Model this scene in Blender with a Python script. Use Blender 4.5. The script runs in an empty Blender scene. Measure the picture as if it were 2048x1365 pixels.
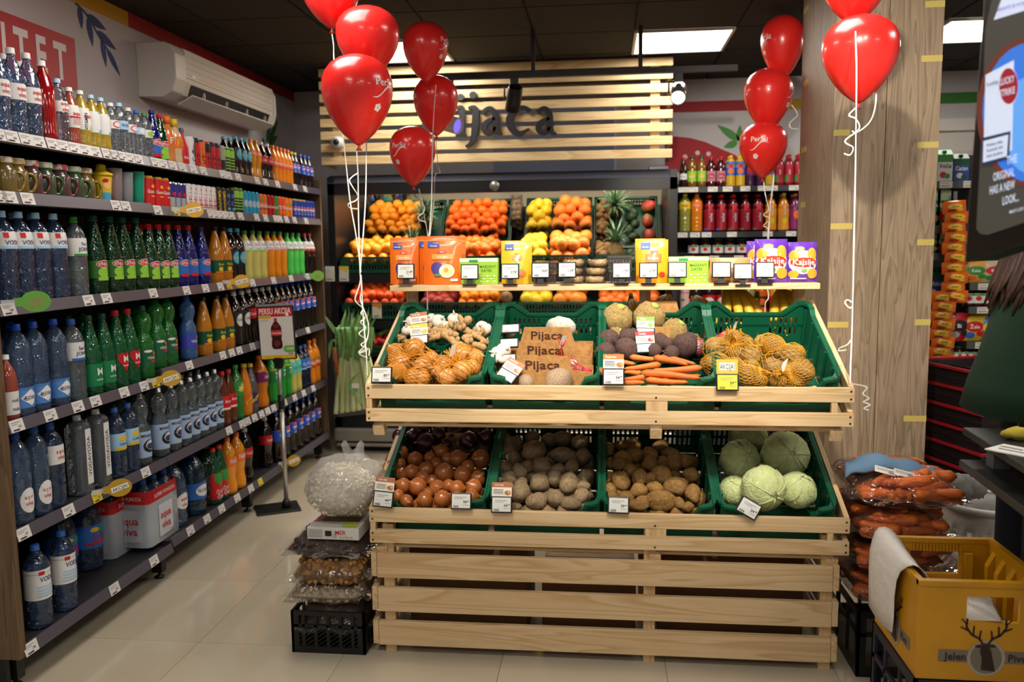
import bpy, math, random
from mathutils import Vector, Matrix, Quaternion, noise
random.seed(7)
PI = math.pi
S = bpy.context.scene
COL = S.collection
# ------------------------------------------------------------------ camera
FPX, PITCH, YAW, ROLL, CAMZ = 1690.8, .11464, .10986, -.01147, 1.5376
def _axes():
    cp, sp, cy, sy = math.cos(PITCH), math.sin(PITCH), math.cos(YAW), math.sin(YAW)
    f = Vector((-sy*cp, cy*cp, -sp)); r = Vector((cy, sy, 0)); u = r.cross(f)
    c, s = math.cos(ROLL), math.sin(ROLL)
    return r*c + u*s, u*c - r*s, f
CR, CU, CF = _axes()
CAM = Vector((0, 0, CAMZ))
cd = bpy.data.cameras.new('camera'); cam = bpy.data.objects.new('camera', cd); COL.objects.link(cam)
cam.matrix_world = Matrix(((CR.x, CU.x, -CF.x, 0), (CR.y, CU.y, -CF.y, 0), (CR.z, CU.z, -CF.z, CAMZ), (0, 0, 0, 1)))
cd.sensor_width = 36; cd.lens = FPX/2048*36; cd.clip_start = .05
cd.dof.use_dof = True; cd.dof.focus_distance = 3.15; cd.dof.aperture_fstop = 2.6
S.camera = cam
def ray(px, py): return CF + CR*((px-1024)/FPX) - CU*((py-682.5)/FPX)
def at(px, py, y=None, x=None, z=None):
    d = ray(px, py)
    t = y/d.y if y is not None else (x/d.x if x is not None else (z-CAMZ)/d.z)
    return CAM + d*t
def on_plane(px, py, p0, n):
    d = ray(px, py); n = Vector(n); return CAM + d*((Vector(p0)-CAM).dot(n)/d.dot(n))
# ------------------------------------------------------------------ light
W = bpy.data.worlds.new('world'); S.world = W; W.use_nodes = True
W.node_tree.nodes['Background'].inputs[0].default_value = (1, .96, .9, 1)
W.node_tree.nodes['Background'].inputs[1].default_value = .25
S.view_settings.view_transform = 'Standard'; S.view_settings.look = 'None'
S.view_settings.gamma = 1; S.view_settings.use_curve_mapping = False
S.view_settings.exposure = -0.13
S.cycles.max_bounces = 8; S.cycles.transparent_max_bounces = 16
S.cycles.caustics_reflective = False; S.cycles.caustics_refractive = False
S.cycles.sample_clamp_indirect = 4
def area(loc, sx, sy, power, col=(1, .95, .88), rot=(0, 0, 0)):
    l = bpy.data.lights.new('area_light', 'AREA'); l.shape = 'RECTANGLE'; l.size = sx; l.size_y = sy
    l.energy = power; l.color = col
    o = bpy.data.objects.new('area_light', l); COL.objects.link(o); o.location = loc; o.rotation_euler = rot
def spot(loc, target, power, ang, blend=.4, col=(1, .9, .74), rad=.035):
    l = bpy.data.lights.new('track_spot_light', 'SPOT'); l.energy = power; l.spot_size = math.radians(ang); l.spot_blend = blend
    l.color = col; l.shadow_soft_size = rad
    o = bpy.data.objects.new('track_spot_light', l); COL.objects.link(o); o.location = loc
    o.rotation_euler = (Vector(target)-Vector(loc)).to_track_quat('-Z', 'Y').to_euler()
# ceiling LED panels: three in the frame, the unseen others added for fill (same 60 cm grid)
PANELS = [(.474, 5.597), (2.258, 5.66), (-1.2, 5.66), (-1.2, 1.1), (.6, .8), (2.3, 1.0), (.6, -.8), (-1.2, -.8), (-1.2, 3.2), (.6, 3.2), (2.4, 3.2)]
for x, y in PANELS: area((x, y, 2.775), .56, .56, 13 if y < 2 else 14)
# track spots over the stand (the track in the frame and a second one over the aisle)
SPOTS = [((-.6, 1.75, 2.68), (-.5, 3.4, 1.3), 180, 46), ((.2, 1.56, 2.68), (.15, 3.4, 1.3), 170, 46), ((.85, 1.75, 2.68), (.7, 3.4, 1.3), 170, 46), ((.28, 1.5, 2.68), (1.15, 4.05, 1.75), 230, 50)]
for a in SPOTS: spot(*a)
# ------------------------------------------------------------------ helpers
def lin(h):
    if isinstance(h, (tuple, list)): return tuple(h)
    h = h.lstrip('#'); out = []
    for i in (0, 2, 4):
        c = int(h[i:i+2], 16)/255; out.append(c/12.92 if c <= .04045 else ((c+.055)/1.055)**2.4)
    return tuple(out)
_M = {}
def M(col, rough=.5, metal=0., coat=0., alpha=1., trans=0., emis=0., bump=None, var=None, spec=.5, ior=1.45, sss=0., island=0.):
    """procedural material; bump=(scale, strength), var=(colour2, scale, lo, hi[, stretch])"""
    k = repr((col, rough, metal, coat, alpha, trans, emis, bump, var, spec, ior, sss, island))
    if k in _M: return _M[k]
    m = bpy.data.materials.new('material'); _M[k] = m; m.use_nodes = True
    nt = m.node_tree; p = nt.nodes['Principled BSDF']; L = nt.links.new
    c = lin(col); p.inputs['Base Color'].default_value = (*c, 1)
    p.inputs['Roughness'].default_value = rough; p.inputs['Metallic'].default_value = metal
    p.inputs['Coat Weight'].default_value = coat; p.inputs['Coat Roughness'].default_value = .05
    p.inputs['Alpha'].default_value = alpha; p.inputs['Transmission Weight'].default_value = trans
    p.inputs['IOR'].default_value = ior; p.inputs['Specular IOR Level'].default_value = spec
    if sss: p.inputs['Subsurface Weight'].default_value = sss; p.inputs['Subsurface Radius'].default_value = (.02, .008, .004)
    if emis: p.inputs['Emission Color'].default_value = (*c, 1); p.inputs['Emission Strength'].default_value = emis
    tc = None
    if bump or var: tc = nt.nodes.new('ShaderNodeTexCoord').outputs['Object']
    if var:
        n = nt.nodes.new('ShaderNodeTexNoise'); n.inputs['Scale'].default_value = var[1]; n.inputs['Detail'].default_value = 4
        mp = nt.nodes.new('ShaderNodeMapping'); L(tc, mp.inputs['Vector'])
        if len(var) > 4: mp.inputs['Scale'].default_value = var[4]
        oi = nt.nodes.new('ShaderNodeObjectInfo'); ml = nt.nodes.new('ShaderNodeMath'); ml.operation = 'MULTIPLY'; ml.inputs[1].default_value = 37.
        L(oi.outputs['Random'], ml.inputs[0]); L(ml.outputs[0], mp.inputs['Location']); L(mp.outputs[0], n.inputs['Vector'])
        r = nt.nodes.new('ShaderNodeValToRGB'); r.color_ramp.elements[0].position = var[2]; r.color_ramp.elements[1].position = var[3]
        r.color_ramp.elements[0].color = (*c, 1); r.color_ramp.elements[1].color = (*lin(var[0]), 1)
        L(n.outputs['Fac'], r.inputs['Fac']); cc = r.outputs['Color']
        if island:
            hs = nt.nodes.new('ShaderNodeHueSaturation'); mr = nt.nodes.new('ShaderNodeMapRange')
            mr.inputs['To Min'].default_value = 1-island; mr.inputs['To Max'].default_value = 1+island
            L(oi.outputs['Random'], mr.inputs['Value']); L(mr.outputs[0], hs.inputs['Value']); L(cc, hs.inputs['Color']); cc = hs.outputs['Color']
        L(cc, p.inputs['Base Color'])
    if bump:
        n = nt.nodes.new('ShaderNodeTexNoise'); n.inputs['Scale'].default_value = bump[0]; n.inputs['Detail'].default_value = 3
        L(tc, n.inputs['Vector']); b = nt.nodes.new('ShaderNodeBump'); b.inputs['Strength'].default_value = bump[1]; b.inputs['Distance'].default_value = .01
        L(n.outputs['Fac'], b.inputs['Height']); L(b.outputs['Normal'], p.inputs['Normal'])
    return m
def film(tint=(.96, .96, .95), gloss=.5, rough=.06, bump=(24, 1.), white=0., col=(.75, .74, .72)):
    """clear plastic: tinted transparency under a wavy mirror-like skin"""
    k = 'film'+repr((tint, gloss, rough, bump, white, col))
    if k in _M: return _M[k]
    m = bpy.data.materials.new('material'); _M[k] = m; m.use_nodes = True
    nt = m.node_tree; L = nt.links.new; N = nt.nodes.new; nt.nodes.remove(nt.nodes['Principled BSDF'])
    tr = N('ShaderNodeBsdfTransparent'); tr.inputs[0].default_value = (*tint, 1); gl = N('ShaderNodeBsdfGlossy'); gl.inputs['Roughness'].default_value = rough
    fr = N('ShaderNodeFresnel'); fr.inputs['IOR'].default_value = 1.5; mu = N('ShaderNodeMath'); mu.operation = 'MULTIPLY_ADD'; mu.inputs[1].default_value = gloss*1.6; mu.inputs[2].default_value = .015; mu.use_clamp = True
    L(fr.outputs[0], mu.inputs[0]); mx = N('ShaderNodeMixShader'); L(mu.outputs[0], mx.inputs[0]); L(gl.outputs[0], mx.inputs[2])
    if white:
        df = N('ShaderNodeBsdfDiffuse'); df.inputs[0].default_value = (*col, 1); m2 = N('ShaderNodeMixShader'); m2.inputs[0].default_value = white; L(tr.outputs[0], m2.inputs[1]); L(df.outputs[0], m2.inputs[2]); L(m2.outputs[0], mx.inputs[1])
    else: L(tr.outputs[0], mx.inputs[1])
    tc = N('ShaderNodeTexCoord'); n = N('ShaderNodeTexNoise'); n.inputs['Scale'].default_value = bump[0]; L(tc.outputs['Object'], n.inputs['Vector'])
    b = N('ShaderNodeBump'); b.inputs['Strength'].default_value = bump[1]; b.inputs['Distance'].default_value = .01; L(n.outputs['Fac'], b.inputs['Height']); L(b.outputs['Normal'], gl.inputs['Normal'])
    L(mx.outputs[0], nt.nodes['Material Output'].inputs[0]); return m
def wood(c1, c2, c3, axis='x', scale=1., rough=.55, knots=True):
    k = 'wood'+repr((c1, c2, c3, axis, scale, rough))
    if k in _M: return _M[k]
    m = bpy.data.materials.new('material'); _M[k] = m; m.use_nodes = True
    nt = m.node_tree; p = nt.nodes['Principled BSDF']; L = nt.links.new; N = nt.nodes.new
    p.inputs['Roughness'].default_value = rough
    tc = N('ShaderNodeTexCoord'); mp = N('ShaderNodeMapping'); oi = N('ShaderNodeObjectInfo'); ml = N('ShaderNodeMath')
    ml.operation = 'MULTIPLY'; ml.inputs[1].default_value = 53.; L(oi.outputs['Random'], ml.inputs[0]); L(ml.outputs[0], mp.inputs['Location'])
    sc = {'x': (.5, 7, 7), 'y': (7, .5, 7), 'z': (7, 7, .5)}[axis]; mp.inputs['Scale'].default_value = tuple(a*scale for a in sc)
    L(tc.outputs['Object'], mp.inputs['Vector'])
    n = N('ShaderNodeTexNoise'); n.inputs['Scale'].default_value = 1.6; n.inputs['Detail'].default_value = 2; n.inputs['Distortion'].default_value = .9; L(mp.outputs[0], n.inputs['Vector'])
    mu = N('ShaderNodeMath'); mu.operation = 'MULTIPLY'; mu.inputs[1].default_value = 7; L(n.outputs['Fac'], mu.inputs[0])
    fr = N('ShaderNodeMath'); fr.operation = 'FRACT'; L(mu.outputs[0], fr.inputs[0])
    r = N('ShaderNodeValToRGB'); e = r.color_ramp.elements; e[0].color = (*lin(c1), 1); e[1].color = (*lin(c1), 1); e[1].position = 1
    a = e.new(.55); a.color = (*lin(c2), 1); a = e.new(.86); a.color = (*lin(c3), 1); L(fr.outputs[0], r.inputs['Fac'])
    n2 = N('ShaderNodeTexNoise'); n2.inputs['Scale'].default_value = 14; n2.inputs['Detail'].default_value = 3; L(mp.outputs[0], n2.inputs['Vector'])
    mx = N('ShaderNodeMix'); mx.data_type = 'RGBA'; mx.inputs['B'].default_value = (*lin(c3), 1)
    mr = N('ShaderNodeMapRange'); mr.inputs['From Min'].default_value = .45; mr.inputs['From Max'].default_value = .85; mr.inputs['To Max'].default_value = .55
    L(n2.outputs['Fac'], mr.inputs['Value']); L(mr.outputs[0], mx.inputs['Factor']); L(r.outputs['Color'], mx.inputs['A'])
    L(mx.outputs['Result'], p.inputs['Base Color'])
    b = N('ShaderNodeBump'); b.inputs['Strength'].default_value = .08; L(n2.outputs['Fac'], b.inputs['Height']); L(b.outputs['Normal'], p.inputs['Normal'])
    return m
_T = {}
def text_geo(s, bold=.012):
    k = (s, bold)
    if k in _T: return _T[k]
    c = bpy.data.curves.new('text', 'FONT'); c.body = s; c.size = 1; c.resolution_u = 2; c.offset = bold; c.fill_mode = 'FRONT'; c.dimensions = '2D'
    o = bpy.data.objects.new('text', c); COL.objects.link(o); bpy.context.view_layer.update()
    me = bpy.data.meshes.new_from_object(o.evaluated_get(bpy.context.evaluated_depsgraph_get()))
    V = [(v.co.x, v.co.y) for v in me.vertices]; F = [tuple(p.vertices) for p in me.polygons]
    bpy.data.objects.remove(o); bpy.data.curves.remove(c); bpy.data.meshes.remove(me)
    if not V: V, F = [(0, 0), (.01, 0), (0, .01)], [(0, 1, 2)]
    x0 = min(v[0] for v in V); x1 = max(v[0] for v in V)
    V = [((x-(x0+x1)/2)/.72, (y-.36)/.72) for x, y in V]      # unit = cap height, centred
    _T[k] = (V, F, (x1-x0)/.72); return _T[k]
def frame_fn(c, right, up):
    c, r, u = Vector(c), Vector(right).normalized(), Vector(up).normalized(); n = r.cross(u)
    return lambda x, y, d: c + r*x + u*y + n*d
def cyl_fn(rad, z0=0., a0=0.):
    rf = rad if callable(rad) else (lambda z: rad)
    def f(x, y, d):
        R0 = rf(z0+y); a = a0 + x/max(R0, .004); R = R0+d
        return Vector((math.cos(a)*R, math.sin(a)*R, z0+y))
    return f
class B:
    def __init__(s): s.v, s.f, s.m, s.s = [], [], [], []
    def add(s, V, F, m=0, sm=False, X=None):
        o = len(s.v)
        s.v += [tuple(X @ Vector(v)) for v in V] if X is not None else [tuple(v) for v in V]
        for f in F: s.f.append(tuple(i+o for i in f)); s.m.append(m); s.s.append(sm)
        return s
    def box(s, x0, x1, y0, y1, z0, z1, m=0, X=None):
        V = [(x, y, z) for z in (z0, z1) for y in (y0, y1) for x in (x0, x1)]
        return s.add(V, [(0, 2, 3, 1), (4, 5, 7, 6), (0, 1, 5, 4), (2, 6, 7, 3), (0, 4, 6, 2), (1, 3, 7, 5)], m, False, X)
    def beam(s, a, b, w, h, m=0, up=(0, 0, 1)):
        a, b = Vector(a), Vector(b); d = (b-a); L = d.length; d.normalize()
        r = d.cross(Vector(up)); r = r.normalized() if r.length > 1e-5 else Vector((1, 0, 0)); u = r.cross(d)
        V = [p + r*(i*w/2) + u*(j*h/2) for p in (a, b) for j in (-1, 1) for i in (-1, 1)]
        return s.add(V, [(0, 1, 3, 2), (4, 6, 7, 5), (0, 4, 5, 1), (2, 3, 7, 6), (0, 2, 6, 4), (1, 5, 7, 3)], m)
    def lathe(s, prof, seg=18, m=0, sm=True, X=None, sq=0., a0=0., a1=2*PI, cap=True):
        full = abs(a1-a0-2*PI) < 1e-4; n = seg if full else seg+1; V, F = [], []
        for r, z in prof:
            for i in range(n):
                a = a0+(a1-a0)*i/seg; k = 1.
                if sq: k = 1/((abs(math.cos(a))**(2+sq)+abs(math.sin(a))**(2+sq))**(1/(2+sq)))
                V.append((r*k*math.cos(a), r*k*math.sin(a), z))
        for j in range(len(prof)-1):
            for i in range(seg):
                a, b = j*n+i, j*n+(i+1) % n; F.append((a, b, b+n, a+n))
        if cap and full:
            if prof[0][0] > 1e-4: F.append(tuple(range(n-1, -1, -1)))
            if prof[-1][0] > 1e-4: F.append(tuple((len(prof)-1)*n+i for i in range(n)))
        return s.add(V, F, m, sm, X)
    def tube(s, P, r, seg=6, m=0, sm=True, caps=True):
        P = [Vector(p) for p in P]; n = len(P); V, F = [], []; N = None
        for i, p in enumerate(P):
            t = (P[min(i+1, n-1)]-P[max(i-1, 0)]);
            if t.length < 1e-9: t = Vector((0, 0, 1))
            t.normalize()
            if N is None: N = t.orthogonal().normalized()
            N = (N - t*N.dot(t)); N = N.normalized() if N.length > 1e-6 else t.orthogonal().normalized()
            Bn = t.cross(N); R = r[i] if isinstance(r, (list, tuple)) else r
            for k in range(seg): a = 2*PI*k/seg; V.append(p + N*(math.cos(a)*R) + Bn*(math.sin(a)*R))
        for i in range(n-1):
            for k in range(seg): k2 = (k+1) % seg; F.append((i*seg+k, i*seg+k2, (i+1)*seg+k2, (i+1)*seg+k))
        if caps: F.append(tuple(range(seg-1, -1, -1))); F.append(tuple((n-1)*seg+k for k in range(seg)))
        return s.add(V, F, m, sm)
    def strip(s, P, w, side, m=0, t=0.):
        """flat ribbon along P, width w towards side"""
        P = [Vector(p) for p in P]; V, F = [], []
        for i, p in enumerate(P):
            sd = side(i) if callable(side) else Vector(side); sd = Vector(sd).normalized(); ww = w[i] if isinstance(w, (list, tuple)) else w
            V += [p-sd*ww/2, p+sd*ww/2]
        for i in range(len(P)-1): F.append((2*i, 2*i+1, 2*i+3, 2*i+2))
        return s.add(V, F, m, True)
    def blob(s, c, r, seg=14, rings=9, m=0, nz=0., nf=3., seed=0., X=None, q=None, fn=None):
        """ellipsoid with noise; r scalar or 3"""
        R = (r, r, r) if not isinstance(r, (tuple, list)) else r; V, F = [], []; c = Vector(c)
        for j in range(rings+1):
            th = PI*j/rings
            for i in range(seg):
                a = 2*PI*i/seg; d = Vector((math.sin(th)*math.cos(a), math.sin(th)*math.sin(a), -math.cos(th)))
                k = 1+nz*noise.noise(d*nf+Vector((seed*7.1, seed*3.3, seed)))
                if fn: k *= fn(d)
                p = Vector((d.x*R[0]*k, d.y*R[1]*k, d.z*R[2]*k))
                if q is not None: p = q @ p
                V.append(c+p)
                if j in (0, rings): break
        idx = lambda j, i: 0 if j == 0 else (1+(rings-1)*seg if j == rings else 1+(j-1)*seg+i % seg)
        for j in range(rings):
            for i in range(seg):
                if j == 0: F.append((0, idx(1, i+1), idx(1, i)))
                elif j == rings-1: F.append((idx(j, i), idx(j, i+1), idx(rings, 0)))
                else: F.append((idx(j, i), idx(j, i+1), idx(j+1, i+1), idx(j+1, i)))
        return s.add(V, F, m, True, X)
    def prism(s, poly, fn, d0, d1, m=0, sm=False):
        n = len(poly); V = [fn(x, y, d0) for x, y in poly]+[fn(x, y, d1) for x, y in poly]
        F = [tuple(range(n-1, -1, -1)), tuple(range(n, 2*n))]+[(i, (i+1) % n, n+(i+1) % n, n+i) for i in range(n)]
        return s.add(V, F, m, sm)
    def prints(s, els, fn, d=.0006, step=.00025):
        """flat print: ('t',text,x,y,size,mat[,maxw,rot]) ('e',x,y,rx,ry,mat) ('r',x0,x1,y0,y1,mat) ('p',pts,mat)"""
        for e in els:
            if e[0] == 't':
                V, Fc, w = text_geo(e[1]); sz = e[4]; sx = sz
                if len(e) > 6 and e[6] and w*sz > e[6]: sx = e[6]/w
                if len(e) > 6 and e[6] and len(e) > 8: sx = e[6]/w
                a = e[7] if len(e) > 7 else 0; ca, sa = math.cos(a), math.sin(a)
                s.add([fn(e[2]+x*sx*ca-y*sz*sa, e[3]+x*sx*sa+y*sz*ca, d+(.0012 if .02 < sz < .05 else 0)) for x, y in V], Fc, e[5])
            elif e[0] == 'e':
                n = 16; P = [(e[1]+math.cos(2*PI*i/n)*e[3], e[2]+math.sin(2*PI*i/n)*e[4]) for i in range(n)]
                Q = [((x+e[1])/2, (y+e[2])/2) for x, y in P]
                s.add([fn(e[1], e[2], d)]+[fn(x, y, d) for x, y in Q]+[fn(x, y, d) for x, y in P], [(0, 1+i, 1+(i+1) % n) for i in range(n)]+[(1+i, 1+n+i, 1+n+(i+1) % n, 1+(i+1) % n) for i in range(n)], e[5])
            elif e[0] == 'r':
                n = 8; V = []
                for i in range(n+1): x = e[1]+(e[2]-e[1])*i/n; V += [fn(x, e[3], d), fn(x, e[4], d)]
                s.add(V, [(2*i, 2*i+2, 2*i+3, 2*i+1) for i in range(n)], e[5])
            elif e[0] == 'p':
                O = []
                for (x0, y0), (x1, y1) in zip(e[1], e[1][1:]+e[1][:1]): O += [(x0+(x1-x0)*k/3, y0+(y1-y0)*k/3) for k in range(3)]
                n = len(O); cx, cy = sum(p[0] for p in O)/n, sum(p[1] for p in O)/n; Q = [((x+cx)/2, (y+cy)/2) for x, y in O]
                s.add([fn(cx, cy, d)]+[fn(x, y, d) for x, y in Q]+[fn(x, y, d) for x, y in O], [(0, 1+i, 1+(i+1) % n) for i in range(n)]+[(1+i, 1+n+i, 1+n+(i+1) % n, 1+(i+1) % n) for i in range(n)], e[2])
            d += step
        return s
    def mesh(s, mats):
        me = bpy.data.meshes.new('mesh'); me.from_pydata(s.v, [], s.f)
        for m in (mats if isinstance(mats, (list, tuple)) else [mats]): me.materials.append(m)
        me.polygons.foreach_set('material_index', s.m); me.polygons.foreach_set('use_smooth', s.s); me.update()
        return me
def obj(name, b, mats=None, parent=None, loc=None, rot=None, bev=0, scale=None, kind=None, label=None):
    me = b.mesh(mats) if isinstance(b, B) else b
    o = bpy.data.objects.new(name, me); COL.objects.link(o)
    if parent is not None: o.parent = parent
    if loc is not None: o.location = loc
    if rot is not None:
        if isinstance(rot, Quaternion): o.rotation_mode = 'QUATERNION'; o.rotation_quaternion = rot
        else: o.rotation_euler = rot
    if scale is not None: o.scale = scale if isinstance(scale, (tuple, list)) else (scale,)*3
    if bev: mo = o.modifiers.new('bevel', 'BEVEL'); mo.width = bev; mo.segments = 2; mo.limit_method = 'ANGLE'
    if kind: o['kind'] = kind
    if label: o['label'] = label
    return o
def tag(o, label, cat, group=None, kind=None):
    o['label'] = label; o['category'] = cat
    if group: o['group'] = group
    if kind: o['kind'] = kind
    return o
def root(name, loc, label, cat, group=None, rot=None):
    o = bpy.data.objects.new(name, None); COL.objects.link(o); o.location = loc; o.empty_display_size = .05
    if rot is not None:
        if isinstance(rot, Quaternion): o.rotation_mode = 'QUATERNION'; o.rotation_quaternion = rot
        else: o.rotation_euler = rot
    return tag(o, label, cat, group)
ORD = ['first', 'second', 'third', 'fourth', 'fifth', 'sixth', 'seventh', 'eighth', 'ninth', 'tenth', 'eleventh', 'twelfth', 'thirteenth', 'fourteenth', 'fifteenth', 'sixteenth', 'seventeenth', 'eighteenth', 'nineteenth', 'twentieth']
def nth(i): return ORD[i] if i < len(ORD) else f'{i+1}th'
def cat_rom(P, n=6, closed=False):
    P = [Vector(p) for p in P]; out = []; N = len(P)
    for i in range(N if closed else N-1):
        g = lambda k: P[k % N] if closed else P[max(0, min(N-1, k))]
        a, b, c, d = g(i-1), g(i), g(i+1), g(i+2)
        for k in range(n):
            t = k/n; out.append(.5*((2*b)+(c-a)*t+(2*a-5*b+4*c-d)*t*t+(3*b-a-3*c+d)*t**3))
    if not closed: out.append(P[-1])
    return out
WHITE = M('#e8e6e0', .5); BLACK = M('#101010', .45); RED = M('#c8141c', .4); DGREY = M('#2a2a2e', .5); CARD = M('#b98a52', .75, var=('#a87a45', 60, .4, .6))
# ================================================================== setting
def struct(name, b, mats, parent=None, **k):
    o = obj(name, b, mats, parent, **k); o['kind'] = 'structure'; return o
GROUT = M('#3f382c', .8)
floor = struct('floor', B().box(-2.62, 4.2, -1.6, 7.2, -.06, -.004), GROUT)
TILE = M('#bdb29d', .10, var=('#b2a792', 1.2, .35, .7), spec=.5, bump=(1.1, .012), coat=.25)
tb = B(); h = .2992; tb.box(-h, h, -h, h, -.0045, 0); tile_me = tb.mesh(TILE)
for i in range(-1, 10):
    for j in range(-7, 8):
        x, y = -1.578+.6*i-.3+.0, 3.0007+.6*j-.3
        if x < -2.6 or y < -1.5: continue
        obj('tile', tile_me, None, floor, (x, y, 0))
ceiling = struct('ceiling', B().box(-2.62, 4.2, -1.6, 7.2, 2.806, 2.9), M('#0c0b0a', .9))
CT = M('#2a2622', .9, var=('#221f1b', 160, .4, .6), bump=(160, .2))
tb = B(); tb.box(-.293, .293, -.293, .293, 0, .006); ct_me = tb.mesh(CT)
PX = {(round((x+2.526)/.6), round((y-.197)/.6)) for x, y in PANELS}
for i in range(0, 12):
    for j in range(-3, 12):
        if (i, j) in PX: continue
        obj('tile', ct_me, None, ceiling, (-2.526+.6*i+.0, .197+.6*j, 2.7995))
LED = M('#fff6e6', .5, emis=7.)
for k, (x, y) in enumerate(PANELS):
    x, y = -2.526+.6*round((x+2.526)/.6), .197+.6*round((y-.197)/.6)
    w = ['lit square ceiling panel above the slatted wooden sign', 'lit square ceiling panel over the snack aisle behind the pillar', 'lit square ceiling panel half hidden behind the red balloons'][k] if k < 3 else f'lit square ceiling panel out of view, {nth(k-3)}'
    r = root('ceiling_light', (x, y, 2.8), w, 'ceiling light', 'square ceiling light panels')
    obj('diffuser', B().box(-.28, .28, -.28, .28, -.012, -.006), LED, r)
    fb = B()
    for a in ((-.298, .298, -.298, -.28), (-.298, .298, .28, .298), (-.298, -.28, -.28, .28), (.28, .298, -.28, .28)): fb.box(*a, -.014, 0)
    obj('frame', fb, M('#cfcac0', .5), r)
WALL = M('#c4bfc0', .75)
wall_left = struct('wall_left', B().box(-2.62, -2.55, -1.6, 7.0, 0, 2.81), WALL)
wall_back = struct('wall_back', B().box(-2.62, 4.2, 6.92, 7.0, 0, 2.81), WALL)
wall_right = struct('wall_right', B().box(4.1, 4.2, -1.6, 7.0, 0, 2.81), WALL)
MY, MR, MG = M('#c89a1e', .6), M('#9e1420', .6), M('#3c7a2c', .6)
struct('trim_1', B().box(-2.55, -2.546, 2.4, 4.46, 2.722, 2.797), MY)
struct('trim_2', B().box(-2.55, -2.546, 4.462, 6.916, 2.722, 2.797), MR)
struct('trim_3', B().box(.2, 1.36, 6.914, 6.918, 2.55, 2.63), MR)
struct('trim_4', B().box(1.364, 1.7, 6.914, 6.918, 2.55, 2.63), MY)
struct('trim_5', B().box(1.704, 4.0, 6.914, 6.918, 2.56, 2.64), MG)
# printed murals on the walls: leaf sprigs and a red hill (flat film on the wall)
def leaf_poly(base, tip, w):
    b, t = Vector(base), Vector(tip); d = t-b; n = Vector((-d.y, d.x)).normalized()
    L = []; R = []
    for i in range(13):
        k = i/12; ww = w*math.sin(PI*min(1, k**.75*1.0))**.9 if 0 < k < 1 else 0
        L.append(b+d*k+n*ww/2); R.append(b+d*k-n*ww/2)
    return [tuple(p) for p in L]+[tuple(p) for p in R[-2:0:-1]]
def sprig(name, fn, leaves, stem, mat, label, to2):
    b = B()
    for bs, tp, w in leaves: b.prism(leaf_poly(to2(*bs), to2(*tp), w*.46), fn, .0005, .0025)
    st = cat_rom([Vector((*to2(*p), 0)) for p in stem], 5)
    for a, c in zip(st, st[1:]):
        d = (c-a); n = Vector((-d.y, d.x, 0)).normalized()*.006
        b.prism([(p.x, p.y) for p in (a-n, c-n, c+n, a+n)], fn, .0005, .002)
    o = obj(name, b, mat); return tag(o, label, 'wall mural')
fl = lambda x, y, d: Vector((-2.55+d, x, y))
def l2(px, py): p = at(px, py, x=-2.55); return (p.y, p.z)
BL = M('#3a4a72', .7)
sprig('leaf_mural', fl, [((158, 12), (163, 58), .09), ((172, 30), (212, 60), .10), ((175, 35), (185, 93), .10), ((193, 62), (232, 100), .10), ((203, 78), (212, 134), .09), ((213, 97), (240, 152), .085)],
      [(150, 6), (165, 20), (180, 40), (195, 68), (210, 92), (215, 100)], BL, 'navy blue leaf sprig printed on the white left wall', l2)
sprig('leaf_mural', fl, [((527, 290), (525, 275), .1), ((533, 285), (541, 240), .12), ((537, 285), (556, 240), .12), ((538, 288), (555, 272), .12)], [(530, 298), (536, 286)], M('#3f6a35', .7), 'green leaf sprig printed on left wall above the orange soda bottles', l2)
fb_ = lambda x, y, d: Vector((x, 6.92-d, y))
def b2(px, py): p = at(px, py, y=6.92); return (p.x, p.z)
sprig('leaf_mural', fb_, [((1480, 282), (1434, 250), .13), ((1478, 283), (1480, 250), .1), ((1475, 285), (1447, 295), .12), ((1500, 285), (1520, 250), .1)], [(1500, 310), (1480, 283), (1470, 275)], M('#4f8a45', .7), 'green leaf sprig printed on the back wall beside the right balloons', b2)
hill = [b2(*p) for p in [(1330, 345), (1330, 275), (1350, 273), (1380, 276), (1410, 284), (1440, 297), (1470, 310), (1480, 318), (1500, 340)]]
hb = B().prism(hill[::-1], fb_, .0005, .002)
hill_o = tag(obj('hill_mural', hb, M('#a41a26', .65)), 'red rounded hill printed on the back wall right of the slats', 'wall mural')
db = B()
for p in [(1370, 314), (1395, 306), (1417, 308), (1440, 320)]:
    c = b2(*p); db.prints([('e', c[0], c[1], .018, .018, 0)], fb_, .003)
obj('dots', db, M('#d8c8c8', .7), hill_o)
# red wall sign with cut white letters
sg = [l2(0, 22), l2(148, 80), l2(152, 180), l2(0, 140)]
sy0, sy1, sz0, sz1 = 2.3, 3.97, 2.30, 2.545
sgn = tag(obj('wall_sign', B().box(-2.55, -2.546, sy0, sy1, sz0, sz1), M('#b8333a', .5)), 'red banner with large white capital letters on the left wall', 'sign')
lb = B(); fnS = lambda x, y, d: Vector((-2.546+d, x, y))
ys = [3.90, 3.765, 3.63, 3.52, 3.40, 3.25, 3.09]; chs = 'TETILAV'
for c, y in zip(chs, ys):
    V, F, w = text_geo(c, .03); lb.add([fnS(y-.052+x*.11, (sz0+sz1)/2-.003+yy*.165, .001) for x, yy in V], F, 0)
obj('lettering', lb, M('#e6dedb', .6), sgn)
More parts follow.
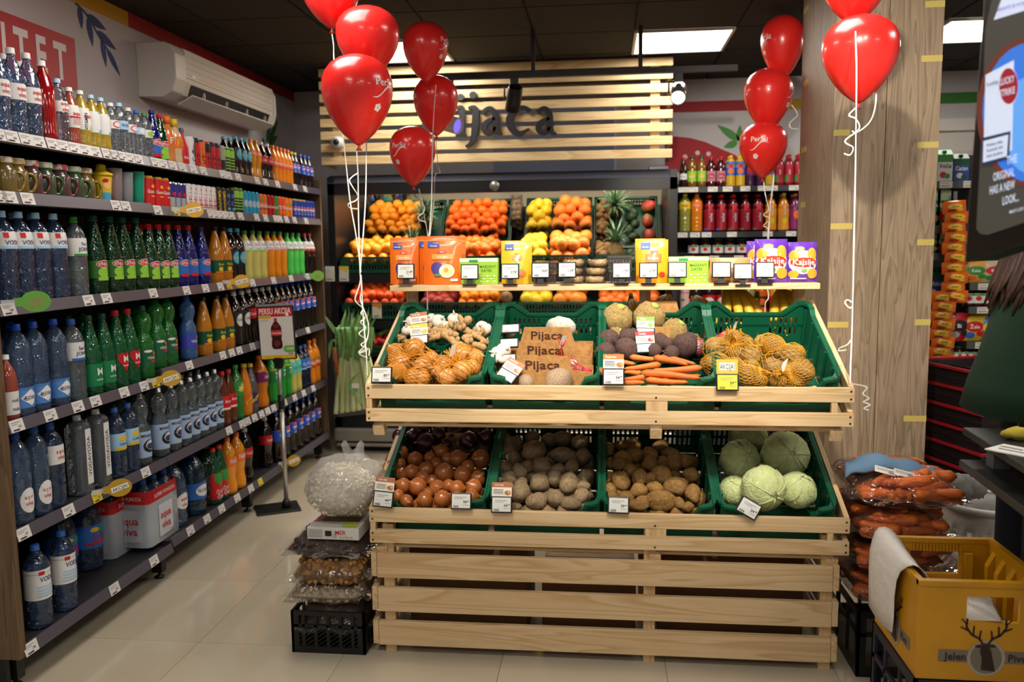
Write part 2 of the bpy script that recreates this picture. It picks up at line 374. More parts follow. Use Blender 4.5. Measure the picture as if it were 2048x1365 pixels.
# ------------------------------------------------------------------ pillar
PL = wood('#94806a', '#86725c', '#6f5e4b', 'z', 1.6, .6)
px0, px1, py0, py1 = 1.03, 1.487, 4.05, 4.72
pillar = struct('trim_6', B().box(px0+.012, px1-.012, py0+.012, py1-.012, 0, 2.8), M('#6a5844', .7))
for nm, a in (('panel', (px0, px0+.225, py0, py0+.012)), ('panel', (px0+.228, px1, py0, py0+.012)), ('panel', (px0, px0+.012, py0+.013, py1)), ('panel', (px1-.012, px1, py0+.013, py1))):
    obj(nm, B().box(*a, .0, 2.797), PL, pillar, bev=.0015)
TAPE = M('#c4b060', .5, alpha=.85)
for p in [(1785, 5, 2), (1785, 117, 1), (1780, 288, 0), (1845, 424, 2), (1845, 660, 2), (1840, 838, 2)]: pass
for px, py, w in [(1872, 8, .09), (1866, 117, .1), (1858, 290, .1), (1675, 266, .11), (1673, 453, .14), (1670, 650, .12), (1855, 485, .09), (1850, 645, .09), (1832, 838, .11)]:
    p = at(px, py, y=py0); x0 = max(px0, p.x-w/2); x1 = min(px1, p.x+w/2)
    obj('tape_strip', B().box(x0, x1, py0-.0012, py0, p.z-.014, p.z+.014), TAPE, pillar, rot=(0, 0, 0))
for px, py in [(1612, 20), (1612, 165), (1608, 300), (1606, 410)]:
    p = at(px, py, x=px0); obj('tape_strip', B().box(px0-.0012, px0, p.y-.05, p.y+.05, p.z-.014, p.z+.014), TAPE, pillar)
# white door with frame on the back wall, seen past the pillar
d = struct('door_1', B().box(2.0, 2.9, 6.88, 6.915, 0, 2.35), M('#c9c4bb', .5))
fb = B().box(1.93, 2.0, 6.85, 6.918, 0, 2.44).box(2.9, 2.97, 6.85, 6.918, 0, 2.44).box(2.0, 2.9, 6.85, 6.918, 2.35, 2.44)
obj('door_frame', fb, M('#d4cfc6', .45), d)
obj('panel', B().box(2.12, 2.78, 6.872, 6.88, 1.3, 2.2), M('#bdb8ae', .5), d, bev=.006)
# ================================================================== wooden produce stand
PINE = wood('#d6bb92', '#d0b288', '#c09d6e', 'x'); PINEY = wood('#d6bb92', '#d0b288', '#c09d6e', 'y'); PINEZ = wood('#d3b78c', '#cdae82', '#bd996a', 'z')
SL = math.atan(.42); YF = 2.965; XL, XR = -.868, .852
stand = root('produce_stand', (0, 3.3, 0), 'pale pine two-tier slatted stand holding the vegetable crates', 'display stand')
def board(name, x0, x1, y0, y1, z0, z1, mat, bev=.002):
    c = Vector(((x0+x1)/2, (y0+y1)/2, (z0+z1)/2)); b = B().box(x0-c.x, x1-c.x, y0-c.y, y1-c.y, z0-c.z, z1-c.z)
    return obj(name, b, mat, stand, c-Vector((0, 3.3, 0)), bev=bev)
SCREW = M('#4a3a28', .5, .6)
def screws(b_, pts):
    m = B()
    for x, y, z in pts: m.lathe([(.0038, 0), (.0038, .0015)], 8, X=Matrix.Translation(Vector((x, y, z))-b_.location-Vector((0, 3.3, 0))) @ Matrix.Rotation(PI/2, 4, 'X'))
    o = obj('screw_heads', m, SCREW, b_); o['kind'] = 'stuff'
for z0, z1 in ((.982, 1.033), (.897, .944), (.517, .570), (.437, .487)):
    b_ = board('front_board', XL, XR, YF, YF+.02, z0, z1, PINE)
    screws(b_, [(x, YF, z) for x in (XL+.012, XR-.012) for z in (z0+.012, z1-.012)]+[(.18, YF, z0+.012)])
for z0, z1 in ((.300, .393), (.168, .262), (.036, .130)):
    board('base_board', XL+.022, XR-.05, YF+.006, YF+.026, z0, z1, PINE)
    for x in (XL, XR-.049): board('base_side_board', x, x+.021, YF+.006, 3.66, z0+.004, z1+.004, PINEY)
for x in (-.826, .142, .765):
    board('leg', x, x+.042, YF+.027, YF+.067, 0, .50, PINEZ)
for x, t in ((-.852, 1.345), (.146, 1.345), (.772, 1.345)):
    board('post', x, x+.045, 3.575, 3.62, 0, t, PINEZ)
board('top_shelf', -.893, .848, 3.46, 3.72, 1.345, 1.369, PINE)
# blocks between the two front boards
for zb in ((.944, .982), (.487, .517)):
    for x in (XL+.003, .145, XR-.075): board('block', x, x+(.075 if x == .145 else .02), YF+.002, YF+.02, zb[0]-.0, zb[1], PINEZ, 0)
def slope_beam(name, x, zf, w, h, mat, y0=YF+.02, y1=3.575, dz=0.):
    L = (y1-y0)/math.cos(SL); c = Vector((x, (y0+y1)/2, zf+(y1-y0)/2*.42+dz))
    return obj(name, B().box(-w/2, w/2, -L/2, L/2, -h/2, h/2), mat, stand, c-Vector((0, 3.3, 0)), (SL, 0, 0), bev=.002)
for zt, y1 in ((1.008, 3.60), (.545, 3.60)):
    for x in (XL+.009, XR-.009):
        slope_beam('side_board', x, zt+.004, .018, .052, PINEY, y1=y1); slope_beam('side_board', x, zt-.082, .018, .05, PINEY, y1=y1)
    for x in (-.828, .182, .80): slope_beam('support_rail', x, zt-.150, .042, .042, PINEY, y0=YF+.022, y1=3.574)
    for k in range(5):
        y = 3.03+.118*k; z = zt-.138+.42*(y-YF-.02)
        obj('slat', B().box(-.835, .82, -.03, .03, -.006, .006), PINE, stand, Vector((0, y-3.3, z)), (SL, 0, 0))
# ------------------------------------------------------------------ green crates
CG = M('#0a5038', .38, spec=.5); CW, CLN, CHT = .4, .535, .185
def crate_parts():
    R = {}
    t = .006
    side = B().box(-t/2, t/2, 0, CLN, 0, CHT-.012)
    for k in range(5): y = .06+k*.112; side.box(-.011, .011, y, y+.008, .01, CHT-.02)
    R['side'] = side.mesh(CG)
    e = B(); hw = CW/2-.004; mid = CHT-.05
    for z0, z1 in ((0, .045), (.078, .09), (.122, mid)): e.box(-hw, hw, -t/2, t/2, z0, z1)
    e.box(-hw, -.16, -t/2, t/2, .045, .122).box(.16, hw, -t/2, t/2, .045, .122).box(-.055, .055, -t/2, t/2, .045, .122)
    for s in (-1, 1):
        for k in range(5):
            x = s*(.068+.02*k); e.box(x-.005, x+.005, -t/2, t/2, .045, .122)
        fn = lambda x, y, d: Vector((x, d, y))
        pts = [(s*.105, mid), (s*.165, CHT-.012), (s*hw, CHT-.012), (s*hw, mid)]
        e.prism(pts if s > 0 else pts[::-1], fn, -t/2, t/2)
    # handle bar rods over the dip
    R['end'] = e.mesh(CG)
    f = B()
    f.box(-hw, hw, -t/2, t/2, 0, .05)
    for s in (-1, 1):
        fn = lambda x, y, d: Vector((x, d, y)); pts = [(s*.10, .05), (s*.125, .10), (s*.15, CHT-.03), (s*hw, CHT-.03), (s*hw, .05)]
        f.prism(pts if s > 0 else pts[::-1], fn, -t/2, t/2)
    R['front'] = f.mesh(CG)
    r = B(); h = CW/2
    P = lambda s: [(s*.098, CLN-.002, mid), (s*.16, CLN-.002, CHT), (s*(h-.02), CLN-.004, CHT), (s*(h-.004), CLN-.02, CHT), (s*h, CLN-.05, CHT-.002), (s*h, CLN-.085, CHT-.02), (s*h, CLN-.1, CHT-.022), (s*h, .07, CHT-.022), (s*(h-.002), .03, CHT-.024), (s*(h-.015), .008, CHT-.03), (s*(h-.04), .002, CHT-.032), (s*.15, .002, CHT-.035), (s*.125, .002, .105)]
    for s in (-1, 1):
        q = P(s)
        for a, c in zip(q, q[1:]): r.beam(a, c, .02, .012)
        for a in q[1:-1]: r.box(a[0]-.008, a[0]+.008, a[1]-.008, a[1]+.008, a[2]-.006, a[2]+.006)
    r.beam((-.1, CLN-.002, mid), (.1, CLN-.002, mid), .016, .01)
    R['rim'] = r.mesh(CG)
    b = B()
    for k in range(8): b.box(-CW/2+.012, CW/2-.012, .01+k*.0655, .06+k*.0655, 0, .005)
    for x in (-.15, -.05, .05, .15): b.box(x-.008, x+.008, .01, CLN-.01, -.004, .001)
    R['base'] = b.mesh(CG)
    return R
CR_ = crate_parts()
def crate(loc, rot, label, group):
    r = root('plastic_crate', loc, label, 'crate', group, rot)
    for s in (-1, 1): obj('side_wall', CR_['side'], None, r, (s*(CW/2-.006), 0, 0))
    obj('back_wall', CR_['end'], None, r, (0, CLN-.004, 0)); obj('front_wall', CR_['front'], None, r, (0, .004, 0))
    obj('rim', CR_['rim'], None, r); obj('base', CR_['base'], None, r)
    return r
CX = [-.635, -.215, .195, .612]
WHAT = [['of ginger, garlic and netted yellow onions', 'of cardboard trays with garlic and pumpkin', 'of celeriac, beets and carrots', 'of netted potatoes with bananas behind'], ['of red and brown onions', 'of large dusty potatoes beside the onions', 'of smaller yellow potatoes beside the cabbages', 'of white cabbages']]
for lv, zf in ((0, .912), (1, .447)):
    for i, x in enumerate(CX):
        crate((x, 3.062, zf), (SL, 0, 0), f"green plastic crate {WHAT[lv][i]}, {'upper' if lv == 0 else 'lower'} tier of stand", f"green crates on the {'upper' if lv == 0 else 'lower'} tier")
NUP = (0, -math.sin(SL), math.cos(SL))
def up(px, py, off=0.): return on_plane(px, py, (0, 3.05, 1.035+off), NUP)
def lo(px, py, off=0.): return on_plane(px, py, (0, 3.05, .572+off), NUP)
# ------------------------------------------------------------------ electronic price displays
SCR = M('#d9dbd8', .35); INK = M('#26262a', .6); INKG = M('#8a8a8c', .6); FRB = M('#17181b', .4)
HEADS = {'orange': '#d8743a', 'brown': '#a86a4a', 'green': '#6fa63a', 'red': '#b8242c', 'yellow': '#e0b23a'}
def esl(p, price, what, face=(0, -1, .35), roll=0., head=None, w=.077, h=.06, screen=None, clip=True, stand_h=0.):
    n = Vector(face).normalized(); r = Vector((0, 0, 1)).cross(n).normalized(); u = n.cross(r)
    q = Matrix((r, u, n)).transposed().to_quaternion() @ Quaternion((0, 0, 1), roll)
    R0 = root('price_display', p, what, 'price tag', None, q)
    obj('frame', B().box(-w/2, w/2, -h/2, h/2, -.009, 0), FRB, R0, bev=.003)
    sb = B(); fn = lambda x, y, d: Vector((x, y, d)); sw, sh = w-.010, h-.010
    sb.box(-sw/2, sw/2, -sh/2, sh/2, -.001, .0006, 0)
    a, c = (price.split('.')+['00'])[:2]
    els = [('r', -sw*.36, sw*.3, sh*.27, sh*.31, 2), ('r', -sw*.36, sw*.1, sh*.16, sh*.19, 2)]
    if price != '0': els += [('t', a, sw*.22, -sh*.05, sh*.2, 1), ('t', c, sw*.40, -sh*.0, sh*.1, 1)]
    els += [('r', sw*.1, sw*.44, -sh*.28, -sh*.26, 2)]
    for k in range(7): x = -sw*.42+k*sw*.045; els.append(('r', x, x+sw*(.025 if k % 2 else .016), -sh*.46, -sh*.3, 1))
    sb.prints(els, fn, .001)
    obj('screen', sb, [screen or SCR, INK, INKG], R0)
    if stand_h:
        obj('clip', B().box(-.012, .012, -h/2-stand_h, -h/2+.006, -.012, -.006).box(-.03, .03, -h/2-stand_h-.002, -h/2-stand_h, -.03, .012), FRB, R0)
    if head:
        hb = B().box(-w*.47, w*.47, h/2, h/2+.05, -.004, -.002, 0); H = h/2
        if head == 'akcija': els = [('r', -w*.34, w*.34, H+.012, H+.038, 3), ('t', 'AKCIJA!', 0, H+.025, .019, 2, w*.64)]
        else:
            els = [('r', -w*.47, w*.47, H+.032, H+.05, 1), ('t', {'orange': 'Šargarepa', 'brown': 'Crni luk', 'green': 'Celer', 'red': 'Cvekla', 'yellow': 'Đumbir'}[head], -w*.12, H+.041, .007, 3)]
            els += [('r', -w*.4, w*.08, H+z, H+z+.0014, 2) for z in (.008, .013, .018, .023)]
            els += [('e', w*.28, H+.013, .012, .008, 1), ('e', w*.36, H+.016, .006, .006, 4)]
        hb.prints(els, fn, -.0015)
        obj('header_card', hb, [M('#c9a63a' if head == 'akcija' else '#e6e1d6', .5), M(HEADS.get(head, '#ffffff'), .5), INK, M('#eeeae2', .5), M('#d9a05a', .5)], R0)
    return R0
YS = M('#c8c83a', .35)
ZF = YF-.012
F0 = (0, -1, .25)
for px, py, pr, wh, ro, hd, sc in [(763, 750, '89.99', 'black framed price display reading 89 on the upper board corner', 0, None, None), (1227, 754, '54.99', 'price display reading 54 under an orange carrot card', -.0, 'orange', None), (1455, 765, '59.99', 'yellow price display reading 59 under a gold sale card', 0, 'akcija', YS),
        (766, 999, '44.99', 'price display reading 44 under a brown card before the onions', -.08, 'brown', None), (922, 1003, '94.99', 'price display reading 94 in front of the brown onions', 0, None, None), (1003, 1010, '34.99', 'price display reading 34 under a brown card before potatoes', 0, 'brown', None),
        (1237, 1011, '39.99', 'price display reading 39 in front of the yellow potatoes', -.02, None, None), (1498, 1017, '24.99', 'tilted price display reading 24 in front of the cabbages', -.52, None, None)]:
    esl(at(px, py, y=ZF), pr, wh, F0, ro, hd, screen=sc)
for px, py, pr, wh, ro, hd, y in [(838, 652, '0', 'tilted price display with card standing on the garlic', .16, 'brown', 3.36), (838, 676, '0', 'tilted price display under a yellow card on the ginger', .12, 'yellow', 3.24),
        (1021, 654, '0', 'price display on the rearmost cardboard tray', .06, None, 3.33), (1018, 683, '0', 'price display on the middle cardboard tray', .06, None, 3.24), (1013, 715, '0', 'price display on the front cardboard tray beside white garlic', .06, None, 3.14), (1013, 748, '0', 'steeply tilted price display with brown card at the tray corner', -.55, 'brown', 3.02),
        (1291, 662, '0', 'price display under a green card between the two celeriac', -.02, 'green', 3.33), (1292, 693, '0', 'price display under a red card among the beets', .06, 'red', 3.2)]:
    esl(at(px, py+3, y=y), pr, wh, (0, -1, .7), ro, hd, w=.074, h=.042)
TOPT = [(811, 543, '214.99', 'on shelf before the leftmost orange pouch'), (939, 544, '0', 'on shelf before the green date box at left'), (1020, 543, '376.99', 'on shelf before the yellow mixed fruit pouch'), (1081, 541, '769.99', 'on shelf before the clear date packs'), (1134, 540, '124.99', 'reading 124 before the dried fig rings'), (1243, 541, '179.99', 'reading 179 before the dark date tray'), (1297, 541, '279.99', 'reading 279 before the golden pouch'), (1355, 540, '176.99', 'on shelf before the right green date box'), (1443, 540, '0', 'on shelf before the pale brown fruit bag'), (1486, 543, '0', 'with dark header on shelf left of purple bags'), (1530, 540, '0', 'on shelf in front of the purple apricot bags')]
for px, py, pr, wh in TOPT:
    esl(at(px, py, y=3.46), pr, 'small white price display '+wh, (0, -1, .12), 0, None, w=.075, h=.064, stand_h=.02)
# ================================================================== drinks shelving along the left wall
BROWN = wood('#6a5238', '#5e4830', '#4c3a27', 'z', 1.2, .5); SHELF = M('#2c2b2d', .45, .2); RAIL = M('#5b5660', .35, .3); TAGM = M('#cfccca', .55); TAGY = M('#d8c22a', .55)
XS = -2.0; XB = -2.5
gond = root('drinks_shelving', (XS-.25, 4.2, 0), 'long dark six-level shelving filled with drinks along the left wall', 'shelving unit')
G0 = Vector((XS-.25, 4.2, 0))
def gpart(name, b, mat, parent=None, **k):
    o = obj(name, b, mat, parent or gond, **k)
    if parent is None: o.location = -G0
    return o
gpart('end_panel', B().box(XB, XS+.0, 2.565, 2.598, .13, 2.08), BROWN); gpart('end_panel', B().box(XB, XS-.0, 5.868, 5.893, .13, 2.0), BROWN)
gpart('plinth', B().box(XB, XS-.06, 2.57, 2.59, 0, .13), BLACK)
gpart('back_panel', B().box(XB-.02, XB, 2.6, 5.866, .12, 1.93), M('#1a191a', .6))
for y in (2.63, 3.61, 4.6, 5.84): gpart('foot', B().box(XS-.10, XS-.05, y-.02, y+.02, .03, .14).lathe([(.022, 0), (.022, .008), (.006, .012), (.006, .05)], 10, X=Matrix.Translation((XS-.075, y, 0))), BLACK)
BAYS = ((2.60, 3.608), (3.612, 5.866))
ST = {1: (1.938, 1.938), 2: (1.733, 1.726), 3: (1.357, 1.352), 4: (.958, .990), 5: (.580, .580), 6: (.168, .190)}
def rail_fn(y0, zt):   # tilted price rail: lower edge stands out
    return frame_fn((XS, y0, zt-.02), (0, 1, 0), (-.28, 0, 1))
random.seed(3)
TAGPX = {1: [(-4, 0), (22, 0), (51, 0), (76, 0), (104, 0), (126, 0), (147, 0), (169, 0), (190, 0), (213, 0), (228, 0), (243, 0), (260, 0), (276, 0), (294, 0), (310, 0), (326, 0), (345, 0), (364, 0), (386, 0), (406, 0), (445, 0), (457, 0), (476, 0), (514, 0), (531, 0), (555, 0), (590, 0), (610, 0)],
         2: [(-2, 0), (18, 0), (54, 0), (231, 0), (251, 0), (315, 0), (352, 1), (421, 0), (432, 0), (443, 0), (454, 0), (463, 0), (481, 0), (513, 0), (531, 0), (551, 0), (560, 0), (573, 0), (589, 0), (612, 0)],
         3: [(17, 0), (177, 0), (213, 0), (306, 0), (373, 0), (411, 0), (441, 0), (458, 1), (505, 0), (547, 0), (582, 0), (615, 0)],
         4: [(35, 0), (102, 0), (157, 0), (192, 0), (249, 0), (289, 0), (311, 1), (379, 0), (446, 0), (464, 0), (479, 0), (505, 0), (588, 0), (616, 0)],
         5: [(51, 0), (140, 0), (196, 1), (293, 0), (459, 0), (485, 0), (496, 0), (510, 0), (524, 0), (536, 0), (548, 0), (562, 0), (570, 0), (590, 0), (608, 0), (627, 0)],
         6: [(69, 0), (233, 0), (311, 0), (352, 0), (383, 0), (416, 0), (445, 0), (476, 0), (503, 0), (522, 1), (568, 1)]}
for k, zz in ST.items():
    for bi, (y0, y1) in enumerate(BAYS):
        zt = zz[bi]
        s_ = gpart('shelf', B().box(XB, XS-.012, y0, y1, zt-.032, zt-.012), SHELF)
        f = rail_fn(0, zt); rb = B()
        V = [f(y, h_, d) for y in (y0, y1) for h_, d in ((-.022, 0), (.022, 0), (.022, -.012), (-.022, -.012))]
        rb.add(V, [(0, 4, 5, 1), (1, 5, 6, 2), (2, 6, 7, 3), (3, 7, 4, 0), (0, 1, 2, 3), (7, 6, 5, 4)])
        obj('price_rail', rb, RAIL, s_)
        for px, yel in TAGPX[k]:
            # solve y on the rail for this column
            ya = 4.2
            for _ in range(8): p = at(px, 0, x=XS); d = ray(px, 500+(zt-1.5376)*-1690/ya); p = CAM+d*(XS/d.x); ya = p.y
            if not (y0+.02 < ya < y1-.02): continue
            tbm = B(); w = .034 if not yel else .03
            V = [f(ya+a, h_, .0012) for a, h_ in ((-w, -.021), (w, -.021), (w, .021), (-w, .021))]
            tbm.add(V, [(0, 1, 2, 3)], 0)
            tbm.prints([('r', -w*.8, w*.5, .010, .0125, 1), ('r', -w*.8, w*.1, .004, .006, 1), ('t', str(random.randint(49, 199)), w*.35, -.004, .008, 2), ('r', -w*.7, w*.2, -.017, -.012, 2)], lambda x, y, d: f(ya+x, y, .0012+d))
            o = obj('price_tag', tbm, [TAGY if yel else TAGM, INKG, INK], s_)
# wobbler signs clipped to the rails
def wobbler(px, py, y, col, txt, label):
    c = at(px, py, x=XS+.075); n = Vector((1, -.9, .1)).normalized(); r = Vector((0, 0, 1)).cross(n).normalized(); u = n.cross(r)
    q = Matrix((r, u, n)).transposed().to_quaternion()
    R0 = root('promotion_wobbler', c, label, 'shelf sign', 'sale wobblers on the drinks shelves', q); R0.scale = (.75, .75, .75)
    fn = lambda x, y_, d: Vector((x, y_, d))
    P = [(math.cos(a)*.062+(.0), math.sin(a)*.048) for a in [PI*.86-i*PI*1.72/22 for i in range(23)]]+[(-.085, -.018), (-.085, .018)]
    b = B().prism(P[::-1], fn, -.001, 0, 0)
    a = math.radians(12) if txt else 0
    if txt: b.prints([('p', [(x*math.cos(a)-y_*math.sin(a), x*math.sin(a)+y_*math.cos(a)) for x, y_ in ((-.045, -.014), (.045, -.014), (.045, .014), (-.045, .014))], 1), ('t', txt, 0, 0, .018, 2, .08, a)], fn, .0008)
    else: b.prints([('t', 'Sveže', 0, .008, .016, 3, .07, .3), ('t', 'svaki dan', 0, -.014, .012, 3, .07, .3)], fn, .0008)
    obj('disc', b, [M(col, .45), M('#e8e4da', .5), INK, M('#c04a78', .5)], R0)
    obj('strip', B().box(-.14, -.084, -.012, .012, -.0012, -.0004), M('#c9c9c9', .2, alpha=.5), R0)
for a in [(388, 420, 4.28, '#c79a2c', 'AKCIJA!', 'gold sale disc on second rail below the energy drink cans'), (484, 563, 4.68, '#c79a2c', 'AKCIJA!', 'gold sale disc on third rail below the yellow green drinks'), (342, 757, 3.86, '#b9922e', 'AKCIJA!', 'gold sale disc on fourth rail below the pinched green bottles'),
          (240, 976, 3.32, '#b08a28', 'AKCIJA!', 'gold sale disc on fifth rail below the square water bottles'), (588, 922, 5.1, '#a88420', 'AKCIJA!', 'gold sale disc on bottom rail near the sign foot'), (72, 603, 2.85, '#5c9a34', '', 'green slogan disc at the near end of third rail'), (636, 552, 5.74, '#6aa83c', '', 'green slogan disc at the far end of third rail')]:
    wobbler(*a)
# ================================================================== drinks
PF = {  # profiles (radius, height), both as fractions
 'pet': [(.55, 0), (.88, .008), (1, .04), (1, .12), (.97, .2), (.95, .3), (.99, .38), (1, .42), (1, .58), (.98, .63), (.86, .72), (.62, .81), (.4, .87), (.31, .9), (.31, .945)],
 'contour': [(.6, 0), (.9, .008), (.98, .05), (.97, .15), (.84, .27), (.82, .33), (.93, .42), (.97, .5), (.99, .62), (.94, .7), (.74, .79), (.46, .87), (.33, .9), (.32, .945)],
 'tall': [(.6, 0), (.92, .008), (1, .03), (1, .15), (1, .3), (1, .47), (.96, .53), (.82, .64), (.62, .76), (.42, .87), (.33, .91), (.33, .955)],
 'water': [(.6, 0), (.92, .006), (1, .03), (1, .07), (.965, .09), (1, .11), (1, .16), (.965, .18), (1, .2), (1, .26), (.965, .28), (1, .3), (1, .37), (.96, .39), (1, .42), (1, .5), (1, .63), (.965, .65), (1, .67), (1, .72), (.9, .79), (.66, .86), (.4, .9), (.31, .915), (.31, .95)],
 'waist': [(.6, 0), (.9, .008), (1, .05), (1, .15), (.97, .28), (1, .42), (.96, .5), (.78, .57), (.66, .62), (.72, .66), (.86, .71), (.9, .77), (.86, .83), (.62, .89), (.36, .92), (.33, .955)],
 'square': [(.85, 0), (.98, .01), (1, .03), (1, .5), (1, .82), (.95, .88), (.7, .92), (.36, .94), (.33, .96)],
 'jug': [(.7, 0), (.95, .01), (1, .04), (.96, .1), (1, .14), (.96, .2), (1, .25), (1, .55), (.96, .58), (.98, .64), (.86, .74), (.6, .84), (.3, .9), (.24, .92), (.24, .95)],
 'slimneck': [(.6, 0), (.95, .01), (1, .04), (1, .3), (1, .5), (.9, .58), (.6, .7), (.4, .8), (.34, .86), (.36, .93)],
 'can': [(.75, 0), (.9, .012), (1, .05), (1, .5), (1, .93), (.86, .975), (.84, 1.0), (.78, 1.0), (.74, .985)],
 'tumbler': [(.72, 0), (.76, .02), (.82, .3), (.9, .65), (.98, .95), (1.0, 1.0)],
 'jar': [(.8, 0), (.97, .02), (1, .06), (1, .3), (1, .62), (.92, .7), (.72, .75), (.70, .86)],
}
def clearm(c, a, br=30):
    t = lin(c); mxv = max(t); k = min(1, a*1.15); return film(tuple((1-k)+k*(x/mxv)*(.35+.65*(1-a)) for x in t), .9, .045, (br, .9), .08+.5*a*a, tuple(x*1.25 for x in t))
CL, CB, CBD = clearm('#a8b4c0', .30), clearm('#6f93c4', .34), clearm('#4a6690', .42)
GR, GRD, GRL = clearm('#136a40', .8), clearm('#073c22', .88), clearm('#2c8a3a', .72)
NAVY, AMB, ORN, YEL = clearm('#10207a', .9), M('#b06a1c', .12, coat=.6, alpha=.85), M('#d9780c', .15, coat=.6), M('#c9c060', .2, coat=.5)
COLA, LIME, REDL, PINKL, GOLD = M('#140a08', .08, coat=.8), M('#3fb24a', .2, coat=.5), M('#8a0c10', .1, coat=.6), M('#9c4a3a', .1, coat=.5, alpha=.85), M('#a8902e', .12, coat=.5, alpha=.85)
BLU = M('#1f4fc0', .4); LW = M('#dadada', .5); LRED = M('#c0151c', .45); LGRN = M('#2f8a3a', .45); LBLUE = M('#2a63b8', .45); LCY = M('#46a7c8', .45); LORN = M('#e06a1a', .45); LYEL = M('#d8b824', .45); LNAVY = M('#1b2a66', .5); LBLK = M('#15151a', .45); LPUR = M('#7c1f60', .45); LTEAL = M('#57b7a8', .45); LDG = M('#0c4a2c', .45); SILV = M('#b5b8bb', .3, .9); LGRY = M('#9aa0a4', .5); LLIME = M('#8cc63f', .45); LLB = M('#9cc4e4', .5)
def pepsi(s=1.): return [('e', 0, .004, .019*s, .019*s, LW), ('p', [(math.cos(a)*.017*s, .004+math.sin(a)*.017*s) for a in [math.radians(18+i*16) for i in range(11)]], LRED), ('p', [(math.cos(a)*.017*s, .004+math.sin(a)*.017*s) for a in [math.radians(198+i*16) for i in range(10)]], BLU), ('t', 'pepsi', 0, -.024*s, .009*s, LW, .04)]
def stripes(c, n, x0, x1, y0, dy, hh=.0016): return [('r', x0, x1, y0-i*dy, y0-i*dy+hh, c) for i in range(n)]
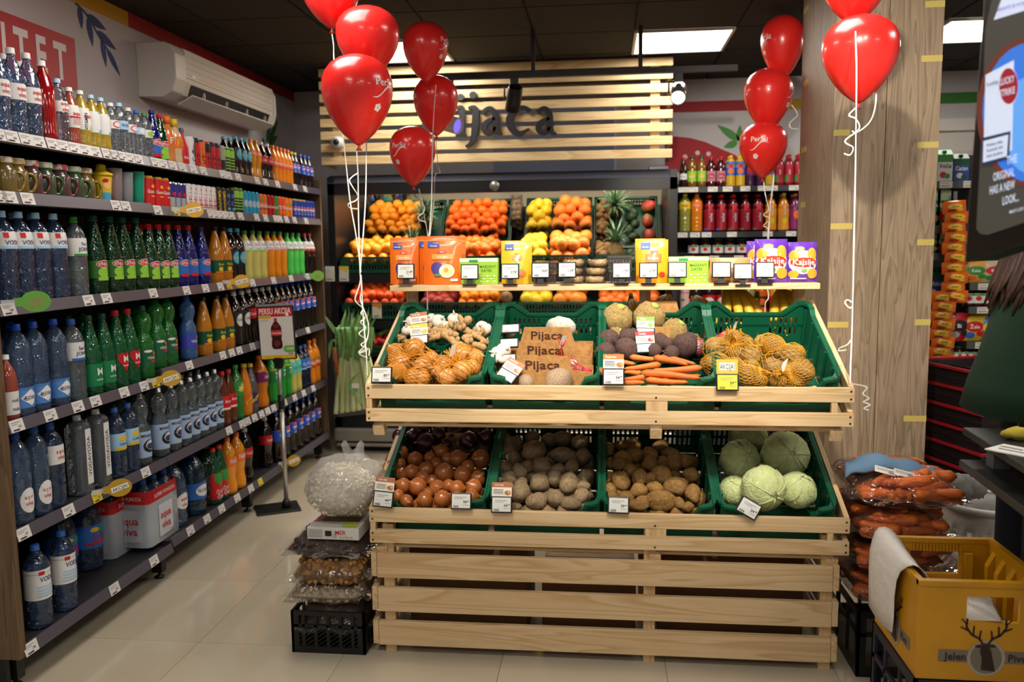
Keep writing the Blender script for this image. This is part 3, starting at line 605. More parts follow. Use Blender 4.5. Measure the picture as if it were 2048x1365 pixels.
#  name: (description, category, profile, height, radius, body, cap, (label z0, z1, mat, prints)|None)
AQ = [('t', 'aqua', 0, .012, .015, LRED, .06), ('t', 'viva', 0, -.010, .015, LRED, .06)]
KN = lambda c: [('e', 0, -.012, .03, .022, c), ('e', 0, .022, .036, .0155, LW), ('e', 0, .022, .034, .013, LRED), ('t', 'KNJAZ', 0, .022, .013, LW, .056), ('r', -.03, .03, -.045, -.03, LLIME if c is LLIME else LRED)]
K = {
 'aqb': ('tall blue water bottle with white sports cap', 'pet', .31, .040, CB, LW, (.42, .6, LW, AQ)),
 'aqr': ('tall bottle of red water with white sports cap', 'pet', .30, .040, REDL, LW, None),
 'aqc': ('clear water bottle with red lettering and blue cap', 'pet', .25, .034, clearm('#7c7480', .5), LLB, (.5, .66, LW, AQ)),
 'aqp': ('pinkish flavoured water bottle with white label', 'pet', .23, .034, PINKL, LW, (.33, .7, LW, AQ[:1]+[('r', -.03, .03, -.006, 0, LRED)]+stripes(LRED, 4, -.02, .02, -.012, .006))),
 'aqg': ('yellowish vitamin water bottle with green label', 'pet', .23, .034, GOLD, LW, (.33, .7, LW, AQ[:1]+[('r', .005, .03, -.04, .04, LLIME), ('t', 'VITAMIN', -.012, -.01, .012, LBLK, .07, PI/2)])),
 'aqy': ('yellowish vitamin water bottle with blue label', 'pet', .225, .033, GOLD, LLB, (.33, .7, LW, [('r', .0, .03, -.04, .04, LCY), ('t', 'VITAMIN', .015, 0, .012, LW, .07, PI/2)])),
 'rosab': ('small clear water bottle with pale blue cap and label', 'water', .225, .033, CL, LLB, (.5, .66, LLB, [('t', 'ROSA', 0, 0, .012, LNAVY, .05)])),
 'w1': ('small clear water bottle with red and white label', 'water', .215, .032, CL, LW, (.5, .66, LW, [('e', 0, 0, .022, .014, LRED), ('e', 0, 0, .018, .01, LW)])),
 'w2': ('small clear water bottle with bright blue cap', 'water', .215, .032, CL, LBLUE, (.5, .64, LLB, [('e', 0, 0, .02, .012, LW)])),
 'w3': ('small clear water bottle with green cap', 'water', .212, .032, CL, LGRN, (.48, .64, LW, [('e', 0, 0, .02, .012, LLIME)])),
 'kb': ('small dark blue mineral water bottle with round label', 'tall', .235, .033, NAVY, LNAVY, (.16, .42, LBLUE, KN(LBLUE))),
 'kg': ('small dark green mineral water bottle with red cap', 'tall', .225, .032, GRD, LRED, (.16, .42, LGRN, KN(LLIME))),
 'ft1': ('orange capped juice bottle with tall orange lid', 'pet', .215, .033, M('#c87a3a', .2, coat=.5), LORN, (.4, .66, LORN, [('t', 'FT', 0, 0, .03, LW, .04)])),
 'ft2': ('yellow capped juice bottle with orange label', 'pet', .21, .033, M('#c9b28a', .2, coat=.5), LYEL, (.4, .66, LORN, [('t', 'FT', 0, 0, .03, LYEL, .04)])),
 'redc': ('red slim drink bottle with silver neck', 'slimneck', .19, .029, LRED, SILV, (.1, .4, LRED, [('t', 'Next', 0, 0, .014, LW, .04)])),
 'cw': ('white slim energy drink can with black script', 'can', .155, .028, LW, None, (.05, .93, LW, [('t', 'Coffee', 0, 0, .022, LBLK, .11, PI/2)])),
 'cbr': ('black and red energy drink can', 'can', .155, .028, LBLK, None, (.05, .93, LBLK, [('r', -.02, .02, -.055, .055, LRED), ('t', 'HELL', 0, 0, .03, LBLK, .1, PI/2)])),
 'cbo': ('black and orange energy drink can', 'can', .152, .028, LBLK, None, (.05, .93, LORN, [('t', 'HELL', 0, 0, .03, LBLK, .1, PI/2)])),
 'crb': ('red and black energy drink can', 'can', .15, .028, LRED, None, (.05, .93, LBLK, [('r', -.024, .024, -.055, .02, LRED), ('t', 'HELL', 0, 0, .03, LBLK, .1, PI/2)])),
 'cgy': ('grey and black energy drink can', 'can', .15, .028, LGRY, None, (.05, .93, LGRY, [('r', -.03, .03, -.05, .0, LBLK)]+stripes(LLIME, 3, -.02, .02, .04, .012, .004))),
 'cgb': ('lime green and black energy drink can', 'can', .15, .028, LLIME, None, (.05, .93, LBLK, [('r', -.03, .03, .02, .06, LLIME)]+stripes(LLIME, 4, -.024, .024, .005, .016, .006))),
 'ckb': ('small cola bottle with turquoise cap and oval label', 'pet', .225, .031, COLA, LCY, (.4, .72, LBLK, [('e', 0, 0, .026, .03, LCY), ('t', 'Cockta', 0, 0, .012, LYEL, .045)])),
 'fan': ('half litre orange soda bottle with swirled waist', 'contour', .235, .032, M('#cf8a12', .12, coat=.7), LORN, (.58, .72, LORN, [('t', 'FANTA', 0, 0, .016, LW, .055)])),
 'coc': ('half litre cola bottle with red label', 'contour', .235, .032, COLA, LW, (.46, .64, LRED, [('t', 'Coca-Cola', 0, 0, .015, LW, .06)])),
 'mir': ('half litre orange soda bottle with orange label', 'pet', .235, .031, M('#dd8214', .12, coat=.7), LORN, (.42, .64, LORN, [('t', 'Mirinda', 0, .004, .015, LW, .055), ('r', -.03, .03, -.022, -.016, LRED)])),
 'ppy': ('half litre cola bottle with yellow cap and blue label', 'pet', .23, .031, COLA, LYEL, (.42, .68, BLU, pepsi())),
 'ppb': ('half litre cola bottle with blue cap and label', 'pet', .23, .031, COLA, BLU, (.42, .68, BLU, pepsi())),
 'kid': ('yellow children\'s drinking cup with colourful print', 'tumbler', .12, .042, LYEL, LYEL, (.05, .9, LYEL, [('e', -.01, .02, .018, .02, M('#e8b870', .5)), ('r', -.03, .012, -.045, -.012, LCY), ('e', .02, -.03, .014, .02, LRED), ('r', .018, .03, -.02, .045, LORN), ('e', -.02, .036, .012, .008, LRED), ('r', -.03, .03, -.056, -.046, LGRN)])),
 'tp': ('smoky pink plastic tumbler', 'tumbler', .15, .035, M('#8d7f80', .12, coat=.5, alpha=.75), None, None),
 'tc': ('smoky clear plastic tumbler', 'tumbler', .14, .035, M('#8b9196', .12, coat=.5, alpha=.75), None, None),
 'tt': ('teal plastic tumbler', 'tumbler', .15, .036, M('#0f8a72', .12, coat=.5, alpha=.92), None, None),
 'gua': ('red energy drink can with gold rim', 'can', .145, .029, LRED, LYEL, (.05, .9, LRED, [('t', 'Guarana', 0, .008, .016, LW, .05), ('e', .006, .03, .014, .008, LYEL), ('e', .004, -.014, .016, .003, LYEL)])),
 'rb': ('slim silver and purple energy drink can', 'can', .133, .025, SILV, None, (.05, .93, M('#2b2a7a', .4), [('r', -.025, .0, -.055, -.005, LGRY), ('e', 0, .01, .014, .01, LRED)])),
 'wr': ('white and red energy drink can', 'can', .135, .026, LW, None, (.05, .93, LW, [('t', 'HELL', 0, 0, .024, LRED, .09, PI/2), ('e', .01, .045, .01, .008, LRED)]+stripes(LRED, 3, -.022, .022, -.03, .012, .004))),
 'bky': ('black energy drink can with yellow zigzag', 'can', .14, .027, LBLK, None, (.05, .93, LBLK, [('t', 'BOOSTER', 0, 0, .022, LYEL, .11, PI/2), ('p', [(-.02, .05), (.0, .03), (-.01, .03), (.015, .0), (-.002, .022), (.008, .022)], LYEL)])),
 'bkb': ('black energy drink can with blue wings', 'can', .14, .027, LBLK, None, (.05, .93, LBLK, [('e', 0, .03, .016, .012, LBLUE), ('e', 0, -.01, .018, .014, LBLUE), ('e', 0, -.01, .010, .008, LBLK), ('e', 0, -.04, .014, .008, LCY)])),
 'cyn': ('turquoise slim soda can with gold script', 'can', .14, .027, M('#2ba3cf', .25, .4), None, (.05, .93, M('#2ba3cf', .3, .4), [('e', 0, 0, .022, .02, LLB), ('t', 'Cockta', 0, 0, .013, LYEL, .045)])),
 'fac': ('orange soda can with white lettering', 'can', .135, .029, LORN, None, (.05, .93, LORN, [('t', 'FANTA', 0, 0, .022, LW, .055), ('e', 0, .03, .012, .01, LGRN), ('r', -.03, .03, -.02, -.016, LNAVY)])),
 'coca': ('red cola can', 'can', .135, .029, M('#a80c14', .3, .3), None, (.05, .93, M('#b00d16', .3, .3), [('t', 'Coca-Cola', 0, 0, .018, LW, .06)])),
 'grn': ('green lemon soda can', 'can', .133, .028, M('#1c8a3a', .3, .4), None, (.05, .93, M('#1c9a40', .3, .4), [('t', 'Sprite', 0, 0, .016, LW, .05)])),
 'fuz': ('red orange iced tea can', 'can', .135, .028, LORN, None, (.05, .93, M('#d8431c', .4), [('t', 'TU', 0, 0, .022, LW, .04), ('e', 0, -.03, .018, .014, LORN)])),
 'mic': ('orange soda can with green white logo', 'can', .133, .028, LORN, None, (.05, .93, M('#e2780f', .35), [('t', 'Mirinda', 0, 0, .014, LW, .05), ('e', 0, .025, .014, .008, LGRN)])),
 'ppc': ('blue cola can with gold rim', 'can', .133, .028, BLU, LYEL, (.05, .9, M('#1c3fa8', .3, .3), pepsi())),
 'ppd': ('blue cola can with silver rim', 'can', .133, .028, BLU, None, (.05, .93, M('#1c3fa8', .3, .3), pepsi())),
 'voda': ('large clear water bottle with white label and pale cap', 'water', .325, .042, CBD, LLB, (.6, .78, LW, [('t', 'VODA', .004, -.008, .016, LNAVY, .06), ('r', -.03, -.012, .008, .026, LRED), ('r', -.038, .038, -.03, -.02, LLB)])),
 'san': ('large clear water bottle with green cap and curved label', 'water', .315, .042, CL, LGRN, (.52, .74, LW, [('t', 'San', 0, .012, .014, LNAVY, .04), ('t', 'JOHN', .002, -.008, .015, LNAVY, .055), ('r', -.04, .04, -.034, -.026, LGRN)])),
 'knz': ('large dark green mineral water bottle with green label', 'tall', .325, .042, GRD, LDG, (.22, .44, M('#2e6a20', .45), KN(LLIME))),
 'knr': ('large dark green mineral water bottle with red cap', 'tall', .305, .041, GRD, LRED, (.22, .44, M('#2e6a20', .45), KN(LLIME))),
 'knb': ('large dark blue mineral water bottle with red label', 'tall', .305, .041, NAVY, LRED, (.2, .46, LBLUE, KN(LBLUE))),
 'knn': ('large dark blue mineral water bottle with navy cap', 'tall', .30, .041, NAVY, LNAVY, (.2, .46, LBLUE, KN(LBLUE))),
 'rom': ('large amber flavoured water bottle with black label', 'tall', .305, .041, M('#b8741a', .1, coat=.7, alpha=.9), LBLK, (.2, .42, LDG, [('t', 'Remix', 0, .012, .014, LYEL, .055), ('e', -.012, -.014, .014, .012, LYEL), ('r', -.04, .04, -.034, -.026, LORN)])),
 'cck': ('black cola bottle with round turquoise label', 'pet', .30, .041, COLA, LCY, (.32, .6, LBLK, [('e', 0, 0, .03, .034, LCY), ('t', 'Cockta', 0, 0, .014, LYEL, .05)])),
 'fvy': ('pale yellow soft drink bottle with white green label', 'pet', .29, .041, M('#c4be6a', .2, coat=.5), LGRN, (.58, .8, LW, [('t', 'Fruvi', 0, .010, .014, LPUR, .05), ('t', 'Lime', 0, -.012, .012, LGRN, .05), ('r', -.04, .04, -.03, -.022, LLIME)])),
 'fvo': ('orange soft drink bottle with white orange label', 'pet', .29, .041, M('#e08a12', .2, coat=.5), LGRN, (.58, .8, LW, [('t', 'Fruvi', 0, .010, .014, LRED, .05), ('t', 'Orange', 0, -.012, .012, LORN, .055), ('r', -.04, .04, -.03, -.022, LORN)])),
 'fvg': ('bright green soft drink bottle with white label', 'pet', .285, .041, M('#4cc656', .2, coat=.5), LGRN, (.58, .8, LW, [('t', 'Fruvi', 0, .008, .014, LGRN, .05), ('r', -.04, .04, -.03, -.016, LGRN)])),
 'fvc': ('black soft drink bottle with white red label', 'pet', .285, .041, COLA, LRED, (.58, .8, LW, [('t', 'Cola', 0, .006, .018, LBLK, .05), ('r', -.04, .04, -.03, -.018, LRED)])),
 'vit': ('small clear bottle with white label at the near panel', 'pet', .23, .033, PINKL, LW, (.1, .45, LW, [('t', 'nula', 0, .01, .012, LNAVY, .05), ('t', 'nula', 0, -.02, .012, LNAVY, .05)])),
 'ros': ('large clear water bottle with blue diamond label', 'water', .33, .043, CB, BLU, (.1, .32, M('#4d83c8', .45), [('p', [(-.036, 0), (0, .03), (.036, .0), (0, -.03)], LW), ('t', 'ROSA', 0, 0, .013, LNAVY, .05)])),
 'snb': ('large clear water bottle with blue cap and curved label', 'water', .32, .042, CL, LBLUE, (.5, .72, LW, [('t', 'San', 0, .012, .014, LNAVY, .04), ('t', 'JOHN', .002, -.008, .015, LNAVY, .055), ('r', -.04, .04, -.036, -.026, LBLUE)])),
 'mvg': ('green mineral water bottle with green M label', 'tall', .325, .041, GR, LDG, (.12, .4, M('#0f7a4a', .45), [('t', 'M', 0, .014, .03, LW), ('t', 'mivela', 0, -.018, .010, LW, .05)])),
 'mvr': ('green mineral water bottle with red heart label', 'tall', .33, .041, GR, LRED, (.2, .46, GR, [('e', -.016, .022, .02, .02, LRED), ('e', .016, .022, .02, .02, LRED), ('p', [(-.035, .016), (0, .03), (.035, .016), (0, -.04)], LRED), ('t', 'M', 0, .016, .028, LW), ('t', 'mivela', 0, -.012, .009, LW, .05)])),
 'vrn': ('pale green mineral water bottle with pinched waist', 'waist', .335, .043, GRL, LDG, (.18, .42, M('#135a38', .45), [('e', -.02, .03, .02, .006, LW), ('e', .01, .018, .008, .01, LORN), ('t', 'VRNJCI', 0, .0, .012, LW, .055), ('r', -.01, .034, -.022, -.012, LRED)])),
 'vrb': ('pale blue mineral water bottle with pinched waist', 'waist', .32, .043, clearm('#5c93d8', .6), LBLUE, (.18, .42, M('#3a45a8', .45), [('t', 'VRNJCI', 0, .0, .012, LW, .055), ('e', .014, .02, .008, .008, LORN), ('r', -.01, .034, -.03, -.02, LPUR)])),
 'cbw': ('black cola bottle with white oval label and cap', 'pet', .31, .042, COLA, LW, (.34, .64, LBLK, [('e', 0, 0, .03, .036, LW), ('t', 'Cockta', 0, .004, .016, LBLK, .055)])),
 'ccr': ('large black cola bottle with white cap and red label', 'contour', .315, .043, COLA, LW, (.46, .64, LRED, [('t', 'Coca-Cola', 0, 0, .019, LW, .07)])),
 'ppl': ('large black cola bottle with blue cap and label', 'pet', .325, .044, COLA, BLU, (.42, .64, BLU, pepsi(1.2)+[('r', -.04, .04, .032, .036, LORN)])),
 'vvd': ('square clear water bottle with vertical white label', 'square', .32, .040, CL, LW, (.1, .8, None, [('r', -.014, .022, -.1, .12, LW), ('t', 'VODAVODA', .004, .01, .02, LBLK, .19, PI/2)])),
 'avl': ('large blue water bottle with white oval label', 'water', .33, .044, CB, LBLUE, (.1, .42, None, [('e', 0, 0, .034, .045, LW)]+AQ)),
 'avt': ('tall blue water bottle with white red label', 'water', .325, .042, CBD, LBLUE, (.52, .74, LW, AQ)),
 'lim': ('blue lemon flavoured water bottle with yellow label', 'water', .30, .041, CBD, LBLUE, (.4, .64, LLB, [('e', 0, .014, .022, .012, LYEL), ('t', 'Limun', 0, -.008, .013, LNAVY, .05), ('r', -.04, .04, -.036, -.024, LYEL)])),
 'lio': ('blue lemon flavoured water bottle with orange label', 'water', .30, .041, CBD, LBLUE, (.4, .64, LW, [('e', 0, .014, .022, .012, LLIME), ('t', 'Limun', 0, -.008, .013, LNAVY, .05), ('r', -.04, .04, -.036, -.028, LRED)])),
 'min': ('clear mineral water bottle with dark wave label', 'waist', .325, .043, clearm('#8d9aa0', .42), SILV, (.12, .48, M('#9db4d4', .5), [('t', 'MINAQUA', 0, .04, .014, LBLK, .075), ('e', .004, -.008, .034, .03, LBLK), ('e', .008, -.004, .026, .022, LW), ('e', .006, -.010, .02, .014, LNAVY)])),
 'ame': ('brown soda bottle with red cap and label', 'tall', .30, .040, M('#5a2c12', .1, coat=.7), LRED, (.3, .56, LRED, [('t', 'Amer', 0, .01, .018, LW, .055), ('r', -.04, .04, -.035, -.025, LW)])),
 'spr': ('green lemon soda bottle with green yellow label', 'pet', .31, .041, M('#2f7a36', .1, coat=.7, alpha=.9), LGRN, (.45, .7, LGRN, [('p', [(-.03, -.01), (0, .035), (.03, .01), (0, -.02)], LYEL), ('t', 'Sprite', 0, .006, .016, LW, .055)])),
 'sch': ('orange tonic bottle with slanted yellow label', 'tall', .30, .040, M('#dd7f12', .12, coat=.7), LYEL, (.2, .42, LORN, [('p', [(-.036, -.03), (.036, .01), (.036, .035), (-.036, -.005)], LYEL), ('t', 'Schweppes', 0, .003, .011, LBLK, .065, .5)])),
 'scc': ('clear tonic bottle with slanted yellow label', 'tall', .29, .040, CL, LYEL, (.2, .42, LNAVY, [('p', [(-.036, -.03), (.036, .01), (.036, .035), (-.036, -.005)], LYEL), ('t', 'Schweppes', 0, .003, .011, LBLK, .065, .5)])),
 'fam': ('large orange soda bottle with purple label', 'contour', .315, .052, M('#d07416', .12, coat=.7), LORN, (.5, .7, LPUR, [('t', 'FANTA', .01, 0, .022, LW, .06), ('e', .01, .024, .016, .008, LORN)])),
 '7up': ('green lemon soda bottle with white seven', 'pet', .30, .042, M('#1f9a34', .12, coat=.7, alpha=.92), LGRN, (.42, .7, M('#15803c', .4), [('t', '7', .0, .004, .04, LW), ('e', .016, -.006, .009, .009, LRED), ('r', -.04, .04, .036, .042, LYEL)])),
 'cyl': ('pale yellow soda bottle with turquoise label', 'pet', .295, .041, M('#b9b45c', .2, coat=.5), LGRN, (.45, .72, LTEAL, [('t', 'Life', 0, 0, .018, LGRN, .05)])),
 'dkb': ('dark blue soda bottle with bright blue label', 'pet', .295, .041, M('#0c1030', .12, coat=.7), LBLUE, (.45, .7, LBLUE, [('t', 'Cola', 0, 0, .02, LW, .055), ('r', -.04, .04, -.034, -.026, LLB)])),
 'mil': ('large orange soda bottle with orange white label', 'pet', .31, .043, M('#df8418', .12, coat=.7), LORN, (.38, .6, LORN, [('t', 'Mirinda', 0, .002, .02, LW, .07), ('r', -.03, .03, -.03, -.02, LRED), ('e', -.01, .028, .014, .008, LGRN)])),
 'vod2': ('large dark clear water bottle with tall white label', 'water', .31, .045, CBD, LBLUE, (.36, .72, LW, [('t', 'VODA', .002, .02, .018, LNAVY, .06), ('r', -.03, -.01, .036, .05, LRED)]+stripes(LLB, 4, -.04, .04, -.01, .012, .005))),
 'jan': ('wide dark water bottle with colourful fruit label', 'jug', .33, .066, CBD, LBLUE, (.3, .6, LBLUE, [('t', 'Voda', 0, .0, .022, LRED, .09), ('e', .02, .028, .026, .012, LGRN), ('e', -.02, .03, .02, .01, LYEL), ('r', -.06, .06, -.034, -.022, LRED)])),
 'jug5': ('five litre clear water jug with white handle', 'jug', .335, .075, CB, LW, (.25, .5, None, [('e', 0, 0, .05, .04, LW), ('t', 'aqua', 0, .012, .018, LRED, .08), ('t', 'viva', 0, -.016, .018, LRED, .08)])),
 'ros5': ('five litre blue green water jug with blue label', 'jug', .335, .072, clearm('#1a4a6a', .6), BLU, (.25, .5, LBLUE, [('e', 0, 0, .05, .03, LW), ('t', 'ROSA', 0, 0, .018, LNAVY, .08)])),
 'gr5': ('five litre dark green water jug with beige label', 'jug', .32, .066, clearm('#0a3524', .85), LDG, (.2, .5, None, [('r', -.03, .03, -.04, .04, M('#b3a98a', .6))])),
 'wat': ('red and green wrapped drink bottle', 'tall', .30, .043, GR, LRED, (.1, .56, LRED, [('e', 0, .05, .03, .02, LGRN), ('p', [(-.036, .03), (0, .0), (.036, .03), (.036, .07), (-.036, .07)], LGRN), ('t', 'ČUDA', 0, -.03, .018, LW, .06), ('t', 'ČNA', 0, -.056, .018, LW, .05)])),
 'fal': ('large orange soda bottle with leaf logo', 'contour', .32, .048, M('#dd8a10', .12, coat=.7), LORN, (.5, .68, LORN, [('t', 'FANTA', .004, 0, .024, LW, .075), ('e', .01, .03, .018, .008, LGRN)])),
}
SH = {1: 'top', 2: 'second', 3: 'third', 4: 'fourth', 5: 'fifth', 6: 'bottom'}
_K = {}
def prof_r(pf, r, h, z):
    t = z/h
    for (a, za), (c, zc) in zip(pf, pf[1:]):
        if za <= t <= zc and zc > za: return r*(a+(c-a)*(t-za)/(zc-za))
    return r*pf[-1][0]
def kind_mesh(k):
    if k in _K: return _K[k]
    desc, pn, h, r, body, cap, lab = K[k]; pf = PF[pn]; out = {}
    seg = 20; sq = 3 if pn == 'square' else 0
    b = B(); b.lathe([(a*r, z*h) for a, z in pf], seg, 0, True, sq=sq, cap=pn not in ('tumbler',)); 
    if pn == 'can': b.lathe([(.74*r, .985*h), (.0, .985*h)], 12, 1)
    if pn == 'tumbler': b.lathe([(r*.97, h), (r*.7, .03*h), (0, .03*h)], seg, 0, True)
    out['body'] = b.mesh([body, SILV])
    if cap is not None:
        c = B()
        if pn == 'can': c.lathe([(r*1.004, .93*h), (.865*r, .978*h), (.845*r, 1.002*h), (.78*r, 1.002*h)], seg)
        elif pn == 'tumbler': c.lathe([(r*1.06, .94*h), (r*1.06, h*1.02), (r*.8, h*1.06), (r*.5, h*1.12), (r*.45, h*1.3), (r*.2, h*1.36), (0, h*1.36)], seg)
        else:
            cr = r*pf[-1][0]+.0025; t = .93 if pn != 'slimneck' else .88; c.lathe([(cr*1.06, t*h), (cr*1.06, (t+.012)*h), (cr, (t+.014)*h), (cr*.98, .995*h), (cr*.9, h), (0, h)], 14)
            if K[k][0].startswith(('orange capped', 'yellow capped')): c.lathe([(cr*1.3, .9*h), (cr*1.25, 1.06*h), (0, 1.06*h)], 14)
        out['cap'] = c.mesh([cap])
    if lab:
        z0, z1, lm, pr = lab; l = B(); ms = [lm or LW]
        rf = lambda z: prof_r(pf, r, h, z)*(1.0 if not sq else 1.0)
        if lm is not None:
            zs = [z0*h+(z1-z0)*h*i/6 for i in range(7)]
            l.lathe([(rf(z)+.0006, z) for z in zs], seg, 0, True, cap=False)
        els = []
        for e in pr:
            e = list(e); mi = {'t': 5, 'e': 5, 'r': 5, 'p': 2}[e[0]]
            if e[mi] not in ms: ms.append(e[mi])
            e[mi] = ms.index(e[mi]); els.append(tuple(e))
        fnc = cyl_fn(rf, (z0+z1)/2*h, -.12)
        if sq: fnc = lambda x, y, d: Vector((r*1.0+d, x-.0, (z0+z1)/2*h+y))
        l.prints(els, fnc, .0014)
        out['label'] = l.mesh(ms)
    if k == 'jug5':
        hb = B().tube([(-.02, 0, h*.97)]+[(-.02+.0+.05*math.cos(a), .0, h*.99+.012*math.sin(a)) for a in (2.5, 1.6, .6)]+[(.03, 0, h*.97)], .004, 6); out['handle'] = hb.mesh([LW])
    _K[k] = out; return out
def drink(k, loc, label, group, rz=0., cat=None, tilt=None):
    ms = kind_mesh(k)
    o = obj(('drink_can' if K[k][1] == 'can' else 'drinking_cup' if K[k][1] == 'tumbler' else 'drink_bottle'), ms['body'], None, None, loc, tilt or (0, 0, rz))
    tag(o, label, cat or ('can' if K[k][1] == 'can' else 'cup' if K[k][1] == 'tumbler' else 'bottle'), group)
    for p in ('cap', 'label', 'handle'):
        if p in ms: obj({'cap': 'lid' if K[k][1] in ('can', 'tumbler') else 'cap'}.get(p, p), ms[p], None, o)
    return o
def y_of(px, x, z):
    a = CR-CF*((px-1024)/FPX); return -(x*a.x+(z-CAMZ)*a.z)/a.y
cnt = {}
def shelf_z(s, y): return ST[s][0 if y < 3.61 else 1]-.0115
def row(s, items, f=.3224, back=()):
    """items: 'kind:zoom x,zoom x ...' front row; kinds in back also get a second bottle behind"""
    yp, rp = 0, 0
    for it in items.split():
        k, xs = it.split(':'); desc, pn, h, r = K[k][:4]
        for zx in xs.split(','):
            x = XS-.024-r; y = y_of(float(zx)*f, x, ST[s][0]+h*.45)
            y = max(y, yp+rp+r+.0015, 2.602+r); 
            if y > 5.864-r: continue
            if abs(y-3.61) < .001: y = 3.612
            yp, rp = y, r; kk = (desc, s); i = cnt.get(kk, 0); cnt[kk] = i+1
            place.append((k, s, x, y, i))
            if k in back: place.append((k, s, x-2*r-.006, y, -1-i))
place = []
row(1, 'aqb:-20,25 aqb:75 aqr:185 aqc:262 aqp:340 aqg:410 aqy:460,495 w1:545 rosab:585 w1:655 w2:715 w3:760 kb:815 kg:865 ft1:915 ft2:965 redc:1012 cw:1065 cbr:1118 cbo:1165 crb:1215 cbr:1262,1300 cgy:1345 cgb:1385,1420 ckb:1462,1497,1527 fan:1553,1588 coc:1623,1660 mir:1694,1717,1740,1763,1782 ppy:1800,1830 ppb:1864,1890,1915,1940', back=('aqb', 'aqr', 'rosab', 'w1', 'ckb', 'mir'))
row(2, 'kid:632 tp:710 tc:778 tt:848 gua:912,968,1012 rb:1042,1060,1080 wr:1108,1140,1170,1200,1230,1255 bky:1280,1305 bkb:1330,1350 cgb:1390,1425 cyn:1455,1480,1505,1530 fac:1560,1586 coca:1632,1655 grn:1688 fuz:1715,1735 mic:1760,1785 ppc:1812,1832,1852,1870 ppd:1888,1908,1926,1942')
row(3, 'voda:25,125,235,345 san:470 knz:590,690,768,850 knr:925,988,1045 knb:1108,1170 knn:1250 rom:1335,1390 cck:1430,1475 fvy:1520,1570,1612 fvo:1660,1700,1738 fvg:1780,1815,1850 fvc:1888,1918,1946', back=('voda', 'san', 'knz', 'knr'))
row(4, 'vit:45 ros:110,220,345 snb:455 mvg:560,645 mvr:725,800 vrn:890,970,1040 vrb:1165 rom:1265,1350,1405 cbw:1455,1505 ccr:1545,1590,1630,1670 ppl:1710,1745,1780,1815,1850,1885,1920,1950', back=('ros', 'mvg', 'ccr', 'ppl', 'vrn'))
row(5, 'avl:110,225 avt:325 vvd:490,605 lim:718,800 min:870,985,1060,1125,1180,1235,1285,1330 ame:1372,1415 spr:1465 sch:1518 scc:1556 fam:1610 7up:1680,1730,1768 cyl:1800,1832 dkb:1864,1890 mil:1920,1950,1980', back=('avl', 'min'))
row(6, 'vod2:190,320', .3956); 
for k, s, x, y, i in place:
    desc = K[k][0]; n = cnt[(desc, s)]
    if i >= 0:
        lb = f"{desc}, {SH[s]} shelf" if n == 1 else f"{desc}, {nth(i)} from near end, {SH[s]} shelf"
    else: lb = f"{desc}, behind the {nth(-1-i)}, {SH[s]} shelf"
    if n == 1 and len(lb.split()) < 12: lb += ' by the left wall'
    drink(k, (x, y, shelf_z(s, y)), lb, f'{desc}s on the {SH[s]} shelf' if n > 1 or i < 0 else None)
# bottom shelf: placed one by one, set back from the empty front where the photo shows it
def bot(k, px, py_base, label, rz=0., x=None):
    h, r = K[k][2:4]
    if x is None: p = at(px, py_base, z=ST[6][0]-.01); loc = (max(p.x, XB+r+.01), p.y, 0)
    else: loc = (x, y_of(px, x, .3), 0)
    drink(k, (loc[0], loc[1], shelf_z(6, loc[1])), label, None, rz)
bot('vod2', 172, 1000, 'large dark water bottle standing behind the two labelled ones, bottom shelf', x=-2.24) if False else None
bot('jan', 120, 0, 'wide dark water bottle with colourful label, nearer of two on bottom shelf', x=-2.26)
bot('jan', 172, 0, 'wide dark water bottle with colourful label beside the shrink packs', x=-2.24)
bot('jug5', 342, 0, 'five litre clear water jug with white handle, bottom shelf', x=-2.12)
bot('ros5', 383, 0, 'five litre blue water jug beside the clear jug, bottom shelf', x=-2.11)
bot('gr5', 414, 0, 'dark green water jug with beige label, bottom shelf', x=-2.11)
bot('wat', 427, 0, 'red and green wrapped drink bottle with white letters, bottom shelf', x=-2.07)
bot('wat', 440, 0, 'second red and green wrapped bottle beside the orange sodas', x=-2.07)
bot('fal', 456, 0, 'nearer large orange soda bottle with leaf logo, bottom shelf', x=-2.07)
bot('fal', 474, 0, 'farther large orange soda bottle with leaf logo, bottom shelf', x=-2.07)
bot('ccr', 491, 0, 'black cola bottle with red label beside orange sodas, bottom shelf', x=-2.08)
bot('ccr', 531, 0, 'black cola bottle with red label alone before blue row, bottom shelf', x=-2.09)
yp = 0
for i, zx in enumerate((1398, 1432, 1466, 1500, 1532, 1562, 1592, 1618, 1640)):
    x = -2.07; y = max(y_of(zx*.3956, x, .3), yp+.091); yp = y
    if y < 5.82: drink('ppl', (x, y, shelf_z(6, y)), f'{nth(i)} black cola bottle with blue label from the near end, bottom shelf', 'blue labelled cola bottles on the bottom shelf')
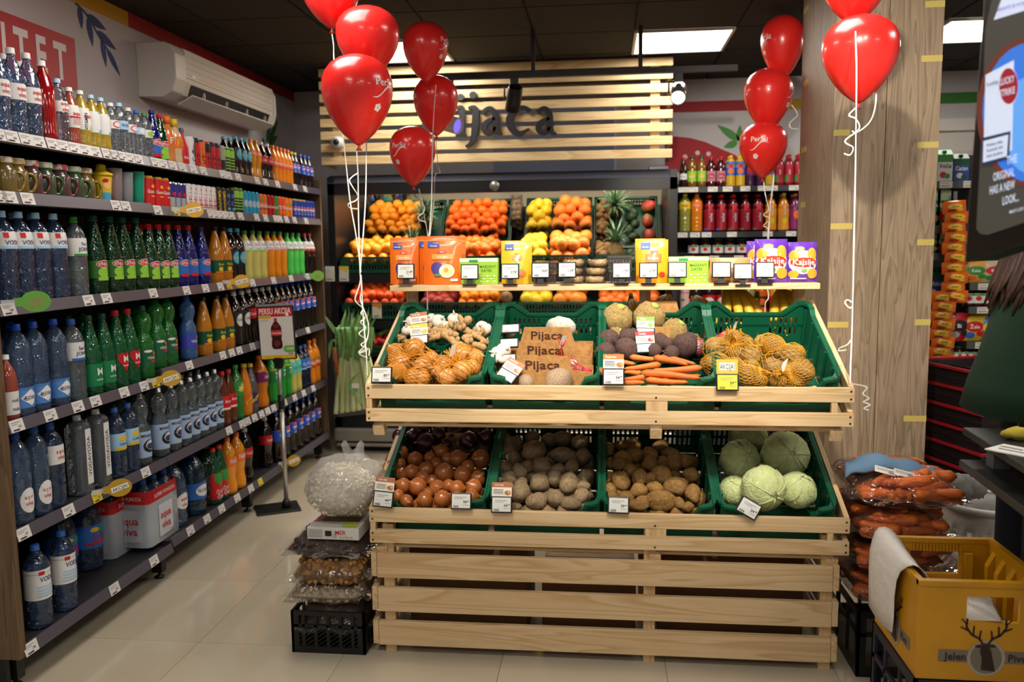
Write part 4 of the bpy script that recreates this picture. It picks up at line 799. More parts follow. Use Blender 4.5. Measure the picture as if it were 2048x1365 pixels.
# shrink-wrapped packs
FILM = film((.93, .95, .97), .5, .06, (22, .8), .5, (.72, .78, .86))
def pack(px, label, x, ry=0.):
    y = y_of(px, x, .3); z = shelf_z(6, y); R0 = root('water_bottle_pack', (x, y, z), label, 'bottle pack', 'shrink wrapped water packs on the bottom shelf', (0, 0, ry))
    ms = kind_mesh('avl')
    for i in (-1, 0, 1):
        for j in (-1, 1):
            b = obj('bottle', ms['body'], None, R0, (j*.045, i*.09, 0), scale=.94); obj('cap', ms['cap'], None, b)
    P = [(-.092, -.12), (-.075, -.137), (.075, -.137), (.092, -.12), (.094, 0), (.092, .12), (.075, .137), (-.075, .137), (-.092, .12)]
    w = B(); V = [(a*k, c*k, zz) for zz, k in ((.002, 1), (.1, 1.01), (.2, 1), (.25, .95)) for a, c in P]; n = len(P)
    w.add(V, [(j*n+i, j*n+(i+1) % n, (j+1)*n+(i+1) % n, (j+1)*n+i) for j in range(3) for i in range(n)], 0, True); obj('film', w, FILM, R0)
    bd = B(); V = [(a*k, c*k, zz) for zz, k in ((.205, 1.012), (.262, .97)) for a, c in P]
    bd.add(V, [(i, (i+1) % n, n+(i+1) % n, n+i) for i in range(n)], 0, True)
    fn = lambda x_, y_, d: Vector((.0965+d, x_, y_)); fn2 = lambda x_, y_, d: Vector((x_, -.142-d, y_))
    bd.prints([('t', 'SUPER PONUDA', 0, .232, .018, 2, .2), ('r', -.06, .06, .03, .18, 3), ('t', 'aqua', 0, .13, .036, 1, .1), ('t', 'viva', 0, .08, .036, 1, .1), ('t', '1,5L', .05, .035, .014, 1)], fn, .002)
    bd.prints([('t', 'SUPER PONUDA', 0, .232, .018, 2, .13), ('r', -.06, .06, .03, .18, 3), ('t', 'aqua', 0, .13, .036, 1, .1), ('t', 'viva', 0, .08, .036, 1, .1)], fn2, .002)
    obj('printed_band', bd, [LRED, LRED, LW, M('#d4dae4', .4, alpha=.75)], R0)
pack(222, 'shrink wrapped six pack of water set back on bottom shelf', -2.26, 0)
pack(292, 'shrink wrapped six pack of water with red band at shelf front', -2.14, 0)
# glass jars with handles, second shelf
JL = {'y': ('#82691e', '#b09048', 'yellow'), 'r': ('#5e2828', '#b03a50', 'red'), 'g': ('#25522a', '#8fc08f', 'green')}
jc = {}
for i, (zx, c) in enumerate(((20, 'y'), (95, 'y'), (185, 'r'), (270, 'g'), (365, 'r'), (450, 'g'), (520, 'y'))):
    r, h = .042, .135; x = XS-.03-r; y = max(y_of(zx*.3224, x, ST[2][0]+.06), 2.65+.086*i)
    body, lid, cn = JL[c]
    b = B().lathe([(a*r, z*h) for a, z in PF['jar']], 20)
    o = tag(obj('drinking_jar', b, M(body, .2, coat=.4, alpha=.93, var=('#45423c', 9, .3, .75)), None, (x, y, shelf_z(2, y))), f'{nth(i)} frosted drinking jar with {cn} tint and lid, second shelf', 'jar', 'drinking jars with handles on the second shelf')
    obj('lid', B().lathe([(r*.78, h*.84), (r*.8, h*.86), (r*.8, h*.98), (r*.74, h), (0, h)], 18), M(lid, .5, var=('#d8d2c8', 45, .45, .55)), o)
    obj('handle', B().tube(cat_rom([(r*.95*.7, r*.95*.7, h*.62), (r*1.3*.7, r*1.5*.7, h*.58), (r*1.4*.7, r*1.75*.7, h*.4), (r*1.2*.7, r*1.4*.7, h*.18), (r*.95*.7, r*.9*.7, h*.14)], 4), .006, 6), M(body, .2, coat=.4), o)
# ================================================================== fruit cooler at the back wall
CK = M('#141416', .35); CGRY = M('#4a4b55', .3, .3); CSIL = M('#8a8680', .35, .5)
c0 = Vector((-.76, 6.4, 0)); CXL, CXR, CYF, CYB = -2.0, .50, 6.03, 6.88
cooler = root('fruit_cooler', c0, 'black open refrigerated fruit cooler with mirror below the slatted sign', 'cooler')
def cpart(n, b, m, par=None, **k): return obj(n, b, m, par or cooler, None if par else -c0, **k)
cpart('plinth', B().box(CXL+.12, CXR-.1, CYF+.06, CYB, 0, .06), CK)
cpart('bumper', B().box(CXL, CXR, CYF-.05, CYF, .09, .19).box(CXL+.01, CXR-.01, CYF-.045, CYF, .05, .08), CSIL, bev=.015)
cpart('front_panel', B().box(CXL, CXR, CYF, CYF+.04, .06, .72), CK)
for a in ((CXL-.0, CXL+.05), (CXR-.05, CXR)): cpart('side_panel', B().box(a[0], a[1], CYF-.0, CYB, .06, 2.03), CK)
cpart('back_panel', B().box(CXL, CXR, CYB-.04, CYB, .06, 2.0), CK)
fb = B(); fnc = lambda x, y, d: Vector((d, x, y))
fb.prism([(CYF, 1.902), (CYF, 1.985), (CYF+.06, 2.04), (CYB, 2.04), (CYB, 1.985), (CYF+.3, 1.96), (CYF+.06, 1.96), (CYF+.035, 1.902)][::-1], fnc, CXL, CXR); cpart('canopy', fb, CK)
cpart('canopy_trim', B().add([(CXL, CYF-.004, 1.985), (CXR, CYF-.004, 1.985), (CXR, CYF+.056, 2.044), (CXL, CYF+.056, 2.044), (CXL, CYF+.01, 1.985), (CXR, CYF+.01, 1.985)], [(0, 1, 2, 3), (0, 4, 5, 1)]), CGRY)
cpart('canopy_handle', B().lathe([(.012, 0), (.03, .004), (.03, .012), (.0, .014)], 16, X=Matrix.Translation((-.775, CYF-.002, 1.945)) @ Matrix.Rotation(PI/2, 4, 'X') @ Matrix.Scale(1.2, 4)), CSIL)
mb = B().add([(CXL+.05, 6.60, 1.46), (CXR-.05, 6.60, 1.46), (CXR-.05, 6.36, 1.93), (CXL+.05, 6.36, 1.93)], [(0, 1, 2, 3)])
cpart('mirror', mb, M('#dcdad6', .015, 1.))
cpart('mirror_frame', B().box(CXL+.05, CXR-.05, 6.60, 6.62, 1.33, 1.46), CK)
for zt in (1.33, .99, .74): cpart('shelf', B().box(CXL+.05, CXR-.05, CYF+.01, CYB-.05, zt-.03, zt).box(CXL+.05, CXR-.05, CYF, CYF+.012, zt-.065, zt-.005), CK)
p = at(1322, 345, y=6.2); cpart('control_box', B().box(p.x-.09, p.x+.05, 6.17, 6.25, 2.04, 2.075), CGRY, bev=.004)
tube = cpart('lamp_tube', B().tube([(CXL+.1, CYF+.12, 1.94), (CXR-.1, CYF+.12, 1.94)], .012, 8), M('#ffedd2', .5, emis=6.))
for x in (-1.6, -1.0, -.4, .15):
    area((x, CYF+.10, 1.925), .5, .05, 8, (1, .86, .66), (math.radians(16), 0, 0))  # cooler light along the canopy tube
area((-.75, CYF+.06, 1.25), 2.3, .05, 3.2, (1, .86, .66), (math.radians(20), 0, 0))  # unseen lights under the cooler shelves, no tubes modelled
area((-.75, CYF+.06, .91), 2.3, .05, .8, (1, .86, .66), (math.radians(20), 0, 0))
for px, py, y, hc in [(688, 548, 6.025, None), (660, 548, 6.025, '#d8d8d0'), (754, 622, 6.025, '#c8792a')]:
    p = at(px, py, y=y); b = B().box(p.x-.035, p.x+.035, y-.004, y-.001, p.z-.055, p.z+.055, 0)
    b.prints([('r', p.x-.035, p.x+.035, p.z+.03, p.z+.055, 1), ('r', p.x-.025, p.x+.02, p.z-.045, p.z-.035, 2), ('e', p.x+.02, p.z+.025, .012, .01, 1)], lambda x, yy, d: Vector((x, y-.004-d, yy)))
    cpart('price_tag', b, [M('#cfc9bd', .55), M(hc or '#d0bb2c', .5), INKG])
# crates of fruit
CD = M('#0a3f2c', .4)
def fruit_crate_mesh(w, d, h):
    b = B(); t = .008
    b.box(-w/2, w/2, 0, d, 0, .006)
    for y in (0, d-t):
        b.box(-w/2, w/2, y, y+t, 0, .03).box(-w/2, w/2, y, y+t, h*.52, h*.6).box(-w/2, w/2, y-.006, y+t+.006, h-.018, h)
        n = int(w/.022)
        for k in range(n+1): x = -w/2+k*(w-.008)/n; b.box(x, x+.008, y, y+t, .03, h-.018)
    for x in (-w/2, w/2-t): b.box(x, x+t, 0, d, 0, h).box(x-.006, x+t+.006, -.006, d+.006, h-.016, h+.0)
    for x in (-w/2, w/2-.06):
        for y in (-.004, d-.008): b.box(x, x+.06, y, y+.012, h*.5, h)
    return b.mesh(CD)
_fc = {}
def fcrate(px0, px1, pyb, z, h, label, grp, d=.49, y=6.055):
    x0 = max(at(px0, pyb, y=y).x, CXL+.065); x1 = min(at(px1, pyb, y=y).x, CXR-.065); w = x1-x0-.016
    o = tag(obj('fruit_crate', fruit_crate_mesh(w, d, h), None, None, ((x0+x1)/2, y, z)), label, 'crate', grp); return (x0+.02, x1-.02, y+.02, y+d-.02, z, h)
FR = {
 'orange': (.042, M('#e2931c', .42, bump=(140, .12), var=('#d9820f', 3, .4, .7), sss=.1), 'orange', 'orange'),
 'tangerine': (.041, M('#e66a14', .4, bump=(140, .12), var=('#d9570c', 3, .4, .7), sss=.1), 'orange', 'orange'),
 'mandarin': (.034, M('#d9501c', .4, bump=(140, .12), var=('#c8400f', 3, .4, .7)), 'mandarin', 'mandarin'),
 'clementine': (.035, M('#ec8a1e', .4, bump=(140, .12), var=('#e2740f', 3, .4, .7)), 'mandarin', 'mandarin'),
 'pomelo': (.048, M('#e2c22e', .42, bump=(120, .1), var=('#d9b020', 3, .4, .7), sss=.1), 'pomelo', 'pomelo'),
 'grapefruit': (.051, M('#e58a2c', .42, bump=(120, .1), var=('#dd6f2c', 3, .35, .7), sss=.1), 'grapefruit', 'grapefruit'),
 'kiwi': (.027, M('#7a5a30', .8, bump=(200, .3), var=('#644823', 8, .4, .6)), 'kiwi', 'kiwi'),
 'avocado': (.038, M('#1f3a1c', .5, bump=(90, .4)), 'avocado', 'avocado'),
 'mango': (.048, M('#a8322c', .4, var=('#5c7a2c', 6, .45, .62)), 'mango', 'mango'),
 'pomegranate': (.046, M('#b0402c', .4, var=('#8a2030', 8, .4, .65)), 'pomegranate', 'pomegranate'),
 'coconut': (.055, M('#8a6848', .9, bump=(60, .8), var=('#6a4c32', 20, .4, .6, (1, 1, 6))), 'coconut', 'coconut'),
 'tomato': (.036, M('#b81c14', .25, coat=.3), 'tomato', 'tomato'),
 'persimmon': (.045, M('#d9541c', .35, var=('#e08a2c', 5, .45, .65)), 'persimmon', 'persimmon'),
}
_fm = {}
def fruit_mesh(k):
    if k in _fm: return _fm[k]
    r, m = FR[k][:2]; out = []
    for v in range(2):
        sc = {'kiwi': (1, 1, 1.3), 'avocado': (1, 1, 1.4), 'mango': (1, .9, 1.3), 'pomelo': (1, 1, 1.02)}.get(k, (1, 1, .93))
        dim = lambda d: 1-.07*math.exp(-((1-d.z)*9)) if k not in ('kiwi', 'avocado', 'mango', 'coconut') else (1-.18*max(0, d.z) if k == 'avocado' else 1)
        out.append(B().blob((0, 0, 0), tuple(r*s for s in sc), 16, 10, 0, .04, 1.6, v, fn=dim).mesh(m))
    _fm[k] = out; return out
def q_rand(): return Quaternion((random.random()-.5, random.random()-.5, random.random()-.5, random.random()-.5)).normalized()
def fruit(k, p, label, grp, s=1.):
    o = obj(k if k not in ('tangerine', 'clementine') else 'orange', random.choice(fruit_mesh(k)), None, None, p, q_rand(), scale=s*(.94+.12*random.random()))
    return tag(o, label, FR[k][3], grp)
def pile(k, box, label, grp, layers=2, slope=.2, base=.6, x0=None, x1=None, keep=1.):
    bx0, bx1, y0, y1, z, h = box; bx0 = x0 if x0 is not None else bx0; bx1 = x1 if x1 is not None else bx1
    r = FR[k][0]; L = 0
    for l in range(layers):
        yy = y0+r+l*r*.6; j = 0; lay = ('', ' of upper layer')[min(l, 1)]
        while yy <= y1-r*.8:
            xx = bx0+r+((j+l) % 2)*r*.9; i = 0; rw = ('front row', 'second row', 'third row', 'fourth row', 'fifth row', 'sixth row', 'seventh row', 'eighth row', 'ninth row', 'tenth row', 'eleventh row')[min(j, 10)]
            while xx <= bx1-r*.7:
                if random.random() < keep: fruit(k, (xx+random.uniform(-.26, .26)*r, yy+random.uniform(-.26, .26)*r, z+h*base+r*.5+l*r*1.55+slope*(yy-y0)+random.uniform(-.3, .34)*r), f'{label}, {nth(i)} from left, {rw}{lay}', grp)
                xx += 1.96*r; i += 1
            yy += 1.8*r; j += 1
cb = fcrate(652, 853, 540, 1.33, .125, 'green crate of yellow oranges behind the balloon ribbons, top shelf', 'fruit crates on the cooler top shelf')
pile('orange', (cb[0], cb[1]-.13, *cb[2:]), 'yellowish orange behind the balloon ribbons', 'oranges in the cooler crate behind the ribbons', 2)
cc = fcrate(856, 1003, 540, 1.33, .125, 'green crate of deep oranges behind the orange pouches, top shelf', 'fruit crates on the cooler top shelf')
pile('tangerine', cc, 'deep orange fruit behind the plum pouches', 'oranges in the cooler crate behind the pouches', 2)
cd_ = fcrate(1032, 1182, 540, 1.33, .125, 'green crate of pomelos and grapefruit in the middle, top shelf', 'fruit crates on the cooler top shelf')
mid = cd_[0]+(cd_[1]-cd_[0])*.41
pile('pomelo', cd_, 'yellow pomelo in the top citrus crate', 'pomelos in the cooler citrus crate', 2, x1=mid)
pile('grapefruit', cd_, 'orange grapefruit in the top citrus crate', 'grapefruits in the cooler citrus crate', 2, x0=mid)
ce = fcrate(1185, 1330, 540, 1.33, .125, 'green crate of kiwis, pineapple, avocados and mangoes, top shelf', 'fruit crates on the cooler top shelf')
w_ = ce[1]-ce[0]
pile('kiwi', ce, 'brown kiwi left of the pineapple', 'kiwis in the cooler crate', 2, x1=ce[0]+w_*.25, base=.45)
pile('avocado', ce, 'dark green avocado right of the pineapple', 'avocados in the cooler crate', 1, x0=ce[0]+w_*.48, x1=ce[0]+w_*.76, base=.3)
pile('mango', ce, 'red green mango on top shelf', 'mangoes in the cooler crate', 1, x0=ce[0]+w_*.78, base=.3)
# pineapples
PA = M('#7a5a24', .6, bump=(60, 1.), var=('#4a4a1e', 30, .4, .6)); PLF = M('#5d7a5c', .5, var=('#35563a', 6, .4, .6))
def pineapple(p, label, s=1., tilt=(0, 0, 0)):
    b = B().blob((0, 0, .09), (.06, .06, .095), 18, 12, 0, .06, 9, 1)
    o = tag(obj('pineapple', b, PA, None, p, tilt, scale=s), label, 'pineapple')
    l = B()
    for i in range(34):
        a = i*2.399; t = i/34; rr = .012+.018*t; L = .10+.08*(1-t); el = 1.45-1.0*t
        P = []; 
        for k in range(5):
            u = k/4; e = el-.35*u*u*(.5+t); P.append((math.cos(a)*(rr*.6+L*u*math.cos(e)), math.sin(a)*(rr*.6+L*u*math.cos(e)), .175+L*u*math.sin(e)*1.1))
        l.strip(P, [.022, .02, .015, .009, .001], (-math.sin(a), math.cos(a), 0))
    obj('leaf_crown', l, PLF, o)['kind'] = 'stuff'; return o
p = at(826, 515, y=6.26); pineapple((p.x, 6.26, 1.36), 'pineapple with grey green crown standing beside the yellow oranges', .95)
p = at(1231, 520, y=6.2); pineapple((p.x, 6.2, 1.355), 'pineapple with spiky crown between the kiwis and avocados', 1.05)
# clear boxes of kiwis between the citrus crates
x_ = at(1017, 500, y=6.2).x; PLA = film((.95, .96, .95), .7, .05, (20, .3), .04)
for j, z in ((0, 1.335), (1, 1.45)):
    R0 = root('fruit_box', (x_, 6.2, z), ('lower' if j == 0 else 'upper')+' clear plastic box of kiwis between the citrus crates', 'fruit box', 'clear kiwi boxes in the cooler')
    obj('box', B().box(-.045, .045, -.12, .12, 0, .1), PLA, R0, bev=.008)
    for i in range(8): fruit('kiwi', (x_-.02+.04*(i % 2), 6.2-.09+.06*(i//2), z+.03+.03*random.random()), f"kiwi inside the {'lower' if j == 0 else 'upper'} clear plastic box, {'left' if i % 2 == 0 else 'right'} side, {nth(i//2)} from front", 'kiwis in the clear boxes', .8)
# second shelf
G2 = 'fruit crates on the cooler second shelf'
c2 = fcrate(652, 812, 610, .99, .13, 'dark crate of red mandarins above the leeks, second shelf', G2); pile('mandarin', c2, 'red mandarin behind the ribbons, second shelf', 'mandarins in the crate above the leeks', 2, base=.75)
c3 = fcrate(830, 1000, 610, .99, .13, 'dark crate of pomegranates and clementines, second shelf', G2); m3 = c3[0]+(c3[1]-c3[0])*.45
pile('pomegranate', c3, 'red pomegranate on the second cooler shelf', 'pomegranates in the cooler', 1, base=.75, x1=m3); pile('clementine', c3, 'bright clementine beside the pomegranates', 'clementines in the cooler', 2, base=.7, x0=m3+.02)
for i, (px, py) in enumerate(((1013, 595), (1011, 617), (1000, 622))): p = at(px, py, y=6.12+.03*(i == 2)); fruit('coconut', p, ('upper round brown coconut', 'lower round brown coconut', 'hidden brown coconut low at left')[i]+' between the second shelf crates', 'coconuts in the cooler', .85)
c4 = fcrate(1030, 1185, 610, .99, .13, 'dark crate of pomelos and grapefruit, second shelf', G2); m4 = c4[0]+(c4[1]-c4[0])*.5
pile('pomelo', c4, 'yellow pomelo on the second cooler shelf', 'pomelos on the second cooler shelf', 1, base=.8, x1=m4); pile('grapefruit', c4, 'orange grapefruit on the second cooler shelf', 'grapefruits on the second cooler shelf', 1, base=.8, x0=m4)
c5 = fcrate(1190, 1325, 610, .99, .13, 'dark crate of persimmons at the right end, second shelf', G2); pile('persimmon', c5, 'red persimmon on the second cooler shelf', 'persimmons in the cooler', 1, base=.7)
# third shelf, left end
c6 = fcrate(690, 815, 700, .74, .06, 'dark crate of tomatoes and cucumbers, third cooler shelf', G2); 
pile('tomato', (c6[0]+.08, c6[1], c6[2], c6[3]-.2, c6[4], c6[5]), 'red tomato before the pale cucumbers', 'tomatoes in the cooler', 1, base=.6)
CUC = M('#6a8436', .4, var=('#95a85a', 14, .4, .6, (1, 6, 6)))
for i in range(6):
    x0 = c6[0]+.1+.06*i; b = B().tube(cat_rom([(-.12, 0, -.01), (-.05, 0, .01), (.05, 0, .012), (.12, 0, -.01)], 4), [.012]+[.02]*11+[.012], 8)
    tag(obj('cucumber', b, CUC, None, (x0+.03, 6.36+.02*(i % 2), .83+(.018*i) % .05), (0, 0, 1.0+.25*random.random())), f'pale green cucumber behind the tomatoes, {nth(i)} from left', 'cucumber', 'cucumbers in the cooler')
# ------------------------------------------------------------------ slatted sign with letters
SLAT = wood('#dfc595', '#d8bb88', '#c9a772', 'x', .8, .55)
ys = 6.0
sign = root('slatted_sign', (-.78, ys, 2.1), 'pale wooden slatted header hanging above the fruit cooler', 'sign panel')
for i in range(8):
    a, b = at(645, 141.5+25.1*i, y=ys), at(645, 157.5+25.2*i, y=ys); c = (a.z+b.z)/2+.012
    obj('slat', B().box(-1.245, 1.24, 0, .022, -(a.z-b.z)/2, (a.z-b.z)/2), SLAT, sign, (0, 0, c-2.1), bev=.002)
    for x in (-1.245, 1.21): obj('return_slat', B().box(x, x+.022, .023, .3, -(a.z-b.z)/2, (a.z-b.z)/2), SLAT, sign, (0, 0, c-2.1))
for px in (674, 1310): x = at(px, 230, y=ys+.03).x+.78; obj('upright', B().box(x-.032, x+.032, .023, .05, .02, .69), SLAT, sign)
DK = M('#232326', .45)
ltr = root('sign_letters', (-.5, ys-.03, 2.3), 'large dark raised letters spelling Pijaca on the slatted sign', 'sign lettering')
def glyph(strokes, dots=()):
    b = B(); X0 = Vector((-.5, ys-.03, 2.3))
    for st in strokes:
        P = cat_rom([Vector((*( (lambda p: (p.x, p.z))(at(s[0], s[1], y=ys-.03)) ), s[2]*.00355)) for s in st], 5)
        V = []; n = len(P)
        for i, p in enumerate(P):
            t = P[min(i+1, n-1)]-P[max(0, i-1)]; nn = Vector((-t.y, t.x)).normalized()*p.z/2
            for d in (0, .028): V += [Vector((p.x+nn.x, ys-.03+d, p.y+nn.y))-X0, Vector((p.x-nn.x, ys-.03+d, p.y-nn.y))-X0]
        F = []
        for i in range(n-1):
            a, c = 4*i, 4*i+4; F += [(a, a+1, c+1, c), (a+2, c+2, c+3, a+3), (a, c, c+2, a+2), (a+1, a+3, c+3, c+1)]
        F += [(0, 2, 3, 1), (4*n-4, 4*n-3, 4*n-1, 4*n-2)]; b.add(V, F)
    for px, py, r in dots:
        p = at(px, py, y=ys-.03); pts = [(p.x+math.cos(a*PI/8)*r*.0036, p.z+math.sin(a*PI/8)*r*.0033) for a in range(16)]
        b.prism(pts, lambda x, y, d: Vector((x, ys-.03+.028-d, y))-X0, 0, .028)
    return b
GA = lambda x: [[(x+5, 226, 8), (x+12, 219, 8), (x+21, 217, 9), (x+29, 226, 12), (x+31, 240, 13), (x+31, 256, 13), (x+36, 265, 9), (x+44, 267, 3)], [(x+30, 237, 5), (x+20, 240, 8), (x+10, 248, 11), (x+8, 258, 12), (x+15, 266, 9), (x+24, 263, 7), (x+31, 254, 5)]]
obj('letter', glyph([[(852, 197, 15), (852, 230, 15), (851, 270, 15)], [(842, 198, 4), (860, 196, 6), (884, 200, 12), (892, 216, 15), (882, 232, 12), (862, 238, 6)], [(838, 271, 5), (866, 271, 5)]]), DK, ltr)
obj('letter', glyph([[(912, 216, 4), (920, 215, 9), (924, 222, 12), (923, 262, 12), (923, 268, 12)], [(911, 270, 5), (932, 270, 5)]], [(921, 194, 7)]), DK, ltr)
obj('letter', glyph([[(936, 216, 4), (946, 215, 9), (951, 222, 13), (950, 250, 14), (947, 276, 12), (940, 288, 8), (931, 293, 4)]], [(946, 190, 7.5)]), DK, ltr)
obj('letter', glyph(GA(960)), DK, ltr)
obj('letter', glyph([[(1059, 223, 11), (1050, 215, 7), (1036, 217, 10), (1023, 230, 15), (1020, 246, 17), (1027, 261, 14), (1040, 267, 10), (1058, 257, 3)]]), DK, ltr)
obj('letter', glyph(GA(1069)), DK, ltr)
wp = [at(985, 222, y=6.915), at(1228, 345, y=6.915)]
w1 = struct('window_1', B().box(wp[0].x, wp[1].x, 6.912, 6.918, wp[1].z-.3, wp[0].z), M('#9aa2bb', .4))
obj('window_frame', B().box(wp[1].x, wp[1].x+.02, 6.905, 6.918, wp[1].z-.3, wp[0].z).box(wp[0].x, wp[1].x, 6.905, 6.918, wp[0].z, wp[0].z+.015), M('#d5dae6', .4), w1)
dc = at(677, 286, y=ys-.01); o = tag(obj('security_camera', B().lathe([(.045, 0), (.045, .02), (.04, .05), (.0, .062)], 18, X=Matrix.Rotation(PI/2, 4, 'X')), M('#c8c8c8', .4), None, dc), 'small white dome camera on the lower left slats', 'camera')
obj('lens', B().blob((0, -.055, -.0), .022, 12, 8), BLACK, o)
# ------------------------------------------------------------------ light track with spots
ty = 5.2; a, b = at(905, 158, y=ty), at(1475, 132, y=ty); tz = (a.z+b.z)/2
track = root('light_track', (.3, ty, tz), 'black ceiling light track hanging on two rods before the sign', 'light track')
obj('rail', B().box(at(888, 152, y=ty).x-.3, b.x-.3, -.018, .018, -.017, .017), DK, track)
for px in (1066, 1281): x = at(px, 100, y=ty).x-.3; obj('hanging_rod', B().box(x-.012, x+.012, -.01, .01, .017, 2.805-tz), DK, track)
def tspot(px, py, d, label, lens, body, aim, L=.15, r=.045):
    p = at(px, py, y=ty); q = Vector(aim).to_track_quat('-Z', 'Y')
    R0 = root('track_spotlight', p, label, 'spotlight', None, q)
    obj('housing', B().lathe([(r*.9, L/2), (r, L/2-.01), (r, -L/2), (r*.9, -L/2), (r*.86, -L/2+.02)], 20, cap=False).lathe([(r*.9, L/2), (0, L/2)], 20), body, R0)
    obj('lamp', B().lathe([(r*.86, -L/2+.012), (0, -L/2+.01)], 20, cap=False), lens, R0)
    qi = q.inverted(); up_ = qi @ Vector((0, 0, tz-p.z-.017)); sd = qi @ Vector((-1, 0, 0))
    b = B().beam(up_*1., up_*.55, .05, .03).tube([up_*.6, up_*.55+sd*(r+.012), sd*(r+.012)], .006, 6); obj('bracket', b, DK, R0)
tspot(1028, 197, 0, 'black track spotlight pointing down at the letters', M('#7a70d8', .4, emis=.8), BLACK, (-.25, .7, -1.))
tspot(1357, 186, 0, 'lit chrome track spotlight aimed toward the aisle', M('#fff4e0', .5, emis=14.), M('#a8a8aa', .25, .8), (-.12, -1, -.62))
tspot(900, 248, 0, 'pale track spotlight with violet lens half hidden by balloons', M('#7a6ae0', .4, emis=1.2), M('#b9b2a8', .4), (1, -.5, -.35), .13, .05)
# ------------------------------------------------------------------ juice shelves right of the cooler
jy = 6.36; j0 = Vector((1.15, 6.6, 0))
js = root('juice_shelving', j0, 'dark shelving with juice bottles right of the fruit cooler', 'shelving unit')
JT = {1: 1.935, 2: 1.607, 3: 1.435, 4: .95}
obj('back_panel', B().box(.53, 1.9, 6.86, 6.9, .05, 1.99), M('#19191b', .5), js, -j0)
obj('side_panel', B().box(.515, .53, jy, 6.9, .0, 2.0), M('#2d2c33', .4), js, -j0); obj('base', B().box(.53, 1.9, jy+.05, 6.86, 0, .12), BLACK, js, -j0)
for k, z in list(JT.items())+[(5, .5)]:
    s_ = obj('shelf', B().box(.53, 1.9, jy+.012, 6.86, z-.03, z), SHELF, js, -j0)
    obj('price_rail', B().box(.53, 1.9, jy, jy+.012, z-.04, z+.0), M('#3a3940', .35, .2), s_)
    for i, px in enumerate({1: (1366, 1386, 1425, 1455, 1490, 1525, 1545, 1587), 2: (1366, 1391, 1414, 1465, 1537, 1584)}.get(k, (1380, 1430, 1480, 1540))):
        x = y_of(px, 0, 0) if False else at(px, 400, y=jy).x
        b = B().box(x-.035, x+.035, jy-.002, jy-.0005, z-.038, z-.002, 0); b.prints([('r', x-.028, x+.01, z-.014, z-.011, 1), ('t', str(79+13*i), x+.016, z-.024, .01, 2)], lambda xx, yy, d: Vector((xx, jy-.002-d, yy)))
        obj('price_tag', b, [M('#d8d5ce', .5), INKG, INK], s_)
YG, DRED, OJ = M('#8a8a3a', .15, coat=.5), M('#4a0c14', .1, coat=.6), M('#cf7a14', .15, coat=.5)
